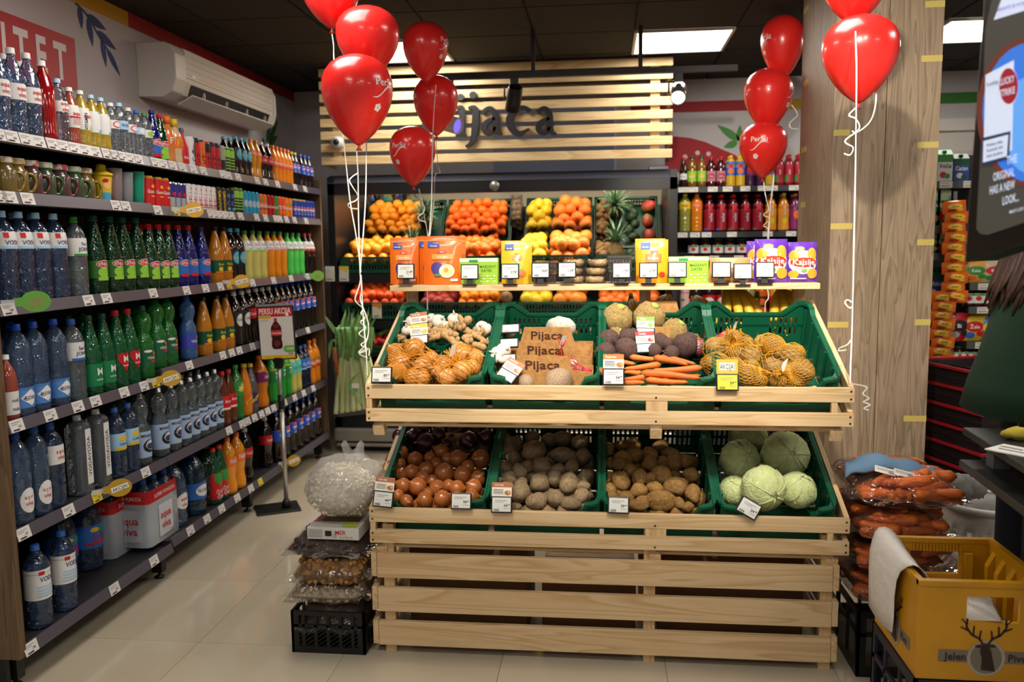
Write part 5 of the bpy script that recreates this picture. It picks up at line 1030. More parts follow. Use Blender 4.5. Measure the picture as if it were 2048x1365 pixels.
K.update({
 'j1': ('small dark syrup bottle with red cap', 'tall', .22, .028, M('#2a1008', .1, coat=.6), LRED, (.25, .45, LW, [('t', 'Sirup', 0, 0, .01, LBLK, .04)])),
 'j2': ('amber juice bottle with lime label', 'pet', .225, .034, M('#7a5218', .12, coat=.6), LDG, (.18, .52, LLIME, [('e', 0, 0, .022, .02, LYEL), ('t', 'jabuka', 0, 0, .011, LW, .05)])),
 'j3': ('dark red juice bottle with pink label', 'pet', .22, .034, DRED, LRED, (.18, .52, M('#a87a88', .5), [('e', 0, 0, .022, .02, LRED), ('t', 'višnja', 0, 0, .011, LW, .05)])),
 'j4': ('blue and yellow juice bottle with fruit print', 'water', .225, .034, M('#c9a020', .2, coat=.4), LYEL, (.35, .8, LBLUE, [('e', 0, .02, .02, .012, LRED), ('e', 0, -.02, .022, .022, LORN)])),
 'j5': ('purple berry juice bottle with dark cap', 'water', .22, .034, M('#3a1638', .2, coat=.4), LNAVY, (.35, .8, M('#5a2a6a', .4), [('e', 0, -.01, .022, .03, LRED)])),
 'j6': ('red berry juice bottle with green side', 'pet', .225, .033, M('#8a1626', .15, coat=.5), LRED, (.1, .75, M('#a81c30', .4), [('r', -.036, -.01, -.07, .07, LGRN), ('t', 'next', 0, 0, .014, LW, .09, PI/2)])),
 'k1': ('large yellow green lemonade bottle', 'water', .285, .042, YG, LYEL, (.6, .78, LYEL, [('t', 'Fanta', 0, 0, .016, LPUR, .06)])),
 'k2': ('large orange juice bottle with white label', 'water', .285, .042, OJ, LORN, (.6, .78, LORN, [('t', 'Fanta', 0, 0, .016, LW, .06)])),
 'k3': ('tall red berry juice bottle with blue side', 'pet', .27, .04, DRED, LRED, (.05, .86, M('#8f1428', .4), [('r', -.042, -.012, -.11, .11, LBLUE), ('e', .006, .05, .016, .022, LRED), ('t', 'voćni', .012, -.02, .02, LW, .12, PI/2)])),
 'k4': ('tall red berry juice bottle with green side', 'pet', .27, .04, DRED, LRED, (.05, .86, M('#8f1428', .4), [('r', -.042, -.012, -.11, .11, LGRN), ('e', .006, .05, .016, .022, LRED), ('t', 'voćni', .012, -.02, .02, LW, .12, PI/2)])),
 'k5': ('tall orange nectar bottle with teal side', 'pet', .275, .04, OJ, LYEL, (.05, .82, M('#d8902a', .4), [('r', -.042, -.012, -.11, .11, LTEAL), ('e', .008, -.04, .018, .024, LYEL), ('t', 'narandža', .006, .03, .014, LW, .1, PI/2)])),
 'k6': ('tall purple orange nectar bottle', 'pet', .27, .04, M('#5a1c50', .2, coat=.4), LORN, (.05, .82, LPUR, [('e', .008, 0, .02, .03, LORN)])),
 'm1': ('glass jar of jam with green red label', 'jar', .12, .04, M('#3a1414', .2, coat=.4), LDG, (.15, .62, LW, [('e', 0, 0, .016, .014, LRED), ('r', -.03, .03, .016, .026, LGRN)])),
 'n1': ('large dark juice bottle with red green label', 'contour', .33, .047, M('#1c0c0c', .1, coat=.6), LRED, (.3, .55, LRED, [('t', 'RED', 0, .014, .018, LW, .06), ('r', -.04, .04, -.04, -.014, LGRN)])),
 'n7': ('pink and white wrapped drink bottle', 'pet', .33, .036, M('#c88a8a', .3, coat=.4), LW, (.05, .85, M('#d8b0b0', .4), [('r', -.03, .03, -.1, -.06, LRED), ('r', -.03, .0, .0, .1, LGRN)])),
 'n2': ('large dark juice bottle with white round label', 'contour', .33, .047, M('#2a0c10', .1, coat=.6), LRED, (.3, .58, LRED, [('e', 0, 0, .036, .03, LW), ('t', 'Juicy', 0, 0, .015, LRED, .06)])),
 'n3': ('large pale green lemonade bottle with dark label', 'contour', .33, .047, M('#8a8a5a', .15, coat=.5), LGRN, (.3, .55, LDG, [('t', 'LIMUN', 0, 0, .016, LYEL, .06)])),
 'n4': ('large orange drink bottle with dark label', 'contour', .33, .047, M('#c85a14', .15, coat=.5), LORN, (.3, .55, M('#4a1a10', .4), [('e', 0, 0, .03, .024, LORN)])),
 'n5': ('large bright orange juice bottle with red label', 'contour', .33, .047, M('#e08a14', .15, coat=.5), LORN, (.3, .55, LRED, [('t', 'juice', 0, 0, .02, LW, .06)])),
 'n6': ('large bright orange juice bottle with teal label', 'contour', .33, .047, M('#e08a14', .15, coat=.5), LORN, (.3, .55, M('#2a8a78', .4), [('e', 0, 0, .028, .02, LRED)])),
})
PF['jar2'] = PF['jar']
NM = {1: 'top', 2: 'second', 3: 'third', 4: 'fourth'}; jn = {}
def jrow(s, items, back=False):
    xp, rp = -9, 0; lst = []
    for it in items.split():
        k, xs = it.split(':'); h, r = K[k][2:4]
        for px in xs.split(','):
            y = jy+.03+r; x = at(float(px), 420, y=y).x; x = max(x, xp+rp+r+.0015, .535+r); xp, rp = x, r; lst.append((k, x, y))
    for k, x, y in lst: jn[(K[k][0], s)] = jn.get((K[k][0], s), 0)+1
    c = {}
    for k, x, y in lst:
        d = K[k][0]; n = jn[(d, s)]; i = c.get(d, 0); c[d] = i+1
        lb = f"{d} on the {NM[s]} juice shelf" if n == 1 else f"{d}, {nth(i)} from the cooler, {NM[s]} juice shelf"
        drink(k, (x, y, JT[s]), lb, f'{d}s on the {NM[s]} juice shelf' if n > 1 else None, -PI/2, cat='jar' if k == 'm1' else None)
        if s in (1, 2): drink(k, (x, y+2*K[k][3]+.006, JT[s]), f"{d}, behind the {nth(i)}, {NM[s]} juice shelf", f'{d}s on the {NM[s]} juice shelf', -PI/2)
jrow(1, 'j1:1366 j2:1382,1401 j3:1418,1436 j4:1454,1472 j5:1490,1507 j4:1526 j6:1546,1563,1580,1594')
jrow(2, 'k1:1370 k2:1391 k3:1419,1443 k4:1467,1491,1516 k5:1542,1567 k6:1589')
jrow(3, 'm1:1388,1412,1437,1461,1485')
jrow(4, 'n7:1372 n1:1391 n2:1413,1436,1459 n3:1483 n4:1506 n5:1531 n6:1556,1580')
# ================================================================== vegetables on the stand
def depth(p): return (Vector(p)-CAM).dot(CF)
ONB = M('#b8703a', .26, var=('#8a481c', 9, .35, .65, (6, 6, .6)), coat=.45, island=.14); ONT = M('#c7a070', .7); ONR = M('#4a1226', .28, var=('#2a0a18', 9, .4, .6, (6, 6, .6)), coat=.3); ONY = M('#d4a263', .28, var=('#b9783a', 9, .35, .65, (6, 6, .6)), coat=.25)
def onion_mesh(m, seed):
    b = B(); pr = []
    for i in range(13):
        t = i/12; a = PI*t; r = math.sin(a)**.85; z = -math.cos(a)*.9
        if t > .8: r = max(r*.9, .10*(1-(t-.8)*1.5)); z = .72+(t-.8)*2.2
        pr.append((max(r, .012 if 0 < i < 12 else 0), z))
    b.lathe(pr, 16, 0, True, cap=False)
    b.tube([(0, 0, 1.05), (.04, .02, 1.25), (.12, .05, 1.42)], [.09, .06, .02], 6, 1)
    for k in range(7): a = k*.9; b.tube([(.05*math.cos(a), .05*math.sin(a), -.9), (.12*math.cos(a), .12*math.sin(a), -1.02)], [.015, .006], 4, 1)
    return b.mesh([m, ONT])
OM = {'b': onion_mesh(ONB, 1), 'r': onion_mesh(ONR, 2), 'y': onion_mesh(ONY, 3)}
random.seed(11)
def qdir(n, spin=None):
    return Vector((0, 0, 1)).rotation_difference(Vector(n)) @ Quaternion((0, 0, 1), random.uniform(0, 6.3) if spin is None else spin)
def rank(items):   # words telling each one of a pile by row (front first) and place from the left
    it = sorted(range(len(items)), key=lambda i: -items[i][1]); n = max(1, round(math.sqrt(len(items)*.8))); out = {}
    rows = [it[i:i+n] for i in range(0, len(it), n)]
    for ri, r in enumerate(rows):
        r = sorted(r, key=lambda i: items[i][0])
        for ci, i in enumerate(r): out[i] = f"{nth(ci)} from left in row {('one','two','three','four','five','six','seven','eight','nine')[min(ri, 8)]} from front"
    return out
def veg(name, me, p, s, label, cat, grp, q=None):
    o = obj(name, me, None, None, p, q or q_rand(), scale=s); return tag(o, label, cat, grp)
Z1 = lambda L, f, ox, oy: [(x/f+ox, y/f+oy, r/f) for x, y, r in L]
brown = Z1([(200, 450, 62), (320, 262, 62), (435, 310, 62), (640, 250, 62), (770, 310, 74), (950, 310, 77), (240, 380, 62), (315, 350, 48), (330, 430, 52), (405, 410, 58), (520, 390, 62), (665, 420, 80), (805, 435, 72), (930, 460, 58), (340, 520, 62), (455, 525, 72), (490, 460, 58), (610, 540, 67), (570, 480, 48), (700, 520, 52), (765, 540, 64), (895, 530, 66), (300, 600, 52), (365, 640, 52), (510, 630, 64), (535, 580, 46), (645, 620, 67), (880, 600, 58), (600, 350, 52), (690, 310, 52), (850, 370, 54), (760, 620, 56), (250, 300, 46), (550, 300, 46)], 3.938, 720, 840)
rk = rank(brown)
for i, (x, y, r) in enumerate(brown):
    p = lo(x, y, .0); s = r*depth(p)/FPX*1.03; d = Vector((random.uniform(-1, 1), random.uniform(-1.2, .2), random.uniform(-.3, .8)))
    veg('onion', OM['y'] if i == 0 else OM['b'], p, s, ('pale peeled yellow onion above the card at crate left edge' if i == 0 else f'brown onion, lower left crate, {rk[i]}'), 'onion', 'brown onions in the lower left crate', qdir(d))
redo = Z1([(310, 130, 58), (420, 120, 72), (520, 180, 78), (620, 120, 64), (735, 100, 60), (860, 170, 78), (1000, 140, 64), (930, 90, 50), (360, 60, 60), (490, 60, 62), (640, 60, 60), (800, 60, 60), (680, 190, 50), (910, 60, 56)], 3.938, 720, 840); rk = rank(redo)
for i, (x, y, r) in enumerate(redo):
    p = lo(x, y, .01); veg('onion', OM['r'], p, r*depth(p)/FPX*1.03, f'dark red onion, back of crate, {rk[i]}', 'onion', 'red onions at the back of the lower left crate', qdir((random.uniform(-1, 1), -.6, random.uniform(-.2, .8))))
random.seed(12)
for i in range(16):   # lower layer glimpsed between the top onions
    x, y = CX[0]-.13+.065*(i % 5), 3.1+.085*(i//5); p = Vector((x, y, .572+.42*(y-3.05)-.055)); veg('onion', OM['b'], p, .036, f'brown onion in the layer underneath, {nth(i % 5)} from left, {nth(i//5)} row', 'onion', 'brown onions underneath')
# cardboard tray glimpsed behind the onions
def card_tray(p0, w, d, hb, hf, label, slant=SL, text=True, tsz=.03, notch=True, flip=False):
    R0 = root('cardboard_tray', p0, label, 'box', 'printed cardboard produce trays', (slant*.2, 0, 0)); t = .004
    b = B(); fn = lambda x, y, dd: Vector((x, dd, y))
    P = [(-w/2, 0), (w/2, 0), (w/2, hf*.55), (w*.30, hf*.6), (w*.25, hf), (-w*.25, hf), (-w*.30, hf*.6), (-w/2, hf*.55)]
    if not notch: P = [(-w/2, 0), (w/2, 0), (w/2, hf), (-w/2, hf)]
    b.prism(P, fn, 0, t)
    if text: b.prints([('t', 'Pijaca', 0 if not flip else -.02, hf-tsz*.95, tsz, 1, tsz*3.9, 0, 1)], lambda x, y, dd: Vector((x, -dd, y)), .001)
    obj('front_panel', b, [CARD, M('#4a2416', .7)], R0)
    obj('side_panel', B().box(-w/2, -w/2+t, t, d, 0, hf*.5), CARD, R0); obj('side_panel', B().box(w/2-t, w/2, t, d, 0, hf*.5), CARD, R0)
    obj('back_panel', B().box(-w/2, w/2, d-t, d, 0, hb), CARD, R0); obj('bottom', B().box(-w/2, w/2, 0, d, 0, .003), CARD, R0); return R0
p = lo(875, 905, -.06); card_tray(Vector((CX[0]+.03, p.y, p.z)), .24, .1, .05, .085, 'cardboard tray half buried among onions in the lower left crate', tsz=.024)
# potatoes
def potato_mesh(c, seed, eyes=True):
    m = M(c[0], .72, var=(c[1], 5, .35, .7), bump=(24, .14), island=.12)
    b = B().blob((0, 0, 0), (1, .8, .74), 16, 10, 0, .28, 1.3, seed)
    for k in range(7):
        d = Vector((random.uniform(-1, 1), random.uniform(-1, 1), random.uniform(-1, 1))).normalized(); b.blob((d.x*.93, d.y*.74, d.z*.69), (.05, .05, .05), 6, 4, 1)
    return b.mesh([m, M(c[2], .8)])
PT1 = [potato_mesh(('#8d785a', '#6c5942', '#54442f'), s) for s in range(4)]; PT2 = [potato_mesh(('#957039', '#6d4f2a', '#523a20'), s+9) for s in range(4)]
def pots(lst, off, meshes, grp, lab, f, ox, oy, under):
    rk = rank(lst)
    for i, (x, y, rx, ry) in enumerate(lst):
        p = lo(x/f+ox, y/f+oy, off); k = depth(p)/FPX/f; a, c = max(rx, ry)*k, min(rx, ry)*k
        th = (PI/2 if ry > rx else 0)+random.uniform(-.4, .4)
        q = Quaternion((1, 0, 0), SL) @ Quaternion((0, 0, 1), th) @ Quaternion((1, 0, 0), random.uniform(0, 6.28))
        o = veg('potato', meshes[i % 4], p, 1, f'{lab}, {rk[i]}', 'potato', grp, q); o.scale = (a*1.04, c*1.3, c*1.3)
    for i in range(under):
        x, y = CX[1 if off else 2], 0
pl1 = [(1155, 230, 90, 100), (1230, 190, 60, 70), (1370, 250, 100, 90), (1490, 160, 60, 55), (1600, 150, 80, 60), (1600, 280, 100, 64), (1740, 180, 75, 60), (1755, 290, 60, 70), (1670, 365, 62, 52), (1430, 365, 80, 77), (1205, 300, 52, 62), (1130, 380, 72, 54), (1260, 410, 66, 72), (1560, 390, 58, 48), (1170, 460, 76, 54), (1410, 500, 80, 86), (1530, 470, 62, 62), (1645, 500, 86, 92), (1770, 450, 58, 72), (1265, 575, 76, 86), (1395, 640, 86, 62), (1540, 620, 82, 67), (1745, 600, 66, 62), (1660, 660, 76, 52), (1270, 500, 54, 44), (1120, 620, 60, 60), (1090, 455, 44, 54), (1755, 520, 54, 44), (1320, 370, 54, 54), (1120, 140, 60, 50), (1360, 140, 60, 50), (1150, 540, 60, 50), (1220, 690, 60, 36)]
pots(pl1, .0, PT1, 'large dusty potatoes in the lower crate', 'large dusty potato beside the onions', 3.938, 720, 840, 0)
pl2 = [(145, 220, 44, 64), (250, 300, 72, 62), (340, 260, 72, 62), (250, 200, 62, 44), (620, 260, 72, 44), (720, 320, 62, 54), (640, 330, 62, 72), (140, 330, 44, 54), (220, 340, 62, 54), (140, 440, 44, 54), (230, 470, 77, 82), (375, 440, 62, 72), (460, 340, 62, 62), (545, 420, 77, 67), (765, 420, 62, 62), (655, 510, 97, 77), (370, 540, 67, 62), (495, 525, 62, 57), (150, 540, 54, 62), (270, 600, 62, 54), (545, 620, 112, 77), (400, 620, 54, 44), (360, 650, 82, 44), (675, 630, 40, 58), (780, 560, 62, 82), (745, 660, 48, 38), (165, 600, 54, 54), (450, 260, 62, 54), (330, 180, 60, 44), (540, 200, 60, 44), (560, 330, 54, 54), (310, 380, 54, 50), (460, 450, 50, 50)]
pots(pl2, .001, PT2, 'smaller yellow potatoes in the lower crate', 'yellow brown potato beside the cabbages', 3.793, 1180, 840, 0)
random.seed(13)
for c, ms, nm in ((1, PT1, 'dusty'), (2, PT2, 'yellow')):
    for i in range(20):
        x, y = CX[c]-.14+.07*(i % 5), 3.08+.1*(i//5); p = Vector((x, y, .572+.42*(y-3.05)-.06)); o = veg('potato', ms[i % 4], p, .045, f'{nm} potato in the layer underneath, {nth(i % 5)} from left, {nth(i//5)} row', 'potato', f'{nm} potatoes underneath')
# cabbages
CAB = M('#b4bf86', .5, var=('#ccd2a2', 4, .35, .7), bump=(8, .4)); CAL = M('#aab87a', .5, var=('#c4cc98', 4, .35, .7), bump=(9, .5)); VEIN = M('#bcc692', .5)
def cabbage(x, y, rx, ry, label, face, off=.02):
    p = lo(x/3.793+1180, y/3.793+840, off); k = depth(p)/FPX/3.793; q = qdir(face)
    o = tag(obj('cabbage', B().blob((0, 0, 0), (1, 1, .95), 20, 14, 0, .07, 2, x % 7), CAB, None, p, q), label, 'cabbage', 'white cabbages in the lower right crate')
    s = (rx+ry)/2*k; o.scale = (s, s, s)
    for j in range(6):
        a0 = j*1.05+x; V, F = [], []; n = 9
        for u in range(n):
            for v in range(n):
                th = .12+1.75*v/(n-1); wd = .75*math.sin(PI*min(1, .25+.75*v/(n-1)))**.6; ph = a0+(u/(n-1)-.5)*2*wd
                e = max(abs(u/(n-1)-.5)*2, (v/(n-1))); rr = 1.02+.012*j+.03*noise.noise(Vector((ph*3, th*4, j)))+.035*e**4*math.sin(ph*9+j)
                V.append((rr*math.sin(th)*math.cos(ph), rr*math.sin(th)*math.sin(ph), rr*.96*math.cos(th)))
        F = [(u*n+v, (u+1)*n+v, (u+1)*n+v+1, u*n+v+1) for u in range(n-1) for v in range(n-1)]
        b = B().add(V, F, 0, True)
        mid = [Vector(V[(n//2)*n+v])*1.006 for v in range(n)]; b.tube(mid, [.035*(1-v/n)+.008 for v in range(n)], 5, 1)
        for sgn in (-1, 1):
            for v in (2, 4, 5):
                b.tube([mid[v], Vector(V[(n//2+sgn*1)*n+min(v+1, n-1)])*1.005, Vector(V[(n//2+sgn*2)*n+min(v+2, n-1)])*1.005], [.013, .010, .006], 4, 1)
        obj('outer_leaf', b, [CAL, VEIN], o)
cabbage(1200, 110, 175, 110, 'white cabbage at the crate back under the upper board', (-.4, -.5, .8), .0)
cabbage(1130, 310, 160, 140, 'white cabbage second from front on the crate left side', (.3, -.8, .5), .02)
cabbage(1480, 270, 190, 155, 'largest white cabbage at the crate right side', (.1, -.9, .3), .03)
cabbage(1095, 540, 95, 130, 'white cabbage wedged at the front left corner', (-.3, -.6, .7), .0)
cabbage(1310, 520, 155, 180, 'pale white cabbage on top in front behind the tilted price', (.35, -.8, -.1), .05)
cabbage(1570, 540, 130, 150, 'white cabbage at the front right beside the tilted price', (.2, -.5, .9), .02)
# ------------------------------------------------------------------ upper crates
# carrots
CRT = M('#d9702a', .5, var=('#c05a1c', 10, .35, .65, (1, 8, 8)), bump=(50, .2), island=.1); CRE = M('#5a5a2a', .8)
def carrot_mesh(seed):
    random.seed(seed); b = B(); P, R = [], []
    for i in range(13):
        t = i/12; P.append((t-.5, .025*math.sin(t*3+seed), .015*math.sin(t*5+seed*2))); R.append((.085*(1.12-.6*t**1.6))*(1+.04*random.uniform(-1, 1)) if 0 < i < 12 else (.05 if i == 0 else .006))
    b.tube(P, R, 9); b.tube([(-.5, P[0][1], P[0][2]), (-.53, P[0][1]+.01, P[0][2]+.008)], [.035, .02], 6, 1); return b.mesh([CRT, CRE])
CM = [carrot_mesh(i) for i in range(4)]
def carrot(a, c, th, label, grp, i=0):
    a, c = Vector(a), Vector(c); d = c-a; q = Vector((1, 0, 0)).rotation_difference(d.normalized())
    o = tag(obj('carrot', CM[i % 4], None, None, (a+c)/2, q), label, 'carrot', grp); o.scale = (d.length, th/.17, th/.17); return o
cl = [(170, 565, 430, 592, 46), (390, 550, 620, 562, 40), (560, 545, 800, 602, 46), (600, 545, 855, 592, 40), (600, 600, 345, 625, 46), (890, 618, 540, 645, 46), (470, 655, 345, 660, 38), (470, 660, 890, 690, 54), (490, 688, 345, 698, 38), (500, 712, 800, 725, 44), (350, 722, 492, 728, 36), (165, 640, 260, 690, 50), (620, 700, 890, 672, 36), (170, 600, 330, 640, 44)]
for i, (x0, y0, x1, y1, th) in enumerate(cl):
    f = 3.531; o = .02+.012*(i % 3); a, c = up(x0/f+1150, y0/f+560, o), up(x1/f+1150, y1/f+560, o)
    carrot(a, c, th/f*depth(a)/FPX, f'orange carrot in the upper crate, {nth(i)} from the back of the pile', 'carrots in the upper crate', i)
BEET = M('#5a4038', .75, var=('#3d2a2c', 6, .35, .65), bump=(40, .4)); CEL = M('#c4a468', .85, var=('#8f7a42', 9, .42, .66), bump=(28, .9))
bm = [B().blob((0, 0, 0), 1, 16, 11, 0, .12, 1.6, s, fn=lambda d: 1+.12*max(0, d.z)**6).tube([(0, 0, -.95), (.05, .03, -1.2), (.16, .05, -1.4)], [.14, .06, .015], 6).tube([(0, 0, .95), (.02, 0, 1.14)], [.2, .16], 8).mesh(BEET) for s in range(3)]
beets = [(235, 430, 82), (375, 410, 66), (215, 515, 76), (360, 490, 82), (600, 440, 62), (775, 465, 92), (680, 520, 56), (655, 455, 46), (410, 380, 40), (560, 500, 50), (290, 560, 44)]; rk = rank(beets)
for i, (x, y, r) in enumerate(beets):
    p = up(x/3.531+1150, y/3.531+560, .03); veg('beetroot', bm[i % 3], p, r/3.531*depth(p)/FPX, f'dark earthy beetroot, {rk[i]}', 'beetroot', 'beets in the upper crate', qdir((random.uniform(-1, 1), random.uniform(-.5, 1), random.uniform(-.2, 1))))
def celeriac(x, y, r, label, sd, f=3.531, ox=1150, oy=560, off=.04, y_=None):
    p = up(x/f+ox, y/f+oy, off) if y_ is None else at(x/f+ox, y/f+oy, y=y_); b = B().blob((0, 0, 0), 1, 28, 20, 0, .14, 3.2, sd)
    for k in range(16):
        a = k*2.4; e = -.9+.7*random.random(); d = Vector((math.cos(a)*math.cos(e), math.sin(a)*math.cos(e), math.sin(e))); b.blob(d*.93, .11, 7, 5, 0)
    b.blob((0, 0, .95), (.3, .3, .14), 10, 6, 1)
    veg('celeriac', b.mesh([CEL, M('#8f9a4a', .8)]), p, r/f*depth(p)/FPX, label, 'celeriac', 'celeriac roots in the upper crate', qdir((.2*sd, -.4, .8)))
random.seed(14)
celeriac(300, 275, 108, 'large round celeriac at the crate back left', 1, y_=3.44); celeriac(520, 265, 110, 'large knobbly celeriac standing behind the green price card', 2, y_=3.44)
celeriac(700, 365, 90, 'celeriac lying low at the crate right side', 3, y_=3.40); celeriac(285, 395, 62, 'small celeriac among the beets on the left', 4, y_=3.33)
p = up(1296, 705, -.05); card_tray(Vector((.21, p.y+.02, p.z)), .33, .12, .05, .10, 'cardboard tray between beets and carrots in the upper crate', text=False)
p = up(1310, 665, -.07); card_tray(Vector((.235, p.y+.02, p.z)), .24, .08, .05, .13, 'upright cardboard tray behind the beets', text=False)
# garlic and ginger
GAR = M('#dcd2c4', .6, var=('#cdb9ac', 14, .45, .7, (5, 5, 1))); GIN = M('#c3a070', .7, var=('#a8814f', 16, .4, .65), bump=(50, .4))
def garlic_mesh(s): return B().blob((0, 0, 0), (1, 1, .85), 24, 12, 0, .05, 3, s, fn=lambda d: 1+.09*abs(math.cos(math.atan2(d.y, d.x)*4))*(1-abs(d.z))).tube([(0, 0, .75), (.03, 0, 1.1), (.1, .05, 1.5)], [.3, .13, .08], 8).mesh(GAR)
gm = [garlic_mesh(i) for i in range(2)]
gl = [(400, 335, 50, 3.42), (460, 300, 44, 3.47), (620, 330, 58, 3.45), (740, 305, 50, 3.48), (785, 335, 44, 3.44), (960, 380, 55, 3.43), (1000, 390, 44, 3.40), (690, 370, 44, 3.40), (560, 305, 40, 3.48), (1075, 580, 52, 3.16), (1130, 560, 60, 3.18), (1060, 620, 44, 3.13), (1180, 410, 44, 3.40), (1120, 625, 40, 3.12), (370, 400, 44, 3.36)]
for i, (x, y, r, yy) in enumerate(gl):
    p = at(x/3.938+720, y/3.938+560, y=yy); veg('garlic_bulb', gm[i % 2], p, r/3.938*depth(p)/FPX, f"white garlic bulb {'beside the cardboard trays' if 9 <= i <= 13 else 'behind the ginger'}, {nth(i)} counting from the crate left", 'garlic', 'garlic bulbs in the upper crates', qdir((random.uniform(-.6, .6), -.5, random.uniform(0, 1))))
def ginger(x, y, r, yy, label, sd):
    random.seed(sd); p = at(x/3.938+720, y/3.938+560, y=yy); s = r/3.938*depth(p)/FPX; b = B(); pos = Vector((-.9, 0, 0))
    for k in range(5):
        b.blob(pos, (.42+.1*random.random(), .36, .36), 12, 8, 0, .18, 2, sd+k)
        if k % 2: b.blob(pos+Vector((random.uniform(-.2, .2), random.uniform(-.5, .5), .42)), (.24, .22, .34), 10, 7, 0, .15, 2, k)
        pos = pos+Vector((.45, random.uniform(-.15, .15), random.uniform(-.12, .15)))
    veg('ginger_root', b.mesh(GIN), p, s, label, 'ginger', 'ginger roots in the upper left crate', Quaternion((0, 0, 1), random.uniform(-.8, .8)) @ Quaternion((0, 1, 0), random.uniform(-.6, .6)))
for i, a in enumerate([(330, 440, 75, 3.36), (290, 480, 55, 3.3), (560, 400, 80, 3.36), (640, 400, 80, 3.34), (800, 370, 100, 3.38), (870, 400, 80, 3.35), (900, 450, 85, 3.3), (730, 475, 85, 3.27), (580, 455, 70, 3.29), (910, 510, 75, 3.22), (960, 470, 60, 3.28), (680, 430, 70, 3.32)]):
    ginger(*a, f'knobbly ginger root, {nth(i)} counting from the crate left', 40+i)
random.seed(15)
card_tray(Vector((CX[0]+.03, 3.19, 1.0)), .33, .12, .06, .115, 'cardboard tray printed in brown behind the netted onions', tsz=.036)
for i, (px, py, y, hh) in enumerate([(1089, 705, 3.33, .155), (1083, 730, 3.22, .13), (1080, 757, 3.09, .135)]):
    top = at(1085, (654, 683, 712)[i], y=y).z; c = at(px+6, py, y=y)
    card_tray(Vector((c.x-.0, y, top-hh)), (.36, .365, .37)[i], .1, .08, hh, f"{('rearmost', 'middle', 'front')[i]} of three stepped cardboard trays printed in brown", tsz=.033)
PUM = M('#d8d2c4', .6, var=('#c4a878', 7, .55, .7), bump=(14, .5))
def lump(name, px, py, y, r, sc, mat, label, cat, sd=1, grp=None):
    p = at(px, py, y=y); o = tag(obj(name, B().blob((0, 0, 0), sc, 22, 14, 0, .12, 2, sd), mat, None, p, (.3, .2, sd)), label, cat, grp); o.scale = (r,)*3; return o
lump('cauliflower', 1122, 655, 3.40, .058, (1.25, 1, .75), PUM, 'pale round cauliflower behind the rearmost cardboard tray', 'cauliflower', 2)
lump('celeriac', 1118, 762, 3.045, .052, (1.1, .8, .9), M('#b59a80', .8, var=('#8d7460', 12, .4, .65), bump=(40, .5)), 'brown rough root sitting before the front cardboard tray', 'celeriac', 4)
lump('celeriac', 1052, 765, 3.04, .035, (1.3, .8, .8), M('#b59a80', .8, var=('#8d7460', 12, .4, .65), bump=(40, .5)), 'small brown root half hidden by the tilted price display', 'celeriac', 5)
# ------------------------------------------------------------------ nets
def net(items, label, grp, col, cat='net bag', neck=None, nu=28, nv=16, th=.0011, swell=1.05):
    """items: (centre, radius); a star-shaped hull round them carries a diamond lattice of cords"""
    c = sum((Vector(p) for p, r in items), Vector())/len(items)
    def rad(d):
        best = .012
        for p, r in items:
            o = c-Vector(p); bq = o.dot(d); cq = o.dot(o)-(r*swell)**2; dis = bq*bq-cq
            if dis > 0: best = max(best, -bq+math.sqrt(dis))
            else:
                near = (Vector(p)-c).dot(d); best = max(best, near+.3*r) if (Vector(p)-c).length > 0 and (Vector(p)-c).normalized().dot(d) > .8 else best
        return best
    ax = Vector(neck).normalized() if neck else Vector((1, 0, .2)).normalized(); e1 = ax.orthogonal().normalized(); e2 = ax.cross(e1)
    G = {}
    for j in range(nv+1):
        t = PI*(.02+.96*j/nv)
        for i in range(nu):
            a = 2*PI*(i+.5*(j % 2))/nu; d = ax*(-math.cos(t))+(e1*math.cos(a)+e2*math.sin(a))*math.sin(t); G[(j, i)] = (d, rad(d))
    for _ in range(2):
        H = {}
        for (j, i), (d, r) in G.items():
            nb = [G[(j2, i2 % nu)][1] for j2, i2 in ((j-1, i), (j+1, i), (j, i-1), (j, i+1)) if 0 <= j2 <= nv]; H[(j, i)] = (d, max(r, .45*r+.55*sum(nb)/len(nb)))
        G = H
    V = []; idx = {}
    for k, (d, r) in G.items(): idx[k] = len(V); V.append(c+d*r)
    b = B()
    for j in range(nv):
        for i in range(nu):
            i2 = i if j % 2 == 0 else i+1
            for o in (0, -1):
                a, e = V[idx[(j, i)]], V[idx[(j+1, (i2+o) % nu)]]; b.tube([a, e], th, 4, 0, True, False)
    R0 = root('net_bag', c, label, cat, grp); me = b.mesh(col); o = obj('netting', me, None, R0, -c); o['kind'] = 'stuff'
    if neck:
        tip = c+ax*(rad(ax)+.03); nb = B()
        for k in range(8):
            a = k*PI/4; nb.tube([c+ax*rad(ax)*.98+(e1*math.cos(a)+e2*math.sin(a))*.012, tip, tip+ax*.03+(e1*math.cos(a)+e2*math.sin(a))*.018], .0018, 4)
        obj('gathered_neck', nb, col, R0, -c)
        obj('white_tag', B().add([tip+e1*.012*s+Vector(o_) for o_ in ((0, 0, 0), (.012, -.004, .045)) for s in (-1, 1)], [(0, 1, 3, 2)]), M('#d8d4d0', .5), R0, -c)
    return R0
NETY = M('#c98f1c', .4); NETR = M('#c23a3a', .4); NETO = M('#d8901f', .4)
def net_onions(lst, label, grp, neck):
    it = []
    for i, (x, y, r, off) in enumerate(lst):
        p = up(x/3.938+720, y/3.938+560, off); s = r/3.938*depth(p)/FPX; it.append((p, s))
        veg('onion', OM['y'], p, s*.98, f'yellow onion in {label}, {nth(i)}', 'onion', grp, qdir((random.uniform(-1, 1), -.4, random.uniform(-.5, 1))))
    return it
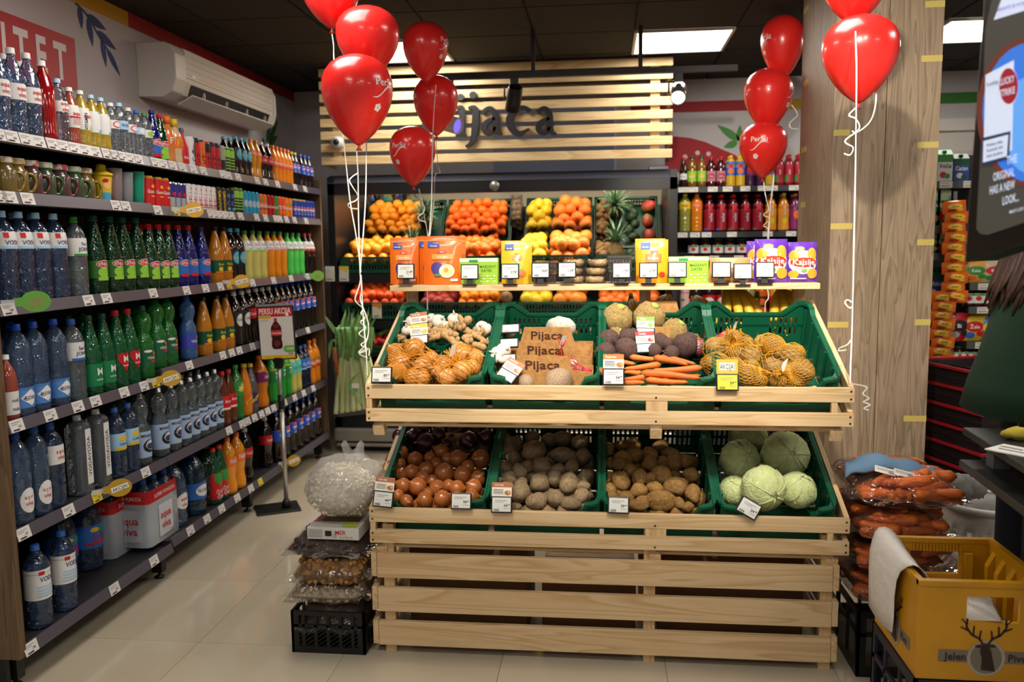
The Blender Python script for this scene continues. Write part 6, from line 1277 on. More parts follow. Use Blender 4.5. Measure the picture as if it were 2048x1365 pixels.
nets = [([(430, 545, 85, .05), (275, 575, 72, .04), (330, 655, 74, .04), (495, 680, 80, .04), (560, 620, 60, .02), (270, 640, 60, .02)], 'the left orange net', (1, -.3, -.2)), ([(420, 770, 72, .03), (300, 735, 70, .03), (490, 775, 64, .03), (250, 715, 50, .02)], 'the front orange net', (-1, -.2, .3)), ([(800, 585, 85, .055), (910, 610, 66, .04), (805, 715, 80, .05), (660, 665, 66, .03), (690, 770, 76, .03), (880, 690, 66, .03), (600, 720, 50, .02)], 'the right orange net', (-.6, .2, 1))]
for i, (l, nm, nk) in enumerate(nets):
    it = net_onions(l, nm, f'netted yellow onions {nth(i)}', nk); net(it, f"orange net of yellow onions, {('back left one under the yellow card', 'front one behind the upper board', 'right one with white tag')[i]}", 'orange onion nets', NETO, neck=nk)
PT3 = [potato_mesh(('#9c7c42', '#7a5e34', '#5c4428'), s+20) for s in range(4)]
pn = [([(1120, 440, 85, .05), (990, 490, 84, .04), (1240, 540, 80, .05), (1150, 530, 70, .03), (1200, 450, 60, .04), (1060, 500, 60, .03)], 'the back left net', (-.2, -.4, .9)), ([(950, 590, 62, .03), (1210, 680, 76, .03), (1060, 640, 70, .03), (1300, 700, 64, .02), (1240, 620, 60, .03), (1130, 610, 60, .05)], 'the front left net', (.8, -.5, 0)), ([(1400, 470, 80, .05), (1530, 550, 86, .05), (1460, 520, 70, .04), (1320, 450, 60, .03), (1400, 620, 80, .04), (1570, 510, 50, .03)], 'the back right net', (-1, .3, .3)), ([(1600, 650, 86, .04), (1510, 660, 66, .03), (1440, 710, 66, .02), (1560, 720, 60, .01)], 'the front right net', (-.6, -.7, .3))]
for i, (l, nm, nk) in enumerate(pn):
    it = []
    for j, (x, y, r, off) in enumerate(l):
        p = up(x/3.531+1150, y/3.531+560, off); s = r/3.531*depth(p)/FPX; it.append((p, s)); o = veg('potato', PT3[j % 4], p, 1, f'potato in {nm} of the upper right crate, {nth(j)}', 'potato', f'netted potatoes {nth(i)}'); o.scale = (s*1.05, s*1.15, s*1.2)
    net(it, f"yellow net of potatoes in upper right crate, {nm[4:]}", 'yellow potato nets', NETY, neck=nk)
p = up(1432, 680, -.0); it = []
for j, d in enumerate(((0, 0, 0), (.05, .01, .02), (-.05, .0, -.01))):
    q = at(1428, 690, y=3.36)+Vector(d); it.append((q, .034)); veg('garlic_bulb', gm[0], q, .03, f'garlic bulb in the red net behind potatoes, {nth(j)}', 'garlic', 'garlic in the red net behind')
net(it, 'red net bag half hidden behind the potato nets', None, NETR, nu=24, nv=14)
for k, (px, py, y, lab) in enumerate(((1120, 722, 3.15, 'red net of garlic between the middle and front cardboard trays'), (1158, 742, 3.15, 'red net of garlic at the right end of the front tray'))):
    c = at(px, py, y=y); it = []
    for j, d in enumerate(((0, 0, 0), (.045, .01, -.012), (-.045, 0, -.012)) if k == 0 else ((0, 0, 0), (.03, 0, -.014))):
        q = c+Vector(d); it.append((q, .022)); veg('garlic_bulb', gm[j % 2], q, .02, f"garlic bulb in the {'middle' if k == 0 else 'right end'} red net, {nth(j)}", 'garlic', f'garlic in red net {nth(k)}')
    net(it, lab, 'red garlic nets', NETR, nu=26, nv=14, th=.0012, neck=(.1, -.2, 1) if k == 0 else None)
# bananas, loose fruit and a wrapped tray behind the upper crates, on a low plank at the back of the stand
board('rear_plank', -.86, .85, 3.64, 3.90, 1.085, 1.105, PINE)
board('rear_support', -.852, -.807, 3.70, 3.745, 0, 1.085, PINEZ); board('rear_support', .772, .817, 3.70, 3.745, 0, 1.085, PINEZ)
BAN = M('#d2a82e', .45, var=('#a9a03a', 5, .5, .75)); BST = M('#6a6a28', .7)
def bananas(px, py, y, n, label, rz, s=1.):
    p = at(px, py, y=y); R0 = root('banana_bunch', p, label, 'bananas', 'banana bunches behind the potato crate', (0, 0, rz)); R0.scale = (s,)*3
    for k in range(n):
        a = (k-(n-1)/2)*.34; P = []
        for i in range(9):
            t = i/8; ang = -.2+1.75*t; P.append(Vector((math.sin(a)*(.02+.12*math.sin(ang)), -(.01+.16*math.sin(ang*.9)*math.cos(a)), .09-.14*t*t-.02*t)))
        obj('banana', B().tube(P, [.008, .013, .017, .0185, .0185, .018, .016, .011, .005], 8), BAN, R0)
    obj('stem', B().tube([(0, 0, .08), (0, .005, .105), (0, .01, .13)], [.022, .016, .012], 7), BST, R0)
bananas(1455, 622, 3.72, 4, 'large yellow banana bunch behind the potato crate centre', .3, 1.15); bananas(1512, 632, 3.72, 3, 'small yellow green bananas beside the large bunch', -.5, .8); bananas(1560, 628, 3.72, 4, 'brownish banana bunch behind the potato crate right end', .1, 1.1)
bananas(1337, 628, 3.72, 3, 'banana bunch glimpsed between the two crates', -.4, .9); bananas(1262, 628, 3.74, 2, 'banana tips glimpsed left of the knobbly celeriac', .2, .7); bananas(1385, 626, 3.73, 3, 'green tipped bananas at the potato crate left corner', .5, .8)
LOOSE = M('#d0a86a', .5, var=('#b8702a', 5, .45, .7))
for i, (px, r, m) in enumerate(((1045, 22, LOOSE), (1068, 24, LOOSE), (1098, 28, LOOSE), (1140, 24, M('#a83a2c', .4, var=('#c8a04a', 5, .4, .7))))):
    p = at(px, 634, y=3.74); s = r*depth(p)/FPX*.55; tag(obj('pear', B().blob((0, 0, 0), (1.3, 1, 1), 14, 9, 0, .05, 2, i), m, None, (p.x, 3.74, 1.107+s), None, scale=s), f"{('first', 'second', 'third', 'reddish fourth')[i]} loose fruit on the plank behind the cardboard trays", 'fruit', 'loose fruit behind the cardboard trays')
p = at(1212, 612, y=3.72); R0 = root('wrapped_tray', (p.x, 3.72, 1.107), 'black wrapped tray lying behind the left celeriac', 'tray')
obj('tray', B().box(-.075, .075, -.05, .05, 0, .05), BLACK, R0, bev=.012); obj('film', B().blob((0, 0, .055), (.078, .054, .03), 16, 10, 0, .1, 4), FILM, R0)
# cardboard cartons stored inside the slatted base
for i, (x0, x1, h) in enumerate(((-.76, -.30, .36), (-.24, .12, .27), (.21, .74, .38))):
    R0 = root('cardboard_box', ((x0+x1)/2, 3.33, 0), f"brown cardboard box stored behind the base slats, {('left', 'middle', 'right')[i]}", 'box', None); w = (x1-x0)/2
    obj('body', B().box(-w, w, -.2, .2, 0, h), M('#6a4a2c', .8), R0, bev=.003); obj('flap', B().box(-w, w, -.2, -.005, h, h+.004), M('#7a5632', .8), R0); obj('flap', B().box(-w, w, .005, .2, h, h+.004), M('#7a5632', .8), R0); obj('tape', B().box(-w, w, -.025, .025, h+.004, h+.005), M('#8a6a40', .4), R0)
# ================================================================== packets on the stand's top shelf
ZT = 1.369
def pouch(px0, px1, pyt, y, bulge, cols, els, label, cat='pouch', grp=None, name='stand_up_pouch', wob=.0, lean=.06, pyb=565):
    """pillow packet standing on the shelf; els printed on the front in units of its width/height"""
    a, b = at(px0, pyb, y=y), at(px1, pyb, y=y); w = b.x-a.x; h = at((px0+px1)/2, pyt, y=y).z-ZT; cx = (a.x+b.x)/2
    nx, nz = 12, 14
    def fn(x, z, d):
        u, v = max(-1, min(1, x/(w/2))), max(0, min(1, (z+h/2)/h))
        e = bulge*(1-abs(u)**2.5)*(math.sin(PI*min(1, max(0, v*.94+.03)))**.5 if wob else (1-max(0, v-.15)**1.3)*(1 if v < .9 else .3))
        e += wob*.004*math.sin(9*u+5*v)*math.sin(7*v)
        return Vector((x*(1+(.03*math.sin(v*6) if wob else .0)), -e/2-d+lean*(z+h/2), z+h/2))
    bk = lambda x, z: (lambda p: Vector((p.x, -p.y+2*lean*(z+h/2), p.z)))(fn(x, z, 0))
    V, F = [], []
    for f in (lambda x, z: fn(x, z, 0), bk):
        for j in range(nz+1):
            for i in range(nx+1): V.append(f(-w/2+w*i/nx, -h/2+h*j/nz))
    n1 = (nx+1)*(nz+1)
    for j in range(nz):
        for i in range(nx):
            a_ = j*(nx+1)+i; F.append((a_, a_+1, a_+nx+2, a_+nx+1)); F.append((n1+a_, n1+a_+nx+1, n1+a_+nx+2, n1+a_+1))
    B0 = B().add(V, F, 0, True)
    R0 = root(name, (cx, y, ZT+.001), label, cat, grp); obj('packet', B0, cols[0], R0)
    if els:
        pr = []
        for e in els:
            e = list(e)
            if e[0] == 't': e[2] *= w; e[3] *= h; e[4] *= h; 
            if e[0] == 't' and len(e) > 6: e[6] *= w
            if e[0] == 'e': e[1] *= w; e[2] *= h; e[3] *= w; e[4] *= h
            if e[0] == 'r': e[1] *= w; e[2] *= w; e[3] *= h; e[4] *= h
            if e[0] == 'p': e[1] = [(x*w, z*h) for x, z in e[1]]
            pr.append(tuple(e))
        obj('print', B().prints(pr, fn, .0026, .0005), cols, R0)
    return R0
PO = lambda c: M(c, .25, coat=.5, bump=(25, .12))
OC = [PO('#e06a1c'), M('#2a4aa0', .4), M('#e9e2d6', .4), M('#c83a20', .4), M('#4a3a8a', .4), M('#ecc98a', .4), M('#3f8a3a', .4), M('#e8964a', .3)]
plum = [('r', -.5, .5, .40, .42, 7), ('r', -.38, -.06, .26, .40, 1), ('t', 'Nutrifit', -.22, .30, .035, 2, .26), ('r', -.12, .12, .15, .20, 3), ('t', 'ekko', 0, .175, .03, 2, .16), ('r', -.26, .3, .02, .13, 7), ('t', 'Suva šljiva', .02, .075, .04, 2, .44), ('e', -.12, -.16, .16, .13, 4), ('e', .14, -.22, .2, .14, 2), ('e', .15, -.22, .16, .11, 5), ('e', .13, -.2, .06, .05, 7), ('e', -.1, -.3, .1, .03, 6), ('r', .24, .42, -.43, -.38, 2)]
pouch(781, 838, 476, 3.56, .05, OC, plum, 'orange prune pouch at the left end of the top shelf', grp='orange prune pouches')
pouch(832, 905, 473, 3.60, .04, OC, plum, 'orange prune pouch standing behind the large front one', grp='orange prune pouches')
pouch(848, 923, 473, 3.53, .05, OC, plum, 'orange prune pouch in front with whole plum and half picture', grp='orange prune pouches')
pouch(858, 932, 476, 3.66, .03, OC, plum, 'orange prune pouch at the very back of the three', grp='orange prune pouches')
YC = [PO('#ddb02c'), M('#2a4aa0', .4), M('#efe8d8', .4), M('#c83a20', .4), M('#c88a2c', .4), M('#8fb83a', .4), M('#d8702c', .4)]
mixf = [('r', -.38, -.08, .28, .42, 1), ('t', 'Nutrifit', -.23, .32, .032, 2, .26), ('r', -.14, .2, .06, .16, 4), ('t', 'ekko', .02, .2, .04, 3, .2), ('e', 0, -.1, .22, .1, 5), ('e', .2, -.26, .12, .08, 6), ('p', [(-.06, .05), (.04, .16), (.12, .18), (.06, .02), (.1, -.04), (.0, .02)], 2)]
pouch(1003, 1064, 482, 3.56, .05, YC, mixf, 'yellow green dried fruit pouch behind the third price display', grp='yellow fruit pouches')
GC = [PO('#dd9a22'), M('#2a4aa0', .4), M('#efe8d8', .4), M('#c83a20', .4), M('#b8641c', .4), M('#d8a02c', .4), M('#d8702c', .4)]
gold = [('r', -.36, -.06, .28, .44, 1), ('t', 'Nutrifit', -.21, .33, .034, 2, .26), ('r', -.06, .18, .17, .24, 3), ('r', -.22, .28, -.02, .17, 4), ('t', 'Brusnica', .03, .08, .05, 2, .42), ('e', .3, -.3, .1, .06, 3), ('p', [(.0, .1), (.06, .2), (.14, .2), (.06, .14), (.08, .04), (.02, .02)], 2)]
pouch(1270, 1330, 478, 3.62, .04, GC, gold, 'golden fruit pouch standing behind the right one', grp='golden fruit pouches'); pouch(1272, 1336, 480, 3.55, .05, GC, gold, 'golden fruit pouch in front right of the dark trays', grp='golden fruit pouches')
DGN, DW = M('#8fbf3a', .4), M('#e6ead2', .4)
def datebox(px0, px1, pyt, label):
    y = 3.53; a, b = at(px0, 565, y=y), at(px1, 565, y=y); h = at(px0, pyt, y=y).z-ZT; w = b.x-a.x; cx = (a.x+b.x)/2
    R0 = root('date_box', (cx, y, ZT), label, 'box', 'green date boxes'); obj('carton', B().box(-w/2, w/2, 0, .05, 0, h), DGN, R0, bev=.002)
    els = [('r', -w*.5, w*.5, h*.86, h*.99, 1), ('r', -w*.25, -w*.02, h*.84, h*.94, 2), ('t', 'MAZAFATI', w*.24, h*.68, h*.1, 3, w*.42), ('t', 'DATES', w*.2, h*.53, h*.1, 3, w*.3)]
    els += [('e', w*(.05+.09*(k % 5)), h*(.12+.1*(k//5)), w*.025, h*.03, (1, 4)[k % 2]) for k in range(15)]
    obj('print', B().prints(els, lambda x, z, d: Vector((x, -.0005-d, z)), .0006), [DGN, DW, LGRN, M('#3f6a1c', .5), M('#a8cf4a', .5)], R0)
datebox(920, 996, 517, 'green date box left of the yellow pouch on top shelf'); datebox(1337, 1417, 514, 'green date box right of the golden pouches on top shelf')
CLP = film((.95, .95, .95), .7, .05, (30, .4), .05); DATE = M('#3a2018', .3, var=('#22120e', 20, .4, .6), coat=.4); FIG = M('#b8965a', .7, var=('#8f6c3a', 30, .4, .65), bump=(60, .5))
def clamshell(px0, px1, z0, h, y, fill, label, grp):
    a, b = at(px0, 550, y=y), at(px1, 550, y=y); w = b.x-a.x; R0 = root('clear_tray', ((a.x+b.x)/2, y, ZT+z0), label, 'fruit tray', grp)
    c = B()
    for k in range(14): c.blob((-w*.4+w*.8*(k % 7)/6, .02+.035*(k//7), h*.42), (w*.085, .022, h*.36), 8, 6, 0, .2, 3, k)
    obj('contents', c, fill, R0)['kind'] = 'stuff'
    obj('tray', B().box(-w/2, w/2, 0, .085, 0, h*.96).box(-w/2-.004, w/2+.004, -.004, .089, h*.80, h*.86), CLP, R0, bev=.006)
clamshell(1066, 1112, 0, .05, 3.53, DATE, 'lower clear tray of dates behind the fourth price display', 'clear date trays'); clamshell(1068, 1114, .052, .045, 3.535, DATE, 'upper clear tray of dates behind the fourth price display', 'clear date trays')
clamshell(1219, 1262, 0, .06, 3.53, DATE, 'lower dark fruit tray behind the price display reading 179', 'dark fruit trays'); clamshell(1216, 1264, .062, .055, 3.535, DATE, 'upper dark fruit tray behind the price display reading 179', 'dark fruit trays')
def figring(px, z, label, y=3.53):
    x = at(px, 550, y=y).x; R0 = root('fig_ring', (x, y+.04, ZT+z), label, 'dried figs', 'wrapped dried fig rings'); r = .045
    for k in range(9):
        a = k*2*PI/9; obj('fig', B().blob((0, 0, .016), (.018, .014, .0155), 10, 7, 0, .12, 4, k), FIG, R0, (math.cos(a)*.031, math.sin(a)*.031, 0), (0, 0, a+PI/2))
    obj('wrapper', B().lathe([(r*.4, .001), (r*1.02, .003), (r*1.08, .016), (r*1.02, .031), (r*.4, .033)], 24), CLP, R0)
for i, (px, z) in enumerate(((1148, 0), (1144, .0345), (1147, .069))): figring(px, z, f"wrapped dried fig ring, {('bottom', 'middle', 'top')[i]} of the left stack")
for i, (px, z) in enumerate(((1190, 0), (1192, .0345), (1197, .069))): figring(px, z, f"wrapped dried fig ring, {('bottom', 'middle', 'top')[i]} of the right stack")
BC = [M('#b8875c', .35, coat=.3, bump=(30, .3)), M('#8a5a34', .5)]
pouch(1418, 1500, 516, 3.56, .07, BC, [('e', 0, -.1, .3, .2, 1)], 'pale brown crumpled fruit bag behind two price displays', 'bag', None, 'fruit_bag', 1.)
KC = [PO('#5a2fa0'), M('#e09a2c', .4), M('#efe6dc', .4), M('#c8341c', .4), M('#d8b83a', .4), M('#7aa83a', .4), M('#cfc0e0', .4)]
kaj = [('e', 0, .0, .46, .30, 2), ('e', -.3, .16, .16, .14, 1), ('e', .3, .2, .16, .16, 1), ('e', -.1, .34, .14, .05, 4), ('e', .02, .0, .44, .12, 3), ('t', 'Kajsije', .02, .01, .15, 2, .8), ('e', -.3, -.3, .16, .1, 1), ('e', .3, -.28, .17, .13, 1), ('e', .02, -.2, .1, .04, 5), ('r', -.4, .1, -.42, -.39, 6)]
pouch(1492, 1545, 483, 3.60, .05, KC, kaj, 'purple apricot bag at the back left of the three', 'bag', 'purple apricot bags', 'apricot_bag', 1.); pouch(1508, 1574, 479, 3.53, .06, KC, kaj, 'purple apricot bag in the middle behind the last price display', 'bag', 'purple apricot bags', 'apricot_bag', 1.); pouch(1573, 1633, 485, 3.54, .06, KC, kaj, 'purple apricot bag at the right end of top shelf', 'bag', 'purple apricot bags', 'apricot_bag', 1.)
# ================================================================== balloons
BAL = M('#e22a26', .26, coat=.3, spec=.45, sss=.2); BKN = M('#9c1016', .4); BWT = M('#e8dcd8', .5); RIB = M('#e4e0da', .3, coat=.3)
def ribbon(o, pts, w=.005):
    """curling ribbon given as pixel+depth points, stored in the balloon's own space"""
    P = cat_rom([at(px, py, y=y) for px, py, y in pts], 6)
    def side(i):
        t = P[min(i+1, len(P)-1)]-P[max(0, i-1)]; return t.cross(Vector((.3*math.sin(i*.35), 1, .2)))
    b = B().strip(P, w, side); r = obj('ribbon', b, RIB, o); r.matrix_parent_inverse = (Matrix.Translation(o.location) @ o.rotation_euler.to_matrix().to_4x4()).inverted(); return r
def balloon(cx, top, bot, wpx, y, label, grp, ta=None, ribs=(), tilt=(0, 0, 0)):
    c = at(cx, bot, y=y); k = (c-CAM).dot(CF)/FPX; w = wpx*k; h = (bot-top)*k*1.01
    R = [(.0, .05), (.02, .13), (.06, .26), (.13, .45), (.22, .63), (.33, .80), (.45, .93), (.55, .985), (.63, 1.), (.72, .98), (.81, .90), (.89, .75), (.95, .53), (.985, .29), (1., 0)]
    pr = [(r*w/2, t*h) for t, r in R]
    o = tag(obj('balloon', B().lathe(pr, 32, 0, True), BAL, None, c, tilt), label, 'balloon', grp)
    obj('knot', B().lathe([(.003, .004), (.006, -.004), (.005, -.009), (.011, -.016), (.012, -.019), (.004, -.019)], 12), BKN, o)
    if ta is not None:
        rf = lambda z: prof_r([(r, t) for t, r in R], w/2, h, max(0, min(h*.999, z)))
        fn = cyl_fn(rf, h*.62, math.radians(-90+ta)); s = w/.25
        sw = []
        for i in range(13): t = i/12; sw.append((-.05*s+.1*s*t, (-.035+.03*t+.012*math.sin(t*PI*2-2.6))*s))
        pl = [(x, z+.003*s*math.sin(PI*i/12)+.0006) for i, (x, z) in enumerate(sw)]+[(x, z-.003*s*math.sin(PI*i/12)-.0006) for i, (x, z) in reversed(list(enumerate(sw)))]
        b = B(); 
        for i in range(12): q = [pl[i], pl[i+1], pl[24-i], pl[25-i]]; b.prints([('p', q[::-1], 0)], fn, .001)
        b.prints([('t', 'PerSu', 0, .012*s, .027*s, 0, .11*s)], fn, .001)
        b.prints([('e', -.02*s+.008*s*math.cos(j*1.257), -.075*s+.008*s*math.sin(j*1.257), .006*s, .006*s, 0) for j in range(5)], fn, .001, 0)
        obj('print', b, BWT, o)
    for r in ribs: ribbon(o, r)
    return o
gL, gM, gR, gP = 'balloons of the tall left cluster', 'balloons of the middle cluster', 'balloons beside the pillar edge', 'balloons hanging before the pillar'
balloon(664, -70, 57, 118, 3.62, 'red balloon cut by the top edge in the left cluster', gL, None, [[(663, 62, 3.62), (667, 90, 3.6), (668, 120, 3.6), (676, 200, 3.5), (688, 290, 3.42), (700, 400, 3.35), (712, 470, 3.3), (722, 545, 3.25)]])
balloon(738, 19, 158, 126, 3.56, 'red balloon behind the largest one in the left cluster', gL, None, [[(736, 163, 3.56), (733, 290, 3.4), (731, 400, 3.33), (724, 500, 3.28), (720, 550, 3.25)]])
balloon(718, 116, 291, 141, 3.3, 'largest red balloon in front of the slatted sign', gL, 66, [[(713, 300, 3.3), (716, 350, 3.3), (717, 430, 3.28), (720, 540, 3.26), (724, 590, 3.24), (727, 640, 3.2), (732, 700, 3.12), (735, 752, 3.06)],
    [(716, 346, 3.3), (704, 354, 3.28), (699, 362, 3.27), (706, 375, 3.27), (716, 392, 3.28), (712, 401, 3.27), (697, 408, 3.26), (700, 416, 3.27), (717, 418, 3.28)],
    [(722, 550, 3.25), (719, 570, 3.24), (711, 594, 3.23), (712, 604, 3.23), (726, 618, 3.22), (722, 627, 3.2), (730, 636, 3.21), (721, 645, 3.2), (731, 655, 3.2), (718, 668, 3.18), (733, 680, 3.18), (722, 690, 3.17), (735, 700, 3.16), (719, 708, 3.15), (735, 716, 3.15)],
    [(722, 550, 3.25), (724, 580, 3.24), (721, 600, 3.24), (735, 640, 3.22), (737, 665, 3.2), (730, 690, 3.18), (717, 706, 3.16), (737, 697, 3.15), (738, 712, 3.14)]])
balloon(853, 49, 165, 91, 4.45, 'red balloon at the top of the middle cluster', gM, 72, [[(872, 170, 4.45), (866, 260, 4.3), (863, 400, 4.1), (858, 480, 4.0), (855, 560, 3.95), (855, 640, 3.9)]])
balloon(873, 155, 272, 89, 4.6, 'red balloon in the middle cluster half covering the sign letter', gM, -66, [[(872, 276, 4.6), (876, 330, 4.4), (880, 345, 4.4), (870, 352, 4.4), (868, 400, 4.2), (860, 470, 4.05)]])
balloon(827, 256, 373, 92, 4.35, 'lowest red balloon of the middle cluster with white lettering', gM, -24, [[(838, 378, 4.35), (842, 398, 4.3), (849, 415, 4.25), (846, 426, 4.22), (836, 434, 4.2), (840, 441, 4.2), (851, 446, 4.2), (855, 472, 4.1)], [(842, 395, 4.3), (850, 440, 4.2), (858, 480, 4.0)]])
balloon(1563, 36, 162, 84, 4.95, 'red balloon at the top beside the pillar edge', gR, -62, [[(1560, 166, 4.95), (1556, 260, 4.9), (1548, 340, 4.85), (1540, 420, 4.8), (1536, 485, 4.75)]])
balloon(1535, 141, 264, 96, 4.88, 'middle red balloon beside the pillar edge', gR, 64, [[(1538, 268, 4.88), (1545, 300, 4.86), (1555, 330, 4.84), (1544, 320, 4.84), (1548, 355, 4.83), (1540, 420, 4.8), (1537, 485, 4.75)], [(1583, 210, 4.86), (1592, 222, 4.86), (1594, 232, 4.86), (1580, 246, 4.86), (1582, 256, 4.86), (1596, 258, 4.86)]])
balloon(1525, 247, 357, 94, 4.8, 'lowest red balloon beside the pillar with white lettering', gR, -20, [[(1527, 361, 4.8), (1530, 385, 4.79), (1533, 400, 4.78), (1537, 420, 4.77), (1527, 430, 4.77), (1539, 438, 4.77), (1527, 452, 4.76), (1536, 458, 4.76), (1534, 488, 4.72)], [(1534, 570, 4.7), (1537, 595, 4.7), (1531, 606, 4.7), (1530, 625, 4.7)]])
balloon(1708, -85, 49, 128, 3.3, 'upper red balloon before the pillar cut by the top edge', gP, None, [[(1709, 58, 3.3), (1722, 68, 3.25), (1735, 110, 3.2), (1748, 160, 3.2), (1752, 200, 3.2), (1742, 240, 3.2), (1716, 264, 3.2), (1704, 262, 3.2)]])
balloon(1717, 38, 207, 146, 3.2, 'lower large red balloon hanging before the pillar', gP, None, [[(1711, 62, 3.05), (1713, 140, 3.03), (1712, 250, 3.1), (1711, 330, 3.12), (1708, 480, 3.1), (1706, 580, 3.08), (1704, 660, 3.05), (1701, 735, 3.0), (1701, 766, 2.96)],
    [(1716, 212, 3.2), (1698, 230, 3.18), (1712, 238, 3.18), (1718, 258, 3.18), (1690, 282, 3.17), (1706, 295, 3.17), (1700, 310, 3.17), (1688, 307, 3.17)],
    [(1706, 606, 3.06), (1695, 600, 3.06), (1690, 606, 3.06), (1699, 616, 3.06), (1704, 614, 3.06)], [(1702, 680, 3.03), (1694, 690, 3.03), (1680, 696, 3.03), (1678, 702, 3.03), (1693, 700, 3.03)],
    [(1702, 768, 2.955), (1722, 771, 2.95), (1734, 776, 2.95), (1726, 788, 2.94), (1738, 797, 2.94), (1727, 804, 2.94), (1740, 810, 2.94), (1728, 817, 2.94), (1738, 821, 2.94)]])
# ================================================================== leeks in a film hanging at the cooler's left end
LKW = M('#cdd3a0', .45, var=('#b7c484', 5, .4, .7, (8, 8, .6))); LKG = M('#5f9152', .5, var=('#8fb06a', 5, .4, .65, (8, 8, .6)))
ly = 5.86; l0 = at(690, 825, y=ly); lk = root('leek_bundle', l0, 'bundle of leeks in clear film hanging at the cooler left end', 'leeks')
lp = lambda px, py, dy=0: at(px, py, y=ly+dy)-l0
for i in range(9):
    xb, xt = 672+11.5*i, 684+6.5*i; P = cat_rom([lp(xb, 828-1.8*i, .02*(i % 3)), lp((xb*2+xt)/3, 780, .02*(i % 3)), lp(xt, 715, .015*(i % 3))], 4)
    st = obj('stalk', B().tube(P, [.02, .021]+[.019]*(len(P)-2), 9), LKW, lk)
    for k in range(5):
        tx = xt+random.uniform(-24, 24); ty = 612+random.uniform(-2, 55)*(k*.6+.3); bx = random.uniform(-16, 16)
        P2 = cat_rom([lp(xt, 722, .01), lp(xt+bx*.3, 690, -.02*k), lp((xt+tx)/2+bx*.4, 655, -.03*k+.02), lp(tx, ty, -.02*k+.02)], 4)
        obj('leaf', B().strip(P2, [.03]*3+[.032]*(len(P2)-7)+[.024, .016, .008, .001], lambda i_, k=k: Vector((1, .35*(k-1), .1))), LKG, st)
for a in ([(690, 690), (668, 660), (650, 632)], [(700, 690), (722, 660), (716, 628)], [(690, 700), (665, 680), (658, 718)], [(720, 745), (700, 770), (728, 812)]):
    P2 = cat_rom([lp(*p, -.05) for p in a], 5); obj('loose_leaf', B().strip(P2, [.03]*(len(P2)-3)+[.02, .012, .002], (1, .2, .3)), LKG, lk)
fb = B(); V = []; 
for j, (py, xl, xr) in enumerate(((695, 662, 720), (725, 664, 722), (760, 668, 728), (800, 668, 736), (832, 666, 738))):
    for i in range(12): a = i*PI/6; V.append(lp((xl+xr)/2+(xr-xl)/2*math.cos(a), py-(4 if j == 4 else 0)*math.cos(a), .055*math.sin(a)+.02))
fb.add(V, [(j*12+i, j*12+(i+1) % 12, (j+1)*12+(i+1) % 12, (j+1)*12+i) for j in range(4) for i in range(12)], 0, True); obj('film', fb, film((.97, .98, .95), .5, .07, (40, .9), .03), lk)
q = lp(711, 772, -.06); obj('label', B().box(q.x-.028, q.x+.028, q.y-.001, q.y, q.z-.017, q.z+.017), M('#d8d5cf', .5), lk)
# ================================================================== promotion poster on a floor stand
pc = at(551, 667, y=4.64); pb = Vector((-1.90, 4.66, 0)); ps = root('poster_stand', pb, 'floor stand with red and white cola poster before the drinks shelves', 'sign stand')
obj('base', B().box(-.14, .11, -.1, .1, 0, .012), BLACK, ps, bev=.006, rot=(0, 0, .5))
obj('pole', B().tube([(.04, 0, .012), (.035, 0, .58)], .0125, 12), M('#b5b2ae', .3, .7), ps); obj('upper_pole', B().tube([(.035, 0, .56), (.03, 0, .9)], .0095, 12), M('#b5b2ae', .3, .7), ps, label='thinner upper telescopic pole')
obj('clamp', B().lathe([(.02, .6), (.02, .68)], 12, X=Matrix.Translation((.035, 0, 0))), BLACK, ps); obj('pole_foot', B().lathe([(.03, .012), (.022, .05), (.016, .06)], 12, X=Matrix.Translation((.04, 0, 0))), BLACK, ps); obj('frame_holder', B().box(.01, .05, -.02, .02, .84, .9), BLACK, ps)
fr = obj('poster_frame', B().box(-.105, .105, -.006, .012, -.156, .156), BLACK, ps, (pc.x-pb.x, 0, pc.z), (.0, -.035, .12), bev=.004)
PW = [M('#d9d6d0', .45), M('#c01a24', .45), M('#e0b41c', .45), M('#f0eeea', .45), M('#2a0e0a', .35), M('#7a1a10', .4), M('#5fa82c', .45), INKG, M('#c8c8c8', .4)]
fnp = lambda x, y, d: Vector((x, -.007-d, y))
bt = lambda L: [(x, y) for x, y in L]+[(-x, y) for x, y in reversed(L)]
bottle = [(.008, .085), (.008, .066), (.014, .058), (.028, .036), (.031, .02), (.029, .006), (.030, -.02), (.026, -.032), (.030, -.05), (.031, -.075), (.026, -.088), (.012, -.093)]
els = [('r', -.097, .097, -.148, .148, 0), ('r', -.097, .097, .094, .148, 1), ('t', 'PERSU AKCIJA', 0, .127, .034, 3, .18, 0, 1), ('r', -.097, -.026, .085, .103, 2), ('t', 'MESEČNA AKCIJA', -.062, .094, .008, 7, .062), ('e', .068, .105, .009, .009, 3), ('t', 'Coca-Cola 2l', -.07, .074, .007, 7, .05), ('r', -.097, .097, -.148, -.128, 2), ('p', bt(bottle)[::-1], 4), ('e', 0, .04, .016, .014, 5), ('e', 0, -.06, .018, .018, 5), ('r', -.0085, .0085, .066, .086, 1), ('r', -.0305, .0305, -.016, .018, 1), ('t', 'Coca-Cola', 0, .001, .014, 3, .054), ('e', .052, -.092, .016, .018, 6), ('r', .052, .097, -.110, -.074, 6), ('t', '119,99', .072, -.092, .018, 3, .042), ('r', .06, .09, -.122, -.117, 7)]
obj('poster', B().prints(els, fnp, .0003, .0003), PW, fr)
obj('poster_rail', B().box(-.107, .107, -.01, .016, .156, .166), M('#b0b0b0', .35, .6), fr)
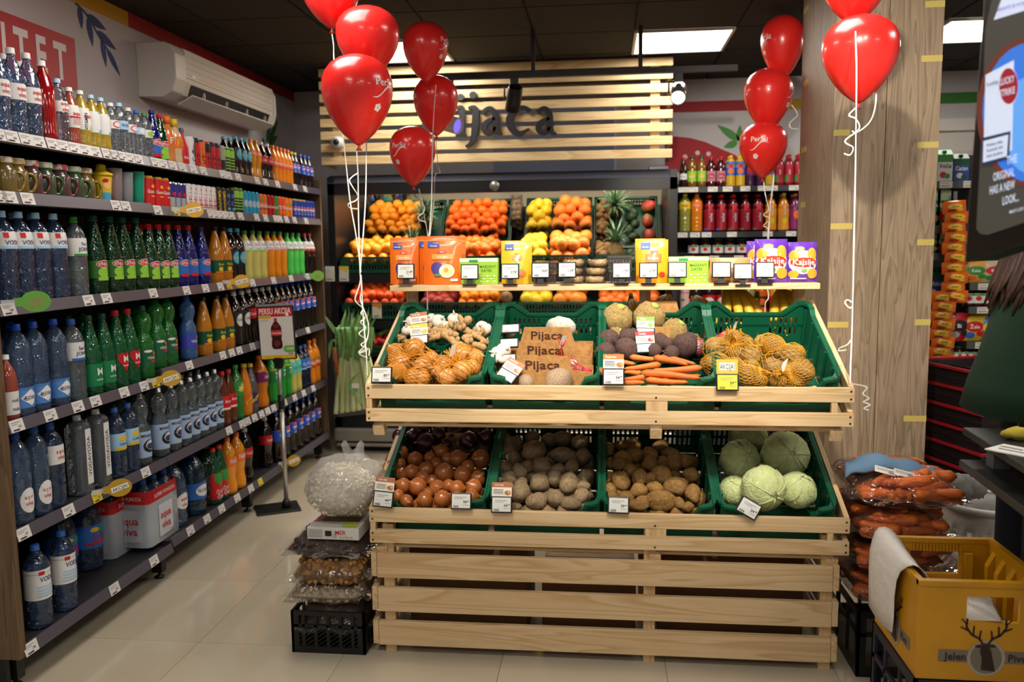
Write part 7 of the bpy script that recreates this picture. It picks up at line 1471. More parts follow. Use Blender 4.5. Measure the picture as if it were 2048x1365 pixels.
# ================================================================== air conditioner on the left wall
AW = M('#d8d4cd', .35); AWP = M('#cfc8bd', .35)
y0, y1 = 4.52, 5.95; zc = 2.36; ac = root('air_conditioner', (-2.55, (y0+y1)/2, zc), 'white wall air conditioner above the top drinks shelf', 'air conditioner')
hl = (y1-y0)/2; sec = [(0, .005), (.14, .0), (.20, .03), (.225, .10), (.225, .23), (.20, .28), (.16, .295), (0, .295)]
fy = lambda x, z, d: Vector((x, d, z))
obj('housing', B().prism(sec, fy, -hl, -hl+.12, 0), AW, ac, bev=.006); obj('housing', B().prism(sec, fy, hl-.03, hl, 0), AW, ac, bev=.006)
obj('body', B().prism([(0, .005), (.13, .0), (.185, .03), (.21, .10), (.21, .28), (.16, .29), (0, .29)], fy, -hl+.12, hl-.03), AWP, ac)
fp = B()
for k in range(9): z = .125+.017*k; fp.box(.21, .216+.002*(k % 2), -hl+.125, hl-.035, z, z+.0165)
obj('front_panel', fp, AWP, ac)
obj('air_outlet', B().prism([(.15, .012), (.186, .03), (.211, .095), (.16, .06)], fy, -hl+.2, hl-.1), M('#1c1c1e', .6), ac, (.003, 0, .0))
obj('louver', B().prism([(.135, -.012), (.142, -.018), (.232, .028), (.228, .036)], fy, -hl+.17, hl-.08), AW, ac)
for k in range(4): y = -hl+.35+k*.3; obj('vane', B().box(.175, .215, y, y+.008, .03, .075), AW, ac)
obj('badge', B().box(.217, .2185, -hl+.2, -hl+.25, .135, .15), SILV, ac)
# ================================================================== stack of bags at the stand's left
def vent_crate(x0, x1, y0, y1, z0, z1, mat, label, lattice=True, slots=6):
    c = Vector(((x0+x1)/2, (y0+y1)/2, z0)); R0 = root('plastic_crate', c, label, 'crate'); w, d, h = (x1-x0)/2, (y1-y0)/2, z1-z0; t = .01
    for nm, fn, L in (('front_wall', lambda x, y, e: Vector((x, -d+e, y)), w), ('back_wall', lambda x, y, e: Vector((x, d-t+e, y)), w), ('side_wall', lambda x, y, e: Vector((-w+e, x, y)), d), ('side_wall', lambda x, y, e: Vector((w-t+e, x, y)), d)):
        b = B(); R = lambda a, b_, c_, d_: b.prism([(a, c_), (b_, c_), (b_, d_), (a, d_)], fn, 0, t)
        R(-L, L, 0, h*.16); R(-L, L, h*.9, h); R(-L, L, h*.62, h*.68); R(-L, -L+.03, h*.16, h*.9); R(L-.03, L, h*.16, h*.9)
        for k in range(1, slots): x = -L+2*L*k/slots; R(x-.006, x+.006, h*.16, h*.9)
        if lattice:
            n = 12
            for k in range(-2, n):
                xa = -L+2*L*k/n; xb = xa+h*.46*1.5
                q = [(max(-L, xa), h*.16+max(0, -L-xa)/1.5), (max(-L, xa)+.006, h*.16+max(0, -L-xa)/1.5), (min(L, xb)+.0, h*.62-max(0, xb-L)/1.5), (min(L, xb)-.006, h*.62-max(0, xb-L)/1.5)]
                b.prism(q, fn, .002, t-.003)
        obj(nm, b, mat, R0)
    obj('bottom', B().box(-w+t, w-t, -d+t, d-t, 0, .006), mat, R0); return R0
BKC = M('#0e0f0e', .45)
cz = .165; vent_crate(-1.182, -.895, 2.955, 3.33, 0, cz, BKC, 'black plastic lattice crate on the floor under the bags')
PFILM = film((.97, .96, .95), .28, .09, (26, 1.), .03)
def sack(x0, x1, y0, y1, z0, h, mat, label, grains=None, gm=None, rz=0., film=PFILM, seed=1, pinch=.0, name='food_sack', cat='bag'):
    c = Vector(((x0+x1)/2, (y0+y1)/2, z0)); w, d = (x1-x0)/2, (y1-y0)/2; R0 = root(name, c, label, cat, None, (0, 0, rz))
    def surf(u, v, k=1.):      # rounded pillow
        e = (1-abs(u)**3.2)*(1-abs(v)**3.2); n = noise.noise(Vector((u*2.2+seed*5, v*2.2, seed)))
        return Vector((u*w*k*(1-.05*v*v), v*d*k*(1-.05*u*u), h*(.5+.5*max(0, e)**.45*(1+.16*n))*k))
    n = 14; V = [surf(-1+2*i/n, -1+2*j/n) for j in range(n+1) for i in range(n+1)]+[Vector((p.x, p.y, h*.5-.5*h*max(0, (1-abs(-1+2*(k % (n+1))/n)**3.2)*(1-abs(-1+2*(k//(n+1))/n)**3.2))**.45)) for k, p in enumerate([surf(-1+2*i/n, -1+2*j/n) for j in range(n+1) for i in range(n+1)])]
    m2 = (n+1)**2; F = []
    for j in range(n):
        for i in range(n): a = j*(n+1)+i; F += [(a, a+1, a+n+2, a+n+1), (m2+a, m2+a+n+1, m2+a+n+2, m2+a+1)]
    obj('contents', B().add([v*.985 for v in V], F, 0, True), mat, R0)
    if grains:
        random.seed(seed); g = B()
        for k in range(grains[0]):
            i, j = random.uniform(-.96, .96), random.uniform(-.96, .96); p = surf(i, j); 
            if random.random() < .45: p.z = h-p.z if p.z > h/2 else p.z
            r = grains[1]*random.uniform(.75, 1.2); g.blob(p, (r, r*.75, r*.65), 7, 4, 0, .3, 3, k % 9, q=q_rand())
        obj('pieces', g, gm or mat, R0)['kind'] = 'stuff'
    fl = B().add([Vector((v.x*1.035, v.y*1.035, v.z*1.06-.03*h)) for v in V], F, 0, True)
    for s in (-1, 1):    # flat welded seam
        V2 = []
        for i in range(13): t = -1+2*i/12; V2 += [Vector((s*w*.98, t*d*.97, h*.5)), Vector((s*(w+.028), t*d*1.0, h*(.42+.06*math.sin(t*6+seed))))]
        fl.add(V2, [(2*i, 2*i+2, 2*i+3, 2*i+1) for i in range(12)], 0, True)
        V2 = [Vector((o.y/d*w, o.x/w*d, o.z)) for o in V2]; fl.add(V2, [(2*i, 2*i+2, 2*i+3, 2*i+1) for i in range(12)], 0, True)
    obj('film', fl, film, R0); return R0
BEAN = M('#b9aa92', .5, var=('#8d7f6a', 70, .42, .58), bump=(70, .8)); WALN = M('#a87a3a', .6, var=('#6b4420', 40, .4, .6), bump=(45, .9)); RAIS = M('#2b1a12', .4, var=('#4a2c1c', 50, .45, .6), bump=(60, .9)); PUFF = M('#d0c6b4', .7, var=('#b3a78f', 50, .4, .6), bump=(60, .9))
sack(-1.165, -.91, 2.975, 3.31, .02, .175, RAIS, 'dark red bean sack lying inside the black lattice crate', None, seed=2)
sack(-1.19, -.90, 2.94, 3.3, .19, .075, BEAN, 'clear sack of white beans on the black crate', (420, .0075), M('#cfc3ac', .5), seed=3)
sack(-1.165, -.895, 2.93, 3.3, .262, .115, WALN, 'clear sack of walnut halves in the middle of the pile', (330, .0125), M('#c08f48', .55, var=('#8a5c2a', 30, .4, .6)), seed=4, rz=.03)
sack(-1.185, -.885, 2.93, 3.3, .372, .075, RAIS, 'clear sack of dark raisins under the white carton', (200, .009), RAIS, seed=5, rz=-.03)
bx0, bx1, by0, by1, bz0, bz1 = -1.105, -.905, 2.96, 3.2, .446, .492
R0 = root('white_carton', ((bx0+bx1)/2, (by0+by1)/2, bz0), 'white flat food carton with red lettering in the pile', 'box', None, (0, 0, -.02)); w, d, h = (bx1-bx0)/2, (by1-by0)/2, bz1-bz0
obj('carton', B().box(-w, w, -d, d, 0, h), M('#cfcdca', .5), R0, bev=.002)
els = [('t', 'MER', w*.3, h*.62, .016, 1), ('t', 'food for all', w*.5, h*.25, .008, 2, w*.8), ('r', -w*.3, -w*.05, h*.3, h*.75, 3)]+[('r', -w*.95, -w*.4, h*(.2+.12*k), h*(.2+.12*k)+.0016, 4) for k in range(6)]+[('r', w*.0, w*.15, h*(.2+.12*k), h*(.2+.12*k)+.0016, 4) for k in range(4)]
obj('print', B().prints(els, lambda x, z, e: Vector((x, -d-.0005-e, z)), .0005).prints([('r', -w*.7, w*.8, -d*.4, d*.9, 5), ('e', 0, 0, w*.5, d*.35, 6), ('t', 'FARMER', -w*.8, d*.15, .03, 1, d*1.5, PI/2), ('r', w*.3, w*.85, -d*.9, -d*.5, 7)], lambda x, y, e: Vector((x, y, h+.0005+e)), .0005), [WHITE, LRED, M('#b89a5a', .5), LBLK, INKG, M('#6a4a30', .5), M('#8a7a3a', .5), M('#b8c83a', .5)], R0)
# big clear bag of white puffed grain
pc_ = Vector((-1.0, 3.08, .492)); R0 = root('puffed_grain_bag', pc_, 'large clear bag of white puffed grain on top of the pile', 'bag'); random.seed(21)
def pf(d_): return 1+.25*max(0, d_.z)*0-.28*max(0, -d_.z-.2)
bb = B().blob((0, 0, .105), (.135, .135, .108), 22, 14, 0, .16, 2.2, 3, fn=pf); obj('contents', bb, PUFF, R0)
g = B()
for k in range(420):
    dd = Vector((random.gauss(0, 1), random.gauss(0, 1), random.gauss(0, 1))).normalized(); kk = (1+.16*noise.noise(dd*2.2+Vector((21.3, 9.9, 3))))*pf(dd); g.blob(Vector((dd.x*.135*kk, dd.y*.135*kk, .105+dd.z*.108*kk)), .006, 6, 4, 0, .3, 3, k % 7)
obj('pieces', g, M('#ddd3c0', .7), R0)['kind'] = 'stuff'
fl = B().blob((.01, 0, .12), (.155, .15, .126), 24, 16, 0, .22, 2.6, 5, fn=pf)
V = []; 
for i in range(9): t = i/8; V += [Vector((.02+.07*t, -.02+.02*math.sin(t*7), .235)), Vector((.0+.09*t, -.01, .29+.02*math.sin(t*9)))]
fl.add(V, [(2*i, 2*i+2, 2*i+3, 2*i+1) for i in range(8)], 0, True); obj('film', fl, film((.97, .97, .96), .2, .12, (20, .8), .25), R0)
# ================================================================== right side: carrot sacks on black crates
vent_crate(.885, 1.22, 2.95, 3.5, 0, .24, BKC, 'black crate on the floor under the carrot sacks', False, 4)
random.seed(31)
levels = [(.242, 'lowest', .882, 1.19, .12), (.357, 'second lowest', .882, 1.22, .12), (.472, 'second highest', .885, 1.20, .12), (.590, 'top', .89, 1.235, .13)]
for li, (z, nm, x0, x1, h) in enumerate(levels):
    c = Vector(((x0+x1)/2, 3.17, z)); w, d = (x1-x0)/2, .21
    for k in range((12, 14, 20, 34)[li]):
        u, v = random.uniform(-.8, .8), (-.95+.22*(k % 3) if k < 14 else random.uniform(-.9, .9)); e = max(0, (1-abs(u)**3)*(1-abs(v)**3))**.5
        p = c+Vector((u*w*.9, v*d, h*(.5+(.36*e if k % 2 or v > -.5 else -.05*e)))); a = random.uniform(-.9, .9); L = random.uniform(.12, .2)
        dx = Vector((math.cos(a), math.sin(a)*.8, random.uniform(-.12, .12)))*L/2; a_, b_ = p-dx, p+dx
        a_.x = max(x0, min(x1, a_.x)); b_.x = max(x0+.01, min(x1, b_.x)); a_.y = max(2.955, a_.y); b_.y = max(2.955, b_.y)
        if (a_-b_).length < .05: b_ = a_+Vector((.06, .02, 0))
        if k % 2: a_, b_ = b_, a_
        carrot(a_, b_, random.uniform(.03, .042), f'carrot inside the {nm} clear carrot sack, {nth(k)}', f'carrots in the {nm} sack', k)
    o = sack(x0-.01, x1, 2.95, 3.39, z, h*.96, M('#a8582a', .7, var=('#8a421c', 12, .4, .6)), f'{nm} clear plastic sack of carrots right of the stand', seed=6+li, name='carrot_sack', film=film((.98, .95, .93), .4, .07, (24, 1.2), .02))
    o.children[0].scale = (.86, .9, .8); o.children[0].location = (0, .02, .004)
tp = B(); V = []; BLC = M('#5d7d9c', .8, bump=(300, .2))
P = [at(x, y, y=3.1) for x, y in ((1688, 944), (1712, 930), (1760, 926), (1800, 934), (1840, 946), (1868, 952))]
for i, p in enumerate(cat_rom(P, 4)):
    for j in range(6): t = j/5; V.append(Vector((p.x+.02*t, p.y-.04+.11*t, p.z+.008*math.sin(i*.9+t*3)-.03*abs(t-.5)**2*4+.012)))
n = len(V)//6; tp.add(V, [(i*6+j, i*6+j+1, i*6+j+7, i*6+j+6) for i in range(n-1) for j in range(5)], 0, True)
o = tag(obj('cleaning_cloth', tp, BLC), 'folded blue cloth lying on the top carrot sack', 'cloth'); m_ = o.modifiers.new('thick', 'SOLIDIFY'); m_.thickness = .012
for (px, py, lb) in ((1770, 942, 'left'), (1808, 948, 'right')):
    p = at(px, py, y=3.02); b = B().box(-.036, .036, -.001, 0, -.012, .012, 0).prints([('r', -.03, .01, .004, .0055, 1), ('r', -.03, .02, -.001, .0005, 1), ('r', .012, .03, -.008, .004, 1)], lambda x, z, e: Vector((x, -.0015-e, z)))
    tag(obj('paper_label', b, [M('#d5d2cb', .6), INKG], None, p, (-.7, .25, 0)), f'{lb} white paper label on the top carrot sack', 'label', 'paper labels on the carrot sack')
# ------------------------------------------------------------------ yellow beer crate on a dark crate
YC_ = M('#c28a10', .38, var=('#a87510', 4, .4, .75), coat=.15); NAVYC = M('#14182a', .4)
ztop = .59; A_ = at(1840, 1163, z=ztop); Bk = at(1720, 1072, z=ztop); cx0, cy0, cy1 = A_.x, A_.y, Bk.y; cx1 = cx0+.345; ch = .285
vent_crate(cx0-.005, cx1+.005, cy0-.005, cy1+.005, 0, ztop-ch-.003, NAVYC, 'dark navy crate on the floor under the yellow crate', False, 3)
cc_ = Vector(((cx0+cx1)/2, (cy0+cy1)/2, ztop-ch)); w, d = (cx1-cx0)/2, (cy1-cy0)/2; yc = root('beer_crate', cc_, 'yellow plastic beer crate with stag emblem in the right foreground', 'crate')
t = .012
FW = lambda y0: (lambda x, z, e: Vector((x, y0-e, z)))
for nm, y in (('front_wall', -d), ('back_wall', d-t)):
    b = B(); fn = lambda x, z, e, y=y: Vector((x, y+t-e, z)); hx0, hx1, hz0, hz1 = (-.045, .095, ch*.60, ch*.86)
    if nm == 'back_wall': hx0, hx1 = -.075, .075
    for q in ((-w, w, 0, hz0), (-w, w, hz1, ch), (-w, hx0, hz0, hz1), (hx1, w, hz0, hz1)): b.prism([(q[0], q[2]), (q[1], q[2]), (q[1], q[3]), (q[0], q[3])], fn, 0, t)
    b.box(-w-.004, w+.004, y-.004, y+t+.004, ch-.012, ch+.003)
    if nm == 'back_wall':
        for k in range(15): x = -.07+.01*k; b.box(x, x+.004, y-.008, y, hz1+.002, ch-.014)
    obj(nm, b, YC_, yc)
for s in (-1, 1):
    b = B().box(s*w-(t if s > 0 else 0), s*w+(t if s < 0 else 0), -d+t, d-t, 0, ch).box(s*w-.014*(s > 0)-.004*(s < 0), s*w+.014*(s < 0)+.004*(s > 0), -d, d, ch-.012, ch+.0025); obj('side_wall', b, YC_, yc)
rb = B()
for k in range(5):
    y = -d+.05+k*(2*d-.1)/4
    for s in (-1, 1): rb.prism([(0, .02), (.022*1, .02), (.022, ch*.75), (.006, ch*.86), (0, ch*.9)] if s < 0 else [(0, .02), (0, ch*.9), (-.006, ch*.86), (-.022, ch*.75), (-.022, .02)], lambda x, z, e, s=s, y=y: Vector((s*(w-t)+x, y+e, z)), -.012, .012)
for s in (-.55, .55): rb.box(s*w-.012, s*w+.012, d-t-.022, d-t, .02, ch*.86)
obj('inner_ribs', rb, YC_, yc)['kind'] = 'stuff'; obj('bottom', B().box(-w+t, w-t, -d+t, d-t, 0, .008), YC_, yc)
GRY, STG, SIL2 = M('#6f6658', .6), M('#2c1c10', .6), M('#9a9080', .6)
def stag(b, fn, s, x0, z0):
    L = lambda pts, wd: [b.prints([('p', [(x0+(p.x+nx)*s, z0+(p.y+ny)*s), (x0+(p.x-nx)*s, z0+(p.y-ny)*s), (x0+(q.x-nx)*s, z0+(q.y-ny)*s), (x0+(q.x+nx)*s, z0+(q.y+ny)*s)], 2)], fn, .0016) for p, q in zip(pts, pts[1:]) for nx, ny in [((-(q-p).y, (q-p).x) if False else tuple(Vector((-(q-p).y, (q-p).x)).normalized()*wd))]]
    b.prints([('r', x0-1.5*s, x0+1.5*s, z0-.72*s, z0-.3*s, 0), ('e', x0, z0-.55*s, .6*s, .62*s, 1), ('e', x0, z0-.55*s, .5*s, .54*s, 0), ('t', 'Jelen', x0-.98*s, z0-.51*s, .26*s, 2, .7*s), ('t', 'Pivo', x0+.98*s, z0-.51*s, .26*s, 2, .7*s)], fn, .0006, .0002)
    b.prints([('e', x0-.05*s, z0-.3*s, .15*s, .25*s, 2), ('e', x0-.06*s, z0-.52*s, .09*s, .14*s, 2), ('p', [(x0+.3*s, z0-1.*s), (x0-.15*s, z0-.95*s), (x0-.12*s, z0-.3*s), (x0+.12*s, z0-.2*s)][::-1], 2), ('e', x0-.24*s, z0-.14*s, .13*s, .05*s, 2), ('e', x0+.16*s, z0-.12*s, .13*s, .05*s, 2)], fn, .0015)
    for sg in (-1, 1):
        V = lambda *a: [Vector((sg*x-.04, y)) for x, y in a]
        L(V((.06, -.1), (.2, .12), (.45, .25), (.62, .5), (.6, .8)), .035); L(V((.2, .12), (.16, .4)), .028); L(V((.4, .22), (.38, .55)), .028); L(V((.55, .38), (.8, .5)), .025); L(V((.61, .6), (.78, .78)), .022)
lb = B(); stag(lb, lambda x, z, e: Vector((x, -d-.0005-e, z)), .085, .012, ch*.40); stag(lb, lambda x, z, e: Vector((-w-.0005-e, -x, z)), .085, -.0, ch*.40)
obj('emblem', lb, [GRY, SIL2, STG], yc, label='printed stag emblem')
TIS = M('#cfcac4', .8, bump=(30, .4))
def drape(name, pts, nv, label, th=.0015):
    """pts: rows of points; smooth sheet"""
    rows = [cat_rom(r, 3) for r in pts]; cols = list(zip(*rows)); cols = [cat_rom(c, 3) for c in cols]; n = len(cols[0]); V = [p for c in cols for p in c]
    V = [v+Vector((noise.noise(v*14), noise.noise(v*14+Vector((5, 5, 5))), 0))*.008 for v in V]
    b = B().add(V, [(i*n+j, i*n+j+1, (i+1)*n+j+1, (i+1)*n+j) for i in range(len(cols)-1) for j in range(n-1)], 0, True); o = tag(obj(name, b, TIS), label, 'tissue'); m_ = o.modifiers.new('thick', 'SOLIDIFY'); m_.thickness = th; return o
zt_ = ztop+.012
drape('tissue_paper', [[Vector((cx0-.025, cy1-.01, zt_-.24)), Vector((cx0-.022, cy1-.12, zt_-.25)), Vector((cx0-.02, cy0+.14, zt_-.23))], [Vector((cx0-.02, cy1, zt_-.06)), Vector((cx0-.028, cy1-.12, zt_-.07)), Vector((cx0-.02, cy0+.12, zt_-.06))], [Vector((cx0+.0, cy1+.012, zt_+.012)), Vector((cx0+.004, cy1-.12, zt_+.012)), Vector((cx0+.004, cy0+.07, zt_+.006))], [Vector((cx0+.06, cy1+.0, zt_-.01)), Vector((cx0+.05, cy1-.12, zt_-.02)), Vector((cx0+.045, cy0+.05, zt_-.03))], [Vector((cx0+.10, cy1-.05, zt_-.12)), Vector((cx0+.09, cy1-.15, zt_-.12)), Vector((cx0+.08, cy0+.07, zt_-.13))]], 0, 'white tissue sheet draped over the left wall of yellow crate')
drape('tissue_paper', [[Vector((cx0+.06+.07*i, cy0+.05+.09*j, ztop-.16+.03*((i+j) % 2))) for j in range(4)] for i in range(4)], 0, 'crumpled white tissue lying inside the yellow crate')
drape('tissue_paper', [[Vector((cc_.x-.04+.045*i, cy0-.006+.03*j-.012*(i % 2), ztop-.065-.022*i+.02*j)) for j in range(3)] for i in range(3)], 0, 'white tissue poking through the front handle of yellow crate')
# ------------------------------------------------------------------ white waste bin
bp = at(1968, 1000, y=3.5); PB = M('#c9c6c2', .45); r1, r0, hb = .155, .12, bp.z-.012; wb = root('waste_bin', (bp.x+.01, 3.52, 0), 'white slotted plastic bin between the carrot sacks and counter', 'bin')
b = B(); n = 48; rings = [(0, 0), (.06*1, 1), (.2, 2), (hb*.55, 3), (hb*.9, 4), (hb, 5)]
rr = lambda z: r0+(r1-r0)*z/hb
zs = [0, .05]+[.07+k*(hb*.80-.07)/9 for k in range(10)]+[hb*.88, hb]
V = [(rr(z)*math.cos(2*PI*i/n), rr(z)*math.sin(2*PI*i/n), z) for z in zs for i in range(n)]
F = [(j*n+i, j*n+(i+1) % n, (j+1)*n+(i+1) % n, (j+1)*n+i) for j in range(len(zs)-1) for i in range(n) if not (2 <= j <= 10 and j % 2 == 0 and i % 3 == 0)]
b.add(V, F, 0, True); o = obj('basket', b, PB, wb); m_ = o.modifiers.new('thick', 'SOLIDIFY'); m_.thickness = .004
obj('rim', B().lathe([(r1, hb-.02), (r1+.008, hb-.018), (r1+.01, hb), (r1+.002, hb+.008), (r1-.006, hb)], 40, cap=False), PB, wb); obj('bottom', B().lathe([(r0, .003), (0, .003)], 30), PB, wb)
V = []; 
# ------------------------------------------------------------------ stacked red baskets
RB, RBD = M('#8a1420', .4), M('#1c1618', .45)
bx, by = at(1935, 900, y=4.2).x+.1, 4.35
for k in range(7):
    z0 = .12+.095*k if k else 0.0; R0 = root('shopping_basket', (bx+.004*(k % 3), by, z0), ('lowest' if k == 0 else 'topmost' if k == 6 else nth(k)+' from the bottom')+' red shopping basket in the nested stack', 'basket', 'nested red shopping baskets', (0, 0, .25)); R0.rotation_euler = (0, 0, .3)
    w0, w1, d0, d1, h = .15, .19, .2, .25, .23
    P0 = [(-w0, -d0), (w0, -d0), (w0, d0), (-w0, d0)]; P1 = [(-w1, -d1), (w1, -d1), (w1, d1), (-w1, d1)]
    b = B(); V = [(*p, 0) for p in P0]+[(*p, h) for p in P1]; b.add(V, [(3, 2, 1, 0)]+[(i, (i+1) % 4, 4+(i+1) % 4, 4+i) for i in range(4)])
    for q in range(5):
        z = h*(.15+.15*q); kx = w0+(w1-w0)*z/h+.003; ky = d0+(d1-d0)*z/h+.003; b.box(-kx, kx, -ky, -ky+.004, z, z+.012).box(-kx, -kx+.004, -ky, ky, z, z+.012).box(kx-.004, kx, -ky, ky, z, z+.012)
    o = obj('body', b, RB if k == 0 else RBD, R0); m_ = o.modifiers.new('thick', 'SOLIDIFY'); m_.thickness = .003  # upper bodies coloured dark for the shaded gaps between the red rims
    rm = B()
    for a in ((-w1-.012, w1+.012, -d1-.012, -d1+.004), (-w1-.012, w1+.012, d1-.004, d1+.012), (-w1-.012, -w1+.004, -d1, d1), (w1-.004, w1+.012, -d1, d1)): rm.box(*a, h-.012, h+.004)
    obj('rim', rm, RB, R0, bev=.004)
    obj('handle', B().tube([(-w1+.01, -.02, h+.004), (-w1+.03, -d1+.03, h+.012), (w1-.03, -d1+.03, h+.012), (w1-.01, -.02, h+.004)], .008, 6), RBD, R0)
# ------------------------------------------------------------------ checkout counter
c0_, c1_ = at(1925, 855, z=.95), at(1995, 899, z=.95); CTR = M('#20221f', .4); ct = root('checkout_counter', (c0_.x+.45, 2.6, 0), 'dark two-level checkout counter at the right edge', 'counter')
O_ = Vector((c0_.x+.45, 2.6, 0)); dv = (c1_-c0_).normalized()
def slab(z, a, L, wd, th): 
    p = Vector((a.x, a.y, z)); e = Vector((-dv.y, dv.x, 0)); e = e if e.x > 0 else -e
    return B().add([q+Vector((0, 0, zz))-O_ for zz in (-th, 0) for q in (p, p+dv*L, p+dv*L+e*wd, p+e*wd)], [(3, 2, 1, 0), (4, 5, 6, 7), (0, 1, 5, 4), (1, 2, 6, 5), (2, 3, 7, 6), (3, 0, 4, 7)])
obj('top_board', slab(.95, c0_, .75, .5, .022), CTR, ct, bev=.003); l0_ = at(1918, 919, z=.85); obj('lower_board', slab(.85, l0_, .75, .55, .025), CTR, ct, bev=.003)
e_ = Vector((-dv.y, dv.x, 0)); e_ = e_ if e_.x > 0 else -e_
for k, a in enumerate((.10, .55)):
    p = c0_+dv*a+e_*.07-O_; obj('upright', B().box(p.x-.02, p.x+.03, p.y-.02, p.y+.03, .845, .93), M('#5a5f66', .5), ct)
p = c0_+dv*.5+e_*.42-O_; obj('pedestal', B().box(p.x-.12, p.x+.25, p.y-.25, p.y+.05, 0, .83), BLACK, ct)
sp = at(2040, 872, z=.962); tag(obj('sponge_cloth', B().blob((0, 0, 0), (.05, .03, .018), 14, 9, 0, .3, 3, 2), M('#b8a63a', .9), None, (sp.x, sp.y, .968)), 'yellow sponge cloth on the counter top', 'cloth')
lf = at(2040, 905, z=.951); 
tag(obj('leaflet', B().box(-.07, .07, -.05, .05, 0, .003, 0).prints([('r', -.06, .0, .01, .02, 1), ('r', -.05, .03, -.02, -.012, 1), ('r', .02, .05, .01, .03, 2)], lambda x, y, e: Vector((x, y, .0035+e)), .0005), [WHITE, INKG, LNAVY], None, (lf.x, lf.y, .951), (0, 0, -.9)), 'printed white leaflet lying on the counter edge', 'paper')
rg = at(1955, 975, y=3.35); tag(obj('rag', B().blob((0, 0, 0), (.05, .03, .06), 16, 12, 0, .35, 3, 4).blob((.06, .01, .0), (.05, .03, .045), 14, 10, 0, .35, 3, 6), M('#8d8a88', .9), None, (rg.x, 3.5, bp.z+.045)), 'crumpled grey rag hanging over the white bin', 'cloth')
# ================================================================== snack shelving behind the pillar
sy = 5.2; sz = lambda py: at(1900, py, y=sy).z
sn = root('snack_shelving', (2.4, 5.4, 0), 'dark snack shelving seen between the pillar and the screen', 'shelving unit'); s0 = Vector((2.4, 5.4, 0))
obj('back_panel', B().box(1.75, 3.1, 5.6, 5.63, .05, 2.05), M('#242326', .6), sn, -s0); obj('base', B().box(1.75, 3.1, 5.25, 5.6, 0, .1), BLACK, sn, -s0)
LV = [(362, 1.75, 2.25), (452, 1.75, 2.0), (506, 1.75, 2.0), (602, 1.75, 2.0), (567, 2.12, 3.1), (614, 2.12, 3.1), (684, 2.12, 3.1), (724, 2.02, 3.1), (784, 1.75, 3.1), (858, 1.75, 3.1)]
for py, x0, x1 in LV:
    z = sz(py); s_ = obj('shelf', B().box(x0, x1, sy+.012, 5.6, z-.03, z), SHELF, sn, -s0); obj('price_rail', B().box(x0, x1, sy, sy+.012, z-.042, z), M('#4a4f4a', .4), s_)
    k = 0
    while x0+.08+.13*k < x1-.04:
        x = x0+.08+.13*k; k += 1; obj('price_tag', B().box(x-.035, x+.035, sy-.002, sy-.0005, z-.04, z-.002, 0).prints([('r', x-.028, x+.01, z-.014, z-.011, 1), ('r', x-.028, x+.02, z-.032, z-.026, 1)], lambda a, b, d: Vector((a, sy-.002-d, b))), [M('#cfccc6', .55), INKG], s_)
def carton(px, w, py, h, cols, label, txt, grp=None, dy=.05):
    x, z = at(px, py, y=sy+dy).x, sz(py); R0 = root('drink_carton', (x, sy+dy, z), label, 'carton', grp)
    obj('box', B().box(-w/2, w/2, 0, .07, 0, h).prism([(-.035+.035, h), (.07, h), (.035, h+.03)], lambda a, b, d: Vector((d, a, b)), -w/2, w/2, 1), [cols[0], cols[1], cols[2]], R0)
    obj('print', B().prints([('r', -w/2, w/2, h*.72, h, 1), ('t', txt, 0, h*.58, w*.3, 2, w*.8), ('e', -w*.12, h*.25, w*.22, h*.12, 3), ('e', w*.16, h*.2, w*.18, h*.1, 1)], lambda a, b, d: Vector((a, -.0005-d, b)), .0005), [cols[0], cols[1], cols[2], cols[3]], R0)
    obj('cap', B().lathe([(.012, 0), (.012, .012), (0, .012)], 10, X=Matrix.Translation((0, .018, h+.012))), cols[1], R0)
CW1 = [M('#d8d8d0', .45), LGRN, LNAVY, LRED]; CB1 = [M('#1f4a94', .45), LDG, WHITE, M('#d8d0b8', .5)]; CG1 = [LGRN, M('#b5c8a0', .5), WHITE, LRED]
for px, w, py, h, c, lb, t in [(1862, .07, 362, .16, CW1, 'white juice carton nearest the pillar, top snack shelf', 'Voće'), (1889, .085, 362, .155, CW1, 'white juice carton with berries, top snack shelf', 'Voće'), (1922, .085, 362, .13, CB1, 'blue milk carton beside the screen edge, top snack shelf', 'Cacao'), (1868, .06, 450, .2, CG1, 'tall green carton nearest the pillar, second snack shelf', 'Sok'), (1886, .075, 450, .2, CG1, 'tall green carton with red fruit, second snack shelf', 'Sok'), (1866, .07, 505, .11, CG1, 'small green carton nearest the pillar, third snack shelf', 'Sok'), (1884, .07, 505, .11, CG1, 'second small green carton, third snack shelf', 'Sok'), (1870, .08, 600, .16, CB1, 'blue carton behind the lower clip strip', 'Mleko')]:
    carton(px, w, py, h, c, lb, t)
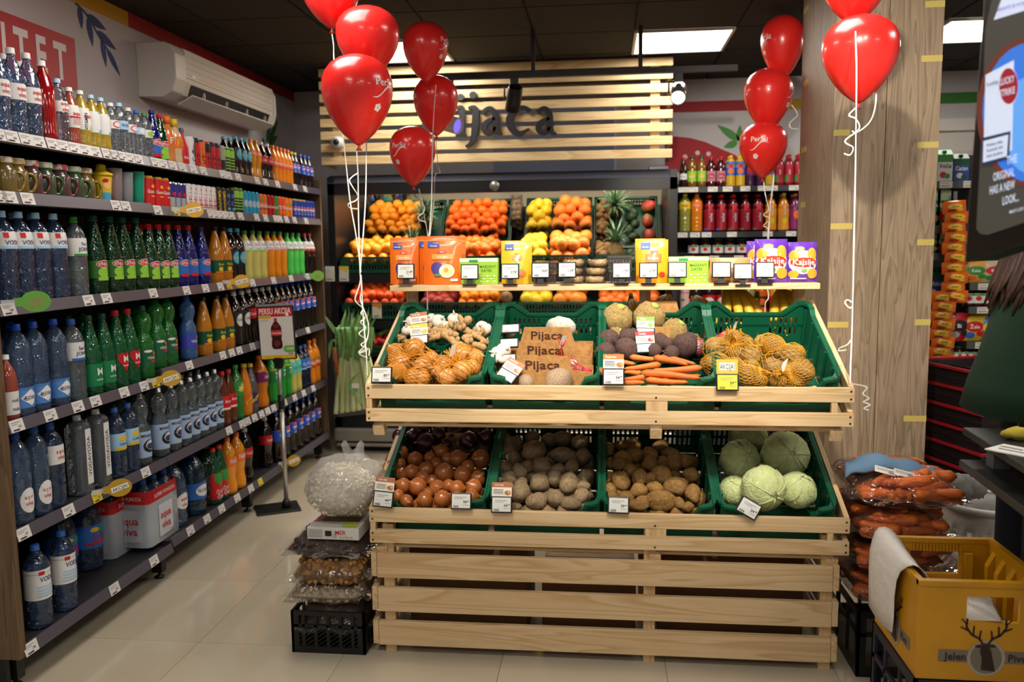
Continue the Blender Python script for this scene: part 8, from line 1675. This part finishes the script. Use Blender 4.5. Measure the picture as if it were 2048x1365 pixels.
def bag(px, w, py, h, cols, label, txt, grp=None, y=None, tilt=0., name='snack_bag', zoff=0.):
    y = y or sy+.06; p = at(px, py, y=y); nx, nz = 8, 8
    def fn(x, z, d):
        u, v = x/(w/2), (z+h/2)/h; return Vector((x, -.5*.05*(1-min(1, abs(u))**2.5)*math.sin(PI*max(0, min(1, v)))**.6-d, z+h/2))
    V = [fn(-w/2+w*i/nx, -h/2+h*j/nz, 0) for j in range(nz+1) for i in range(nx+1)]; V += [Vector((v.x, -v.y, v.z)) for v in V]; n1 = (nx+1)*(nz+1); F = []
    for j in range(nz):
        for i in range(nx): a = j*(nx+1)+i; F += [(a, a+1, a+nx+2, a+nx+1), (n1+a, n1+a+nx+1, n1+a+nx+2, n1+a+1)]
    R0 = root(name, (p.x, y, p.z+zoff), label, 'bag', grp, (0, tilt, 0)); obj('packet', B().add(V, F, 0, True), cols[0], R0)
    obj('print', B().prints([('e', 0, .06*h, w*.32, h*.2, 1), ('t', txt, 0, .06*h, h*.14, 2, w*.55), ('e', -w*.15, -h*.26, w*.18, h*.12, 3), ('e', w*.2, -h*.2, w*.14, h*.1, 1)], fn, .001), cols, R0)
SO = [M('#d8641a', .3, coat=.4), M('#e0b42c', .4), LBLK, M('#8a3a14', .5)]
def strip_(px, pys, pxb, label, grp, y):
    a, b = at(px, pys[0]-8, y=y+.03), at(pxb, pys[-1]+20, y=y+.03); R0 = root('clip_strip', a, label+' clip strip holding orange snack bags', 'clip strip'); obj('strip', B().beam((0, 0, .06), b-a, .02, .002, up=(0, 1, 0)), M('#8a8a8a', .4), R0)
    for i, py in enumerate(pys):
        t = i/(len(pys)-1); bag(px+(pxb-px)*t+(2.5 if i % 2 else -1.5), .13, py+16, .075, SO, f'orange snack bag, {nth(i)} from the top of the {label} strip', 'Smoki', grp, y-.02-.006*(i % 2), .06*(1 if i % 2 else -1))
strip_(1910, [412, 432, 452, 472, 492, 512, 532, 552, 572, 590], 1908, 'upper', 'orange snack bags on the upper clip strip', 5.17)
strip_(1885, [592, 610, 628, 646, 664, 682, 700, 718, 736], 1880, 'lower', 'orange snack bags on the lower clip strip', 5.17)
YB = [M('#c8a82a', .3, coat=.4), LRED, WHITE, LBLUE]; RB2 = [M('#a8182a', .3, coat=.4), LBLK, WHITE, LGRY]; BB = [M('#b8a890', .4, coat=.3), LRED, WHITE, LGRN]; GB2 = [M('#4a6a9a', .3, coat=.4), LYEL, WHITE, LRED]
for px, w, py, h, c, lb, t in [(1948, .17, 566, .13, [M('#d8a04a', .4), LGRN, WHITE, LORN], 'golden cookie bag under the screen corner', 'Keks'), (1990, .2, 566, .13, BB, 'clear dark cookie bag under the screen', 'Biskvit'), (1914, .16, 683, .17, RB2, 'red and black snack bag on the middle snack shelf', 'Bi'), (1945, .16, 683, .16, YB, 'yellow snack bag on the middle snack shelf', 'Žele'), (1976, .14, 683, .15, GB2, 'blue yellow snack bag beside the green vest', 'Mini'), (1903, .16, 783, .15, BB, 'tilted white red snack bag on the lower snack shelf', 'Kruh'), (1928, .12, 783, .16, BB, 'beige snack bag beside the tilted white one', 'Kruh'), (1868, .12, 783, .09, [M('#8a3a1c', .4), LORN, WHITE, LRED], 'orange brown snack bag under the lower clip strip', 'Čips')]:
    bag(px, w, py, h, c, lb, t, tilt=.2 if 'tilted' in lb else 0)
for i, px in enumerate((1934, 1953, 1972, 1990)):
    drink('m1', (at(px, 613, y=sy+.07).x, sy+.07, sz(614)), f'{nth(i)} glass jar from the left on the jar shelf under the screen', 'jars on the snack shelving', -PI/2, 'jar')
for i, px in enumerate((1903, 1917, 1932, 1946)):
    o = drink('m1', (at(px, 723, y=sy+.06).x, sy+.06, sz(724)), f'{nth(i)} small dark jar from the left on the low jar shelf', 'small jars on the snack shelving', -PI/2, 'jar'); o.scale = (.6, .6, .7)
x = at(1868, 858, y=sy+.05).x; R0 = root('food_box', (x, sy+.05, sz(858)), 'red food carton with fruit picture low beside the pillar', 'box'); obj('carton', B().box(-.07, .07, 0, .08, 0, .21), LRED, R0)
obj('print', B().prints([('r', -.04, .045, .15, .19, 1), ('r', -.07, .07, .1, .14, 2), ('e', -.01, .07, .045, .04, 3), ('e', .035, .04, .028, .03, 4), ('e', -.04, .04, .024, .028, 3), ('e', .03, .02, .03, .02, 1)], lambda a, b, d: Vector((a, -.0005-d, b)), .0006), [LRED, WHITE, LLB, M('#8a0f14', .5), M('#d86a3a', .5)], R0)
# ================================================================== advertising screen hanging at the right edge
A_, B_, C_ = at(1928, 526, y=1.95), at(1966, -30, y=1.88), at(2110, 468, y=1.72); nT = (C_-A_).cross(B_-A_).normalized(); nT = nT if nT.y < 0 else -nT
def fT(px, py, d): 
    v = on_plane(px, py, A_, nT); return v+nT*d
tv0 = on_plane(2000, 250, A_, nT); tv = root('advertising_screen', tv0, 'large black framed advertising screen hanging at the upper right', 'screen')
fl_ = lambda x, y, d: fT(x, y, d)-tv0
outer = [(1928, 526), (2180, 446), (2200, -160), (1974, -100)]
obj('housing', B().prism(outer, fl_, -.09, 0), M('#0d0d0e', .35), tv, bev=.004)
SC = lambda c, e=.42: M(c, .5, emis=e)
inn = [(1954, 458), (1962, 468), (1976, 470), (2170, 405), (2190, -140), (2010, -80), (1985, 0), (1972, 60), (1966, 240)]
obj('display', B().prism(inn, fl_, .0005, .002), SC('#4a4a44', .25), tv)
r_ = .27
def circ(cx, cy, rx, ry, n=28): return [(cx+rx*math.cos(2*PI*i/n), cy+ry*math.sin(2*PI*i/n)) for i in range(n)]
els = [('p', [(1990, 40), (2005, 0), (2020, -40), (2120, -60), (2120, 0)], 7), ('p', circ(2060, 225, 104, 150), 1), ('p', circ(2066, 225, 98, 140), 2), ('p', circ(2075, 250, 75, 100), 3), ('p', [(1975, 150), (2032, 120), (2028, 300), (1970, 330)], 4), ('p', circ(2020, 172, 21, 40), 4), ('p', circ(2022, 172, 19, 36), 5), ('p', [(1969, 276), (2026, 262), (2023, 318), (1968, 332)], 6), ('p', [(1972, 282), (2022, 269), (2019, 312), (1971, 325)], 4)]
b = B().prints(els, fl_, .003, .0004)
rt = math.radians(-15)
tx = lambda s, x, y, h, mi, mw: b.prints([('t', s, 0, 0, h, mi, mw)], lambda a, c, d: fl_(x+a*math.cos(rt)+c*math.sin(rt)*.0, y-c+a*math.sin(rt), .0075+d), 0)
for s, x, y, h, mi, mw in [('LUCKY', 2021, 160, 14, 4, 30), ('STRIKE', 2021, 183, 14, 4, 32), ('Lucky', 1992, 165, 8, 6, 24), ('Pušenje ubija.', 1996, 286, 6, 6, 34), ('Duvanski dim', 1996, 297, 6, 6, 34), ('šteti ljudima', 1996, 308, 6, 6, 34), ('THE', 2030, 318, 17, 4, 22), ('ORIGINAL', 2014, 348, 17, 4, 44), ('HAS A NEW', 2011, 374, 17, 4, 52), ('LOOK...', 2028, 397, 17, 4, 34), ('MAKE IT LUCKY', 2040, 420, 6, 4, 30), ('BRANITE SE SVOJU', 2030, 12, 7, 8, 60)]: tx(s, x, y, h, mi, mw)
obj('advert', b, [SC('#56574e'), SC('#6a3426', .4), SC('#2f6fd0', .7), SC('#5a9ae4', .7), SC('#c8d4ea', .65), SC('#98182a', .5), SC('#20305a', .4), SC('#c2cbe6', .8), SC('#5a4a8a', .6)], tv)
obj('hanger', B().tube([(.1, .03, .3), (.1, .12, 2.8-tv0.z)], .015, 8), BLACK, tv)
# ================================================================== cashier at the right edge
SKIN = M('#b98468', .5, sss=.1); VEST = M('#052c19', .85, bump=(200, .15)); HAIR = M('#23140e', .55, var=('#3a2216', 30, .4, .6, (6, 6, .4))); NVY = M('#141722', .85); RSL = M('#8e1a24', .8)
pb_ = Vector((1.47, 2.98, 0)); person = root('person', pb_, 'person with long brown hair in green sleeveless vest and dark trousers', 'person', None, (0, 0, PI/2))
def skin(name, J, E, R, mat, lev=2):
    me = bpy.data.meshes.new('mesh'); me.from_pydata(J, E, []); me.materials.append(mat); o = bpy.data.objects.new(name, me); COL.objects.link(o); o.parent = person
    m = o.modifiers.new('skin', 'SKIN'); m.use_smooth_shade = True; me.skin_vertices or None
    if not me.skin_vertices: me.attributes
    for v, r in zip(me.skin_vertices[0].data, R): v.radius = r if isinstance(r, tuple) else (r, r)
    me.skin_vertices[0].data[0].use_root = True; s = o.modifiers.new('sub', 'SUBSURF'); s.levels = s.render_levels = lev; return o
J = [(0, 0, .95), (0, 0, 1.1), (0, -.01, 1.26), (0, 0, 1.40), (.01, -.02, 1.48), (.03, -.04, 1.56), (.04, -.06, 1.64), (.04, -.05, 1.70),
     (-.09, 0, .88), (-.10, .01, .5), (-.10, .03, .10), (-.10, -.07, .045), (.09, 0, .88), (.10, .01, .5), (.10, .03, .10), (.10, -.07, .045),
     (-.155, 0, 1.38), (-.19, -.06, 1.14), (-.10, -.22, 1.02), (-.04, -.29, 1.03), (.155, 0, 1.38), (.21, -.04, 1.13), (.20, -.22, 1.02), (.19, -.30, 1.02)]
E_ = [(0, 1), (1, 2), (2, 3), (3, 4), (4, 5), (5, 6), (6, 7), (0, 8), (8, 9), (9, 10), (10, 11), (0, 12), (12, 13), (13, 14), (14, 15), (3, 16), (16, 17), (17, 18), (18, 19), (3, 20), (20, 21), (21, 22), (22, 23)]
Rr = [(.13, .10), (.12, .085), (.135, .10), (.12, .08), .048, (.075, .085), (.08, .095), (.06, .075), .082, .056, .042, (.04, .03), .082, .056, .042, (.04, .03), .052, .042, .032, .026, .052, .042, .032, .026]
skin('body', [(a, b, c) for a, b, c in J], E_, Rr, SKIN)
for sgn, w_ in ((-1, 19), (1, 23)):
    for f in range(5):
        p = Vector(J[w_]); d = Vector((-.018+.012*f if f else -.03*1, -.05-.008*(f in (2, 3)), -.02)); skin('finger', [tuple(p+Vector((-.022+.011*f, -.01, 0))), tuple(p+Vector((-.022+.011*f, -.01, 0))+d*.7), tuple(p+Vector((-.022+.011*f, -.01, -.012))+d*1.3)], [(0, 1), (1, 2)], [.0095, .009, .007], SKIN, 1)
for sg, k in ((-1, 8), (1, 12)): skin('trouser_leg', [(0.02*sg, 0, .97), J[k], J[k+1], (J[k+2][0], J[k+2][1], .09)], [(0, 1), (1, 2), (2, 3)], [.115, .10, .078, .062], NVY)
def loft(name, secs, mat, n=28):
    V = []
    for (cx, cy, z, rx, ry, wob) in secs:
        for i in range(n): a = 2*PI*i/n; k = 1+wob*math.sin(5*a+z*3); V.append((cx+rx*k*math.cos(a), cy+ry*k*math.sin(a), z))
    b = B().add(V, [(j*n+i, j*n+(i+1) % n, (j+1)*n+(i+1) % n, (j+1)*n+i) for j in range(len(secs)-1) for i in range(n)], 0, True); o = obj(name, b, mat, person); m_ = o.modifiers.new('thick', 'SOLIDIFY'); m_.thickness = .004; return o
loft('vest', [(0, .02, .955, .262, .225, .02), (0, .02, 1.05, .245, .205, .02), (0, .015, 1.15, .222, .18, .012), (0, .01, 1.28, .205, .15, .004), (0, 0, 1.38, .185, .118, 0), (.0, 0, 1.425, .145, .10, 0), (.0, -.005, 1.455, .085, .075, 0)], VEST)
for sg, k in ((-1, 16), (1, 20)): skin('sleeve', [J[k], tuple((Vector(J[k])+Vector(J[k+1]))/2), tuple(Vector(J[k]).lerp(Vector(J[k+1]), .85))], [(0, 1), (1, 2)], [.068, .06, .056], RSL)
hb = B().blob((.04, -.022, 1.662), (.093, .105, .112), 18, 12, 0, .04, 4, 1); random.seed(5)
for i in range(46):
    t = i/45; a = PI*(.02+.96*t); P = [(.04+.085*math.cos(a), -.03+.095*math.sin(a), 1.70), (.04+.10*math.cos(a), -.02+.10*math.sin(a), 1.60)]
    sx = .03+.11*math.cos(a)+random.uniform(-.015, .015); P += [(sx, .06+.05*math.sin(a), 1.48), (sx*1.05, .10+.05*math.sin(a)+random.uniform(0, .02), 1.33+random.uniform(-.05, .05))]
    hb.tube(cat_rom(P, 3), [.013]*6+[.012, .011, .008, .003], 5)
obj('hair', hb, HAIR, person)['kind'] = 'stuff'
fc = B().blob((.04, -.134, 1.638), (.012, .02, .018), 8, 6); obj('nose', fc, SKIN, person)
for sg in (-1, 1): obj('eye', B().blob((.04+sg*.03, -.108, 1.662), .011, 10, 7), M('#d8d4cc', .3), person); obj('ear', B().blob((.04+sg*.078, -.05, 1.65), (.01, .02, .03), 8, 6), SKIN, person); obj('shoe', B().blob((sg*.10, -.03, .045), (.05, .14, .045), 14, 8), BLACK, person)
obj('mouth', B().blob((.04, -.118, 1.598), (.022, .006, .006), 8, 5), M('#8a4038', .5), person)
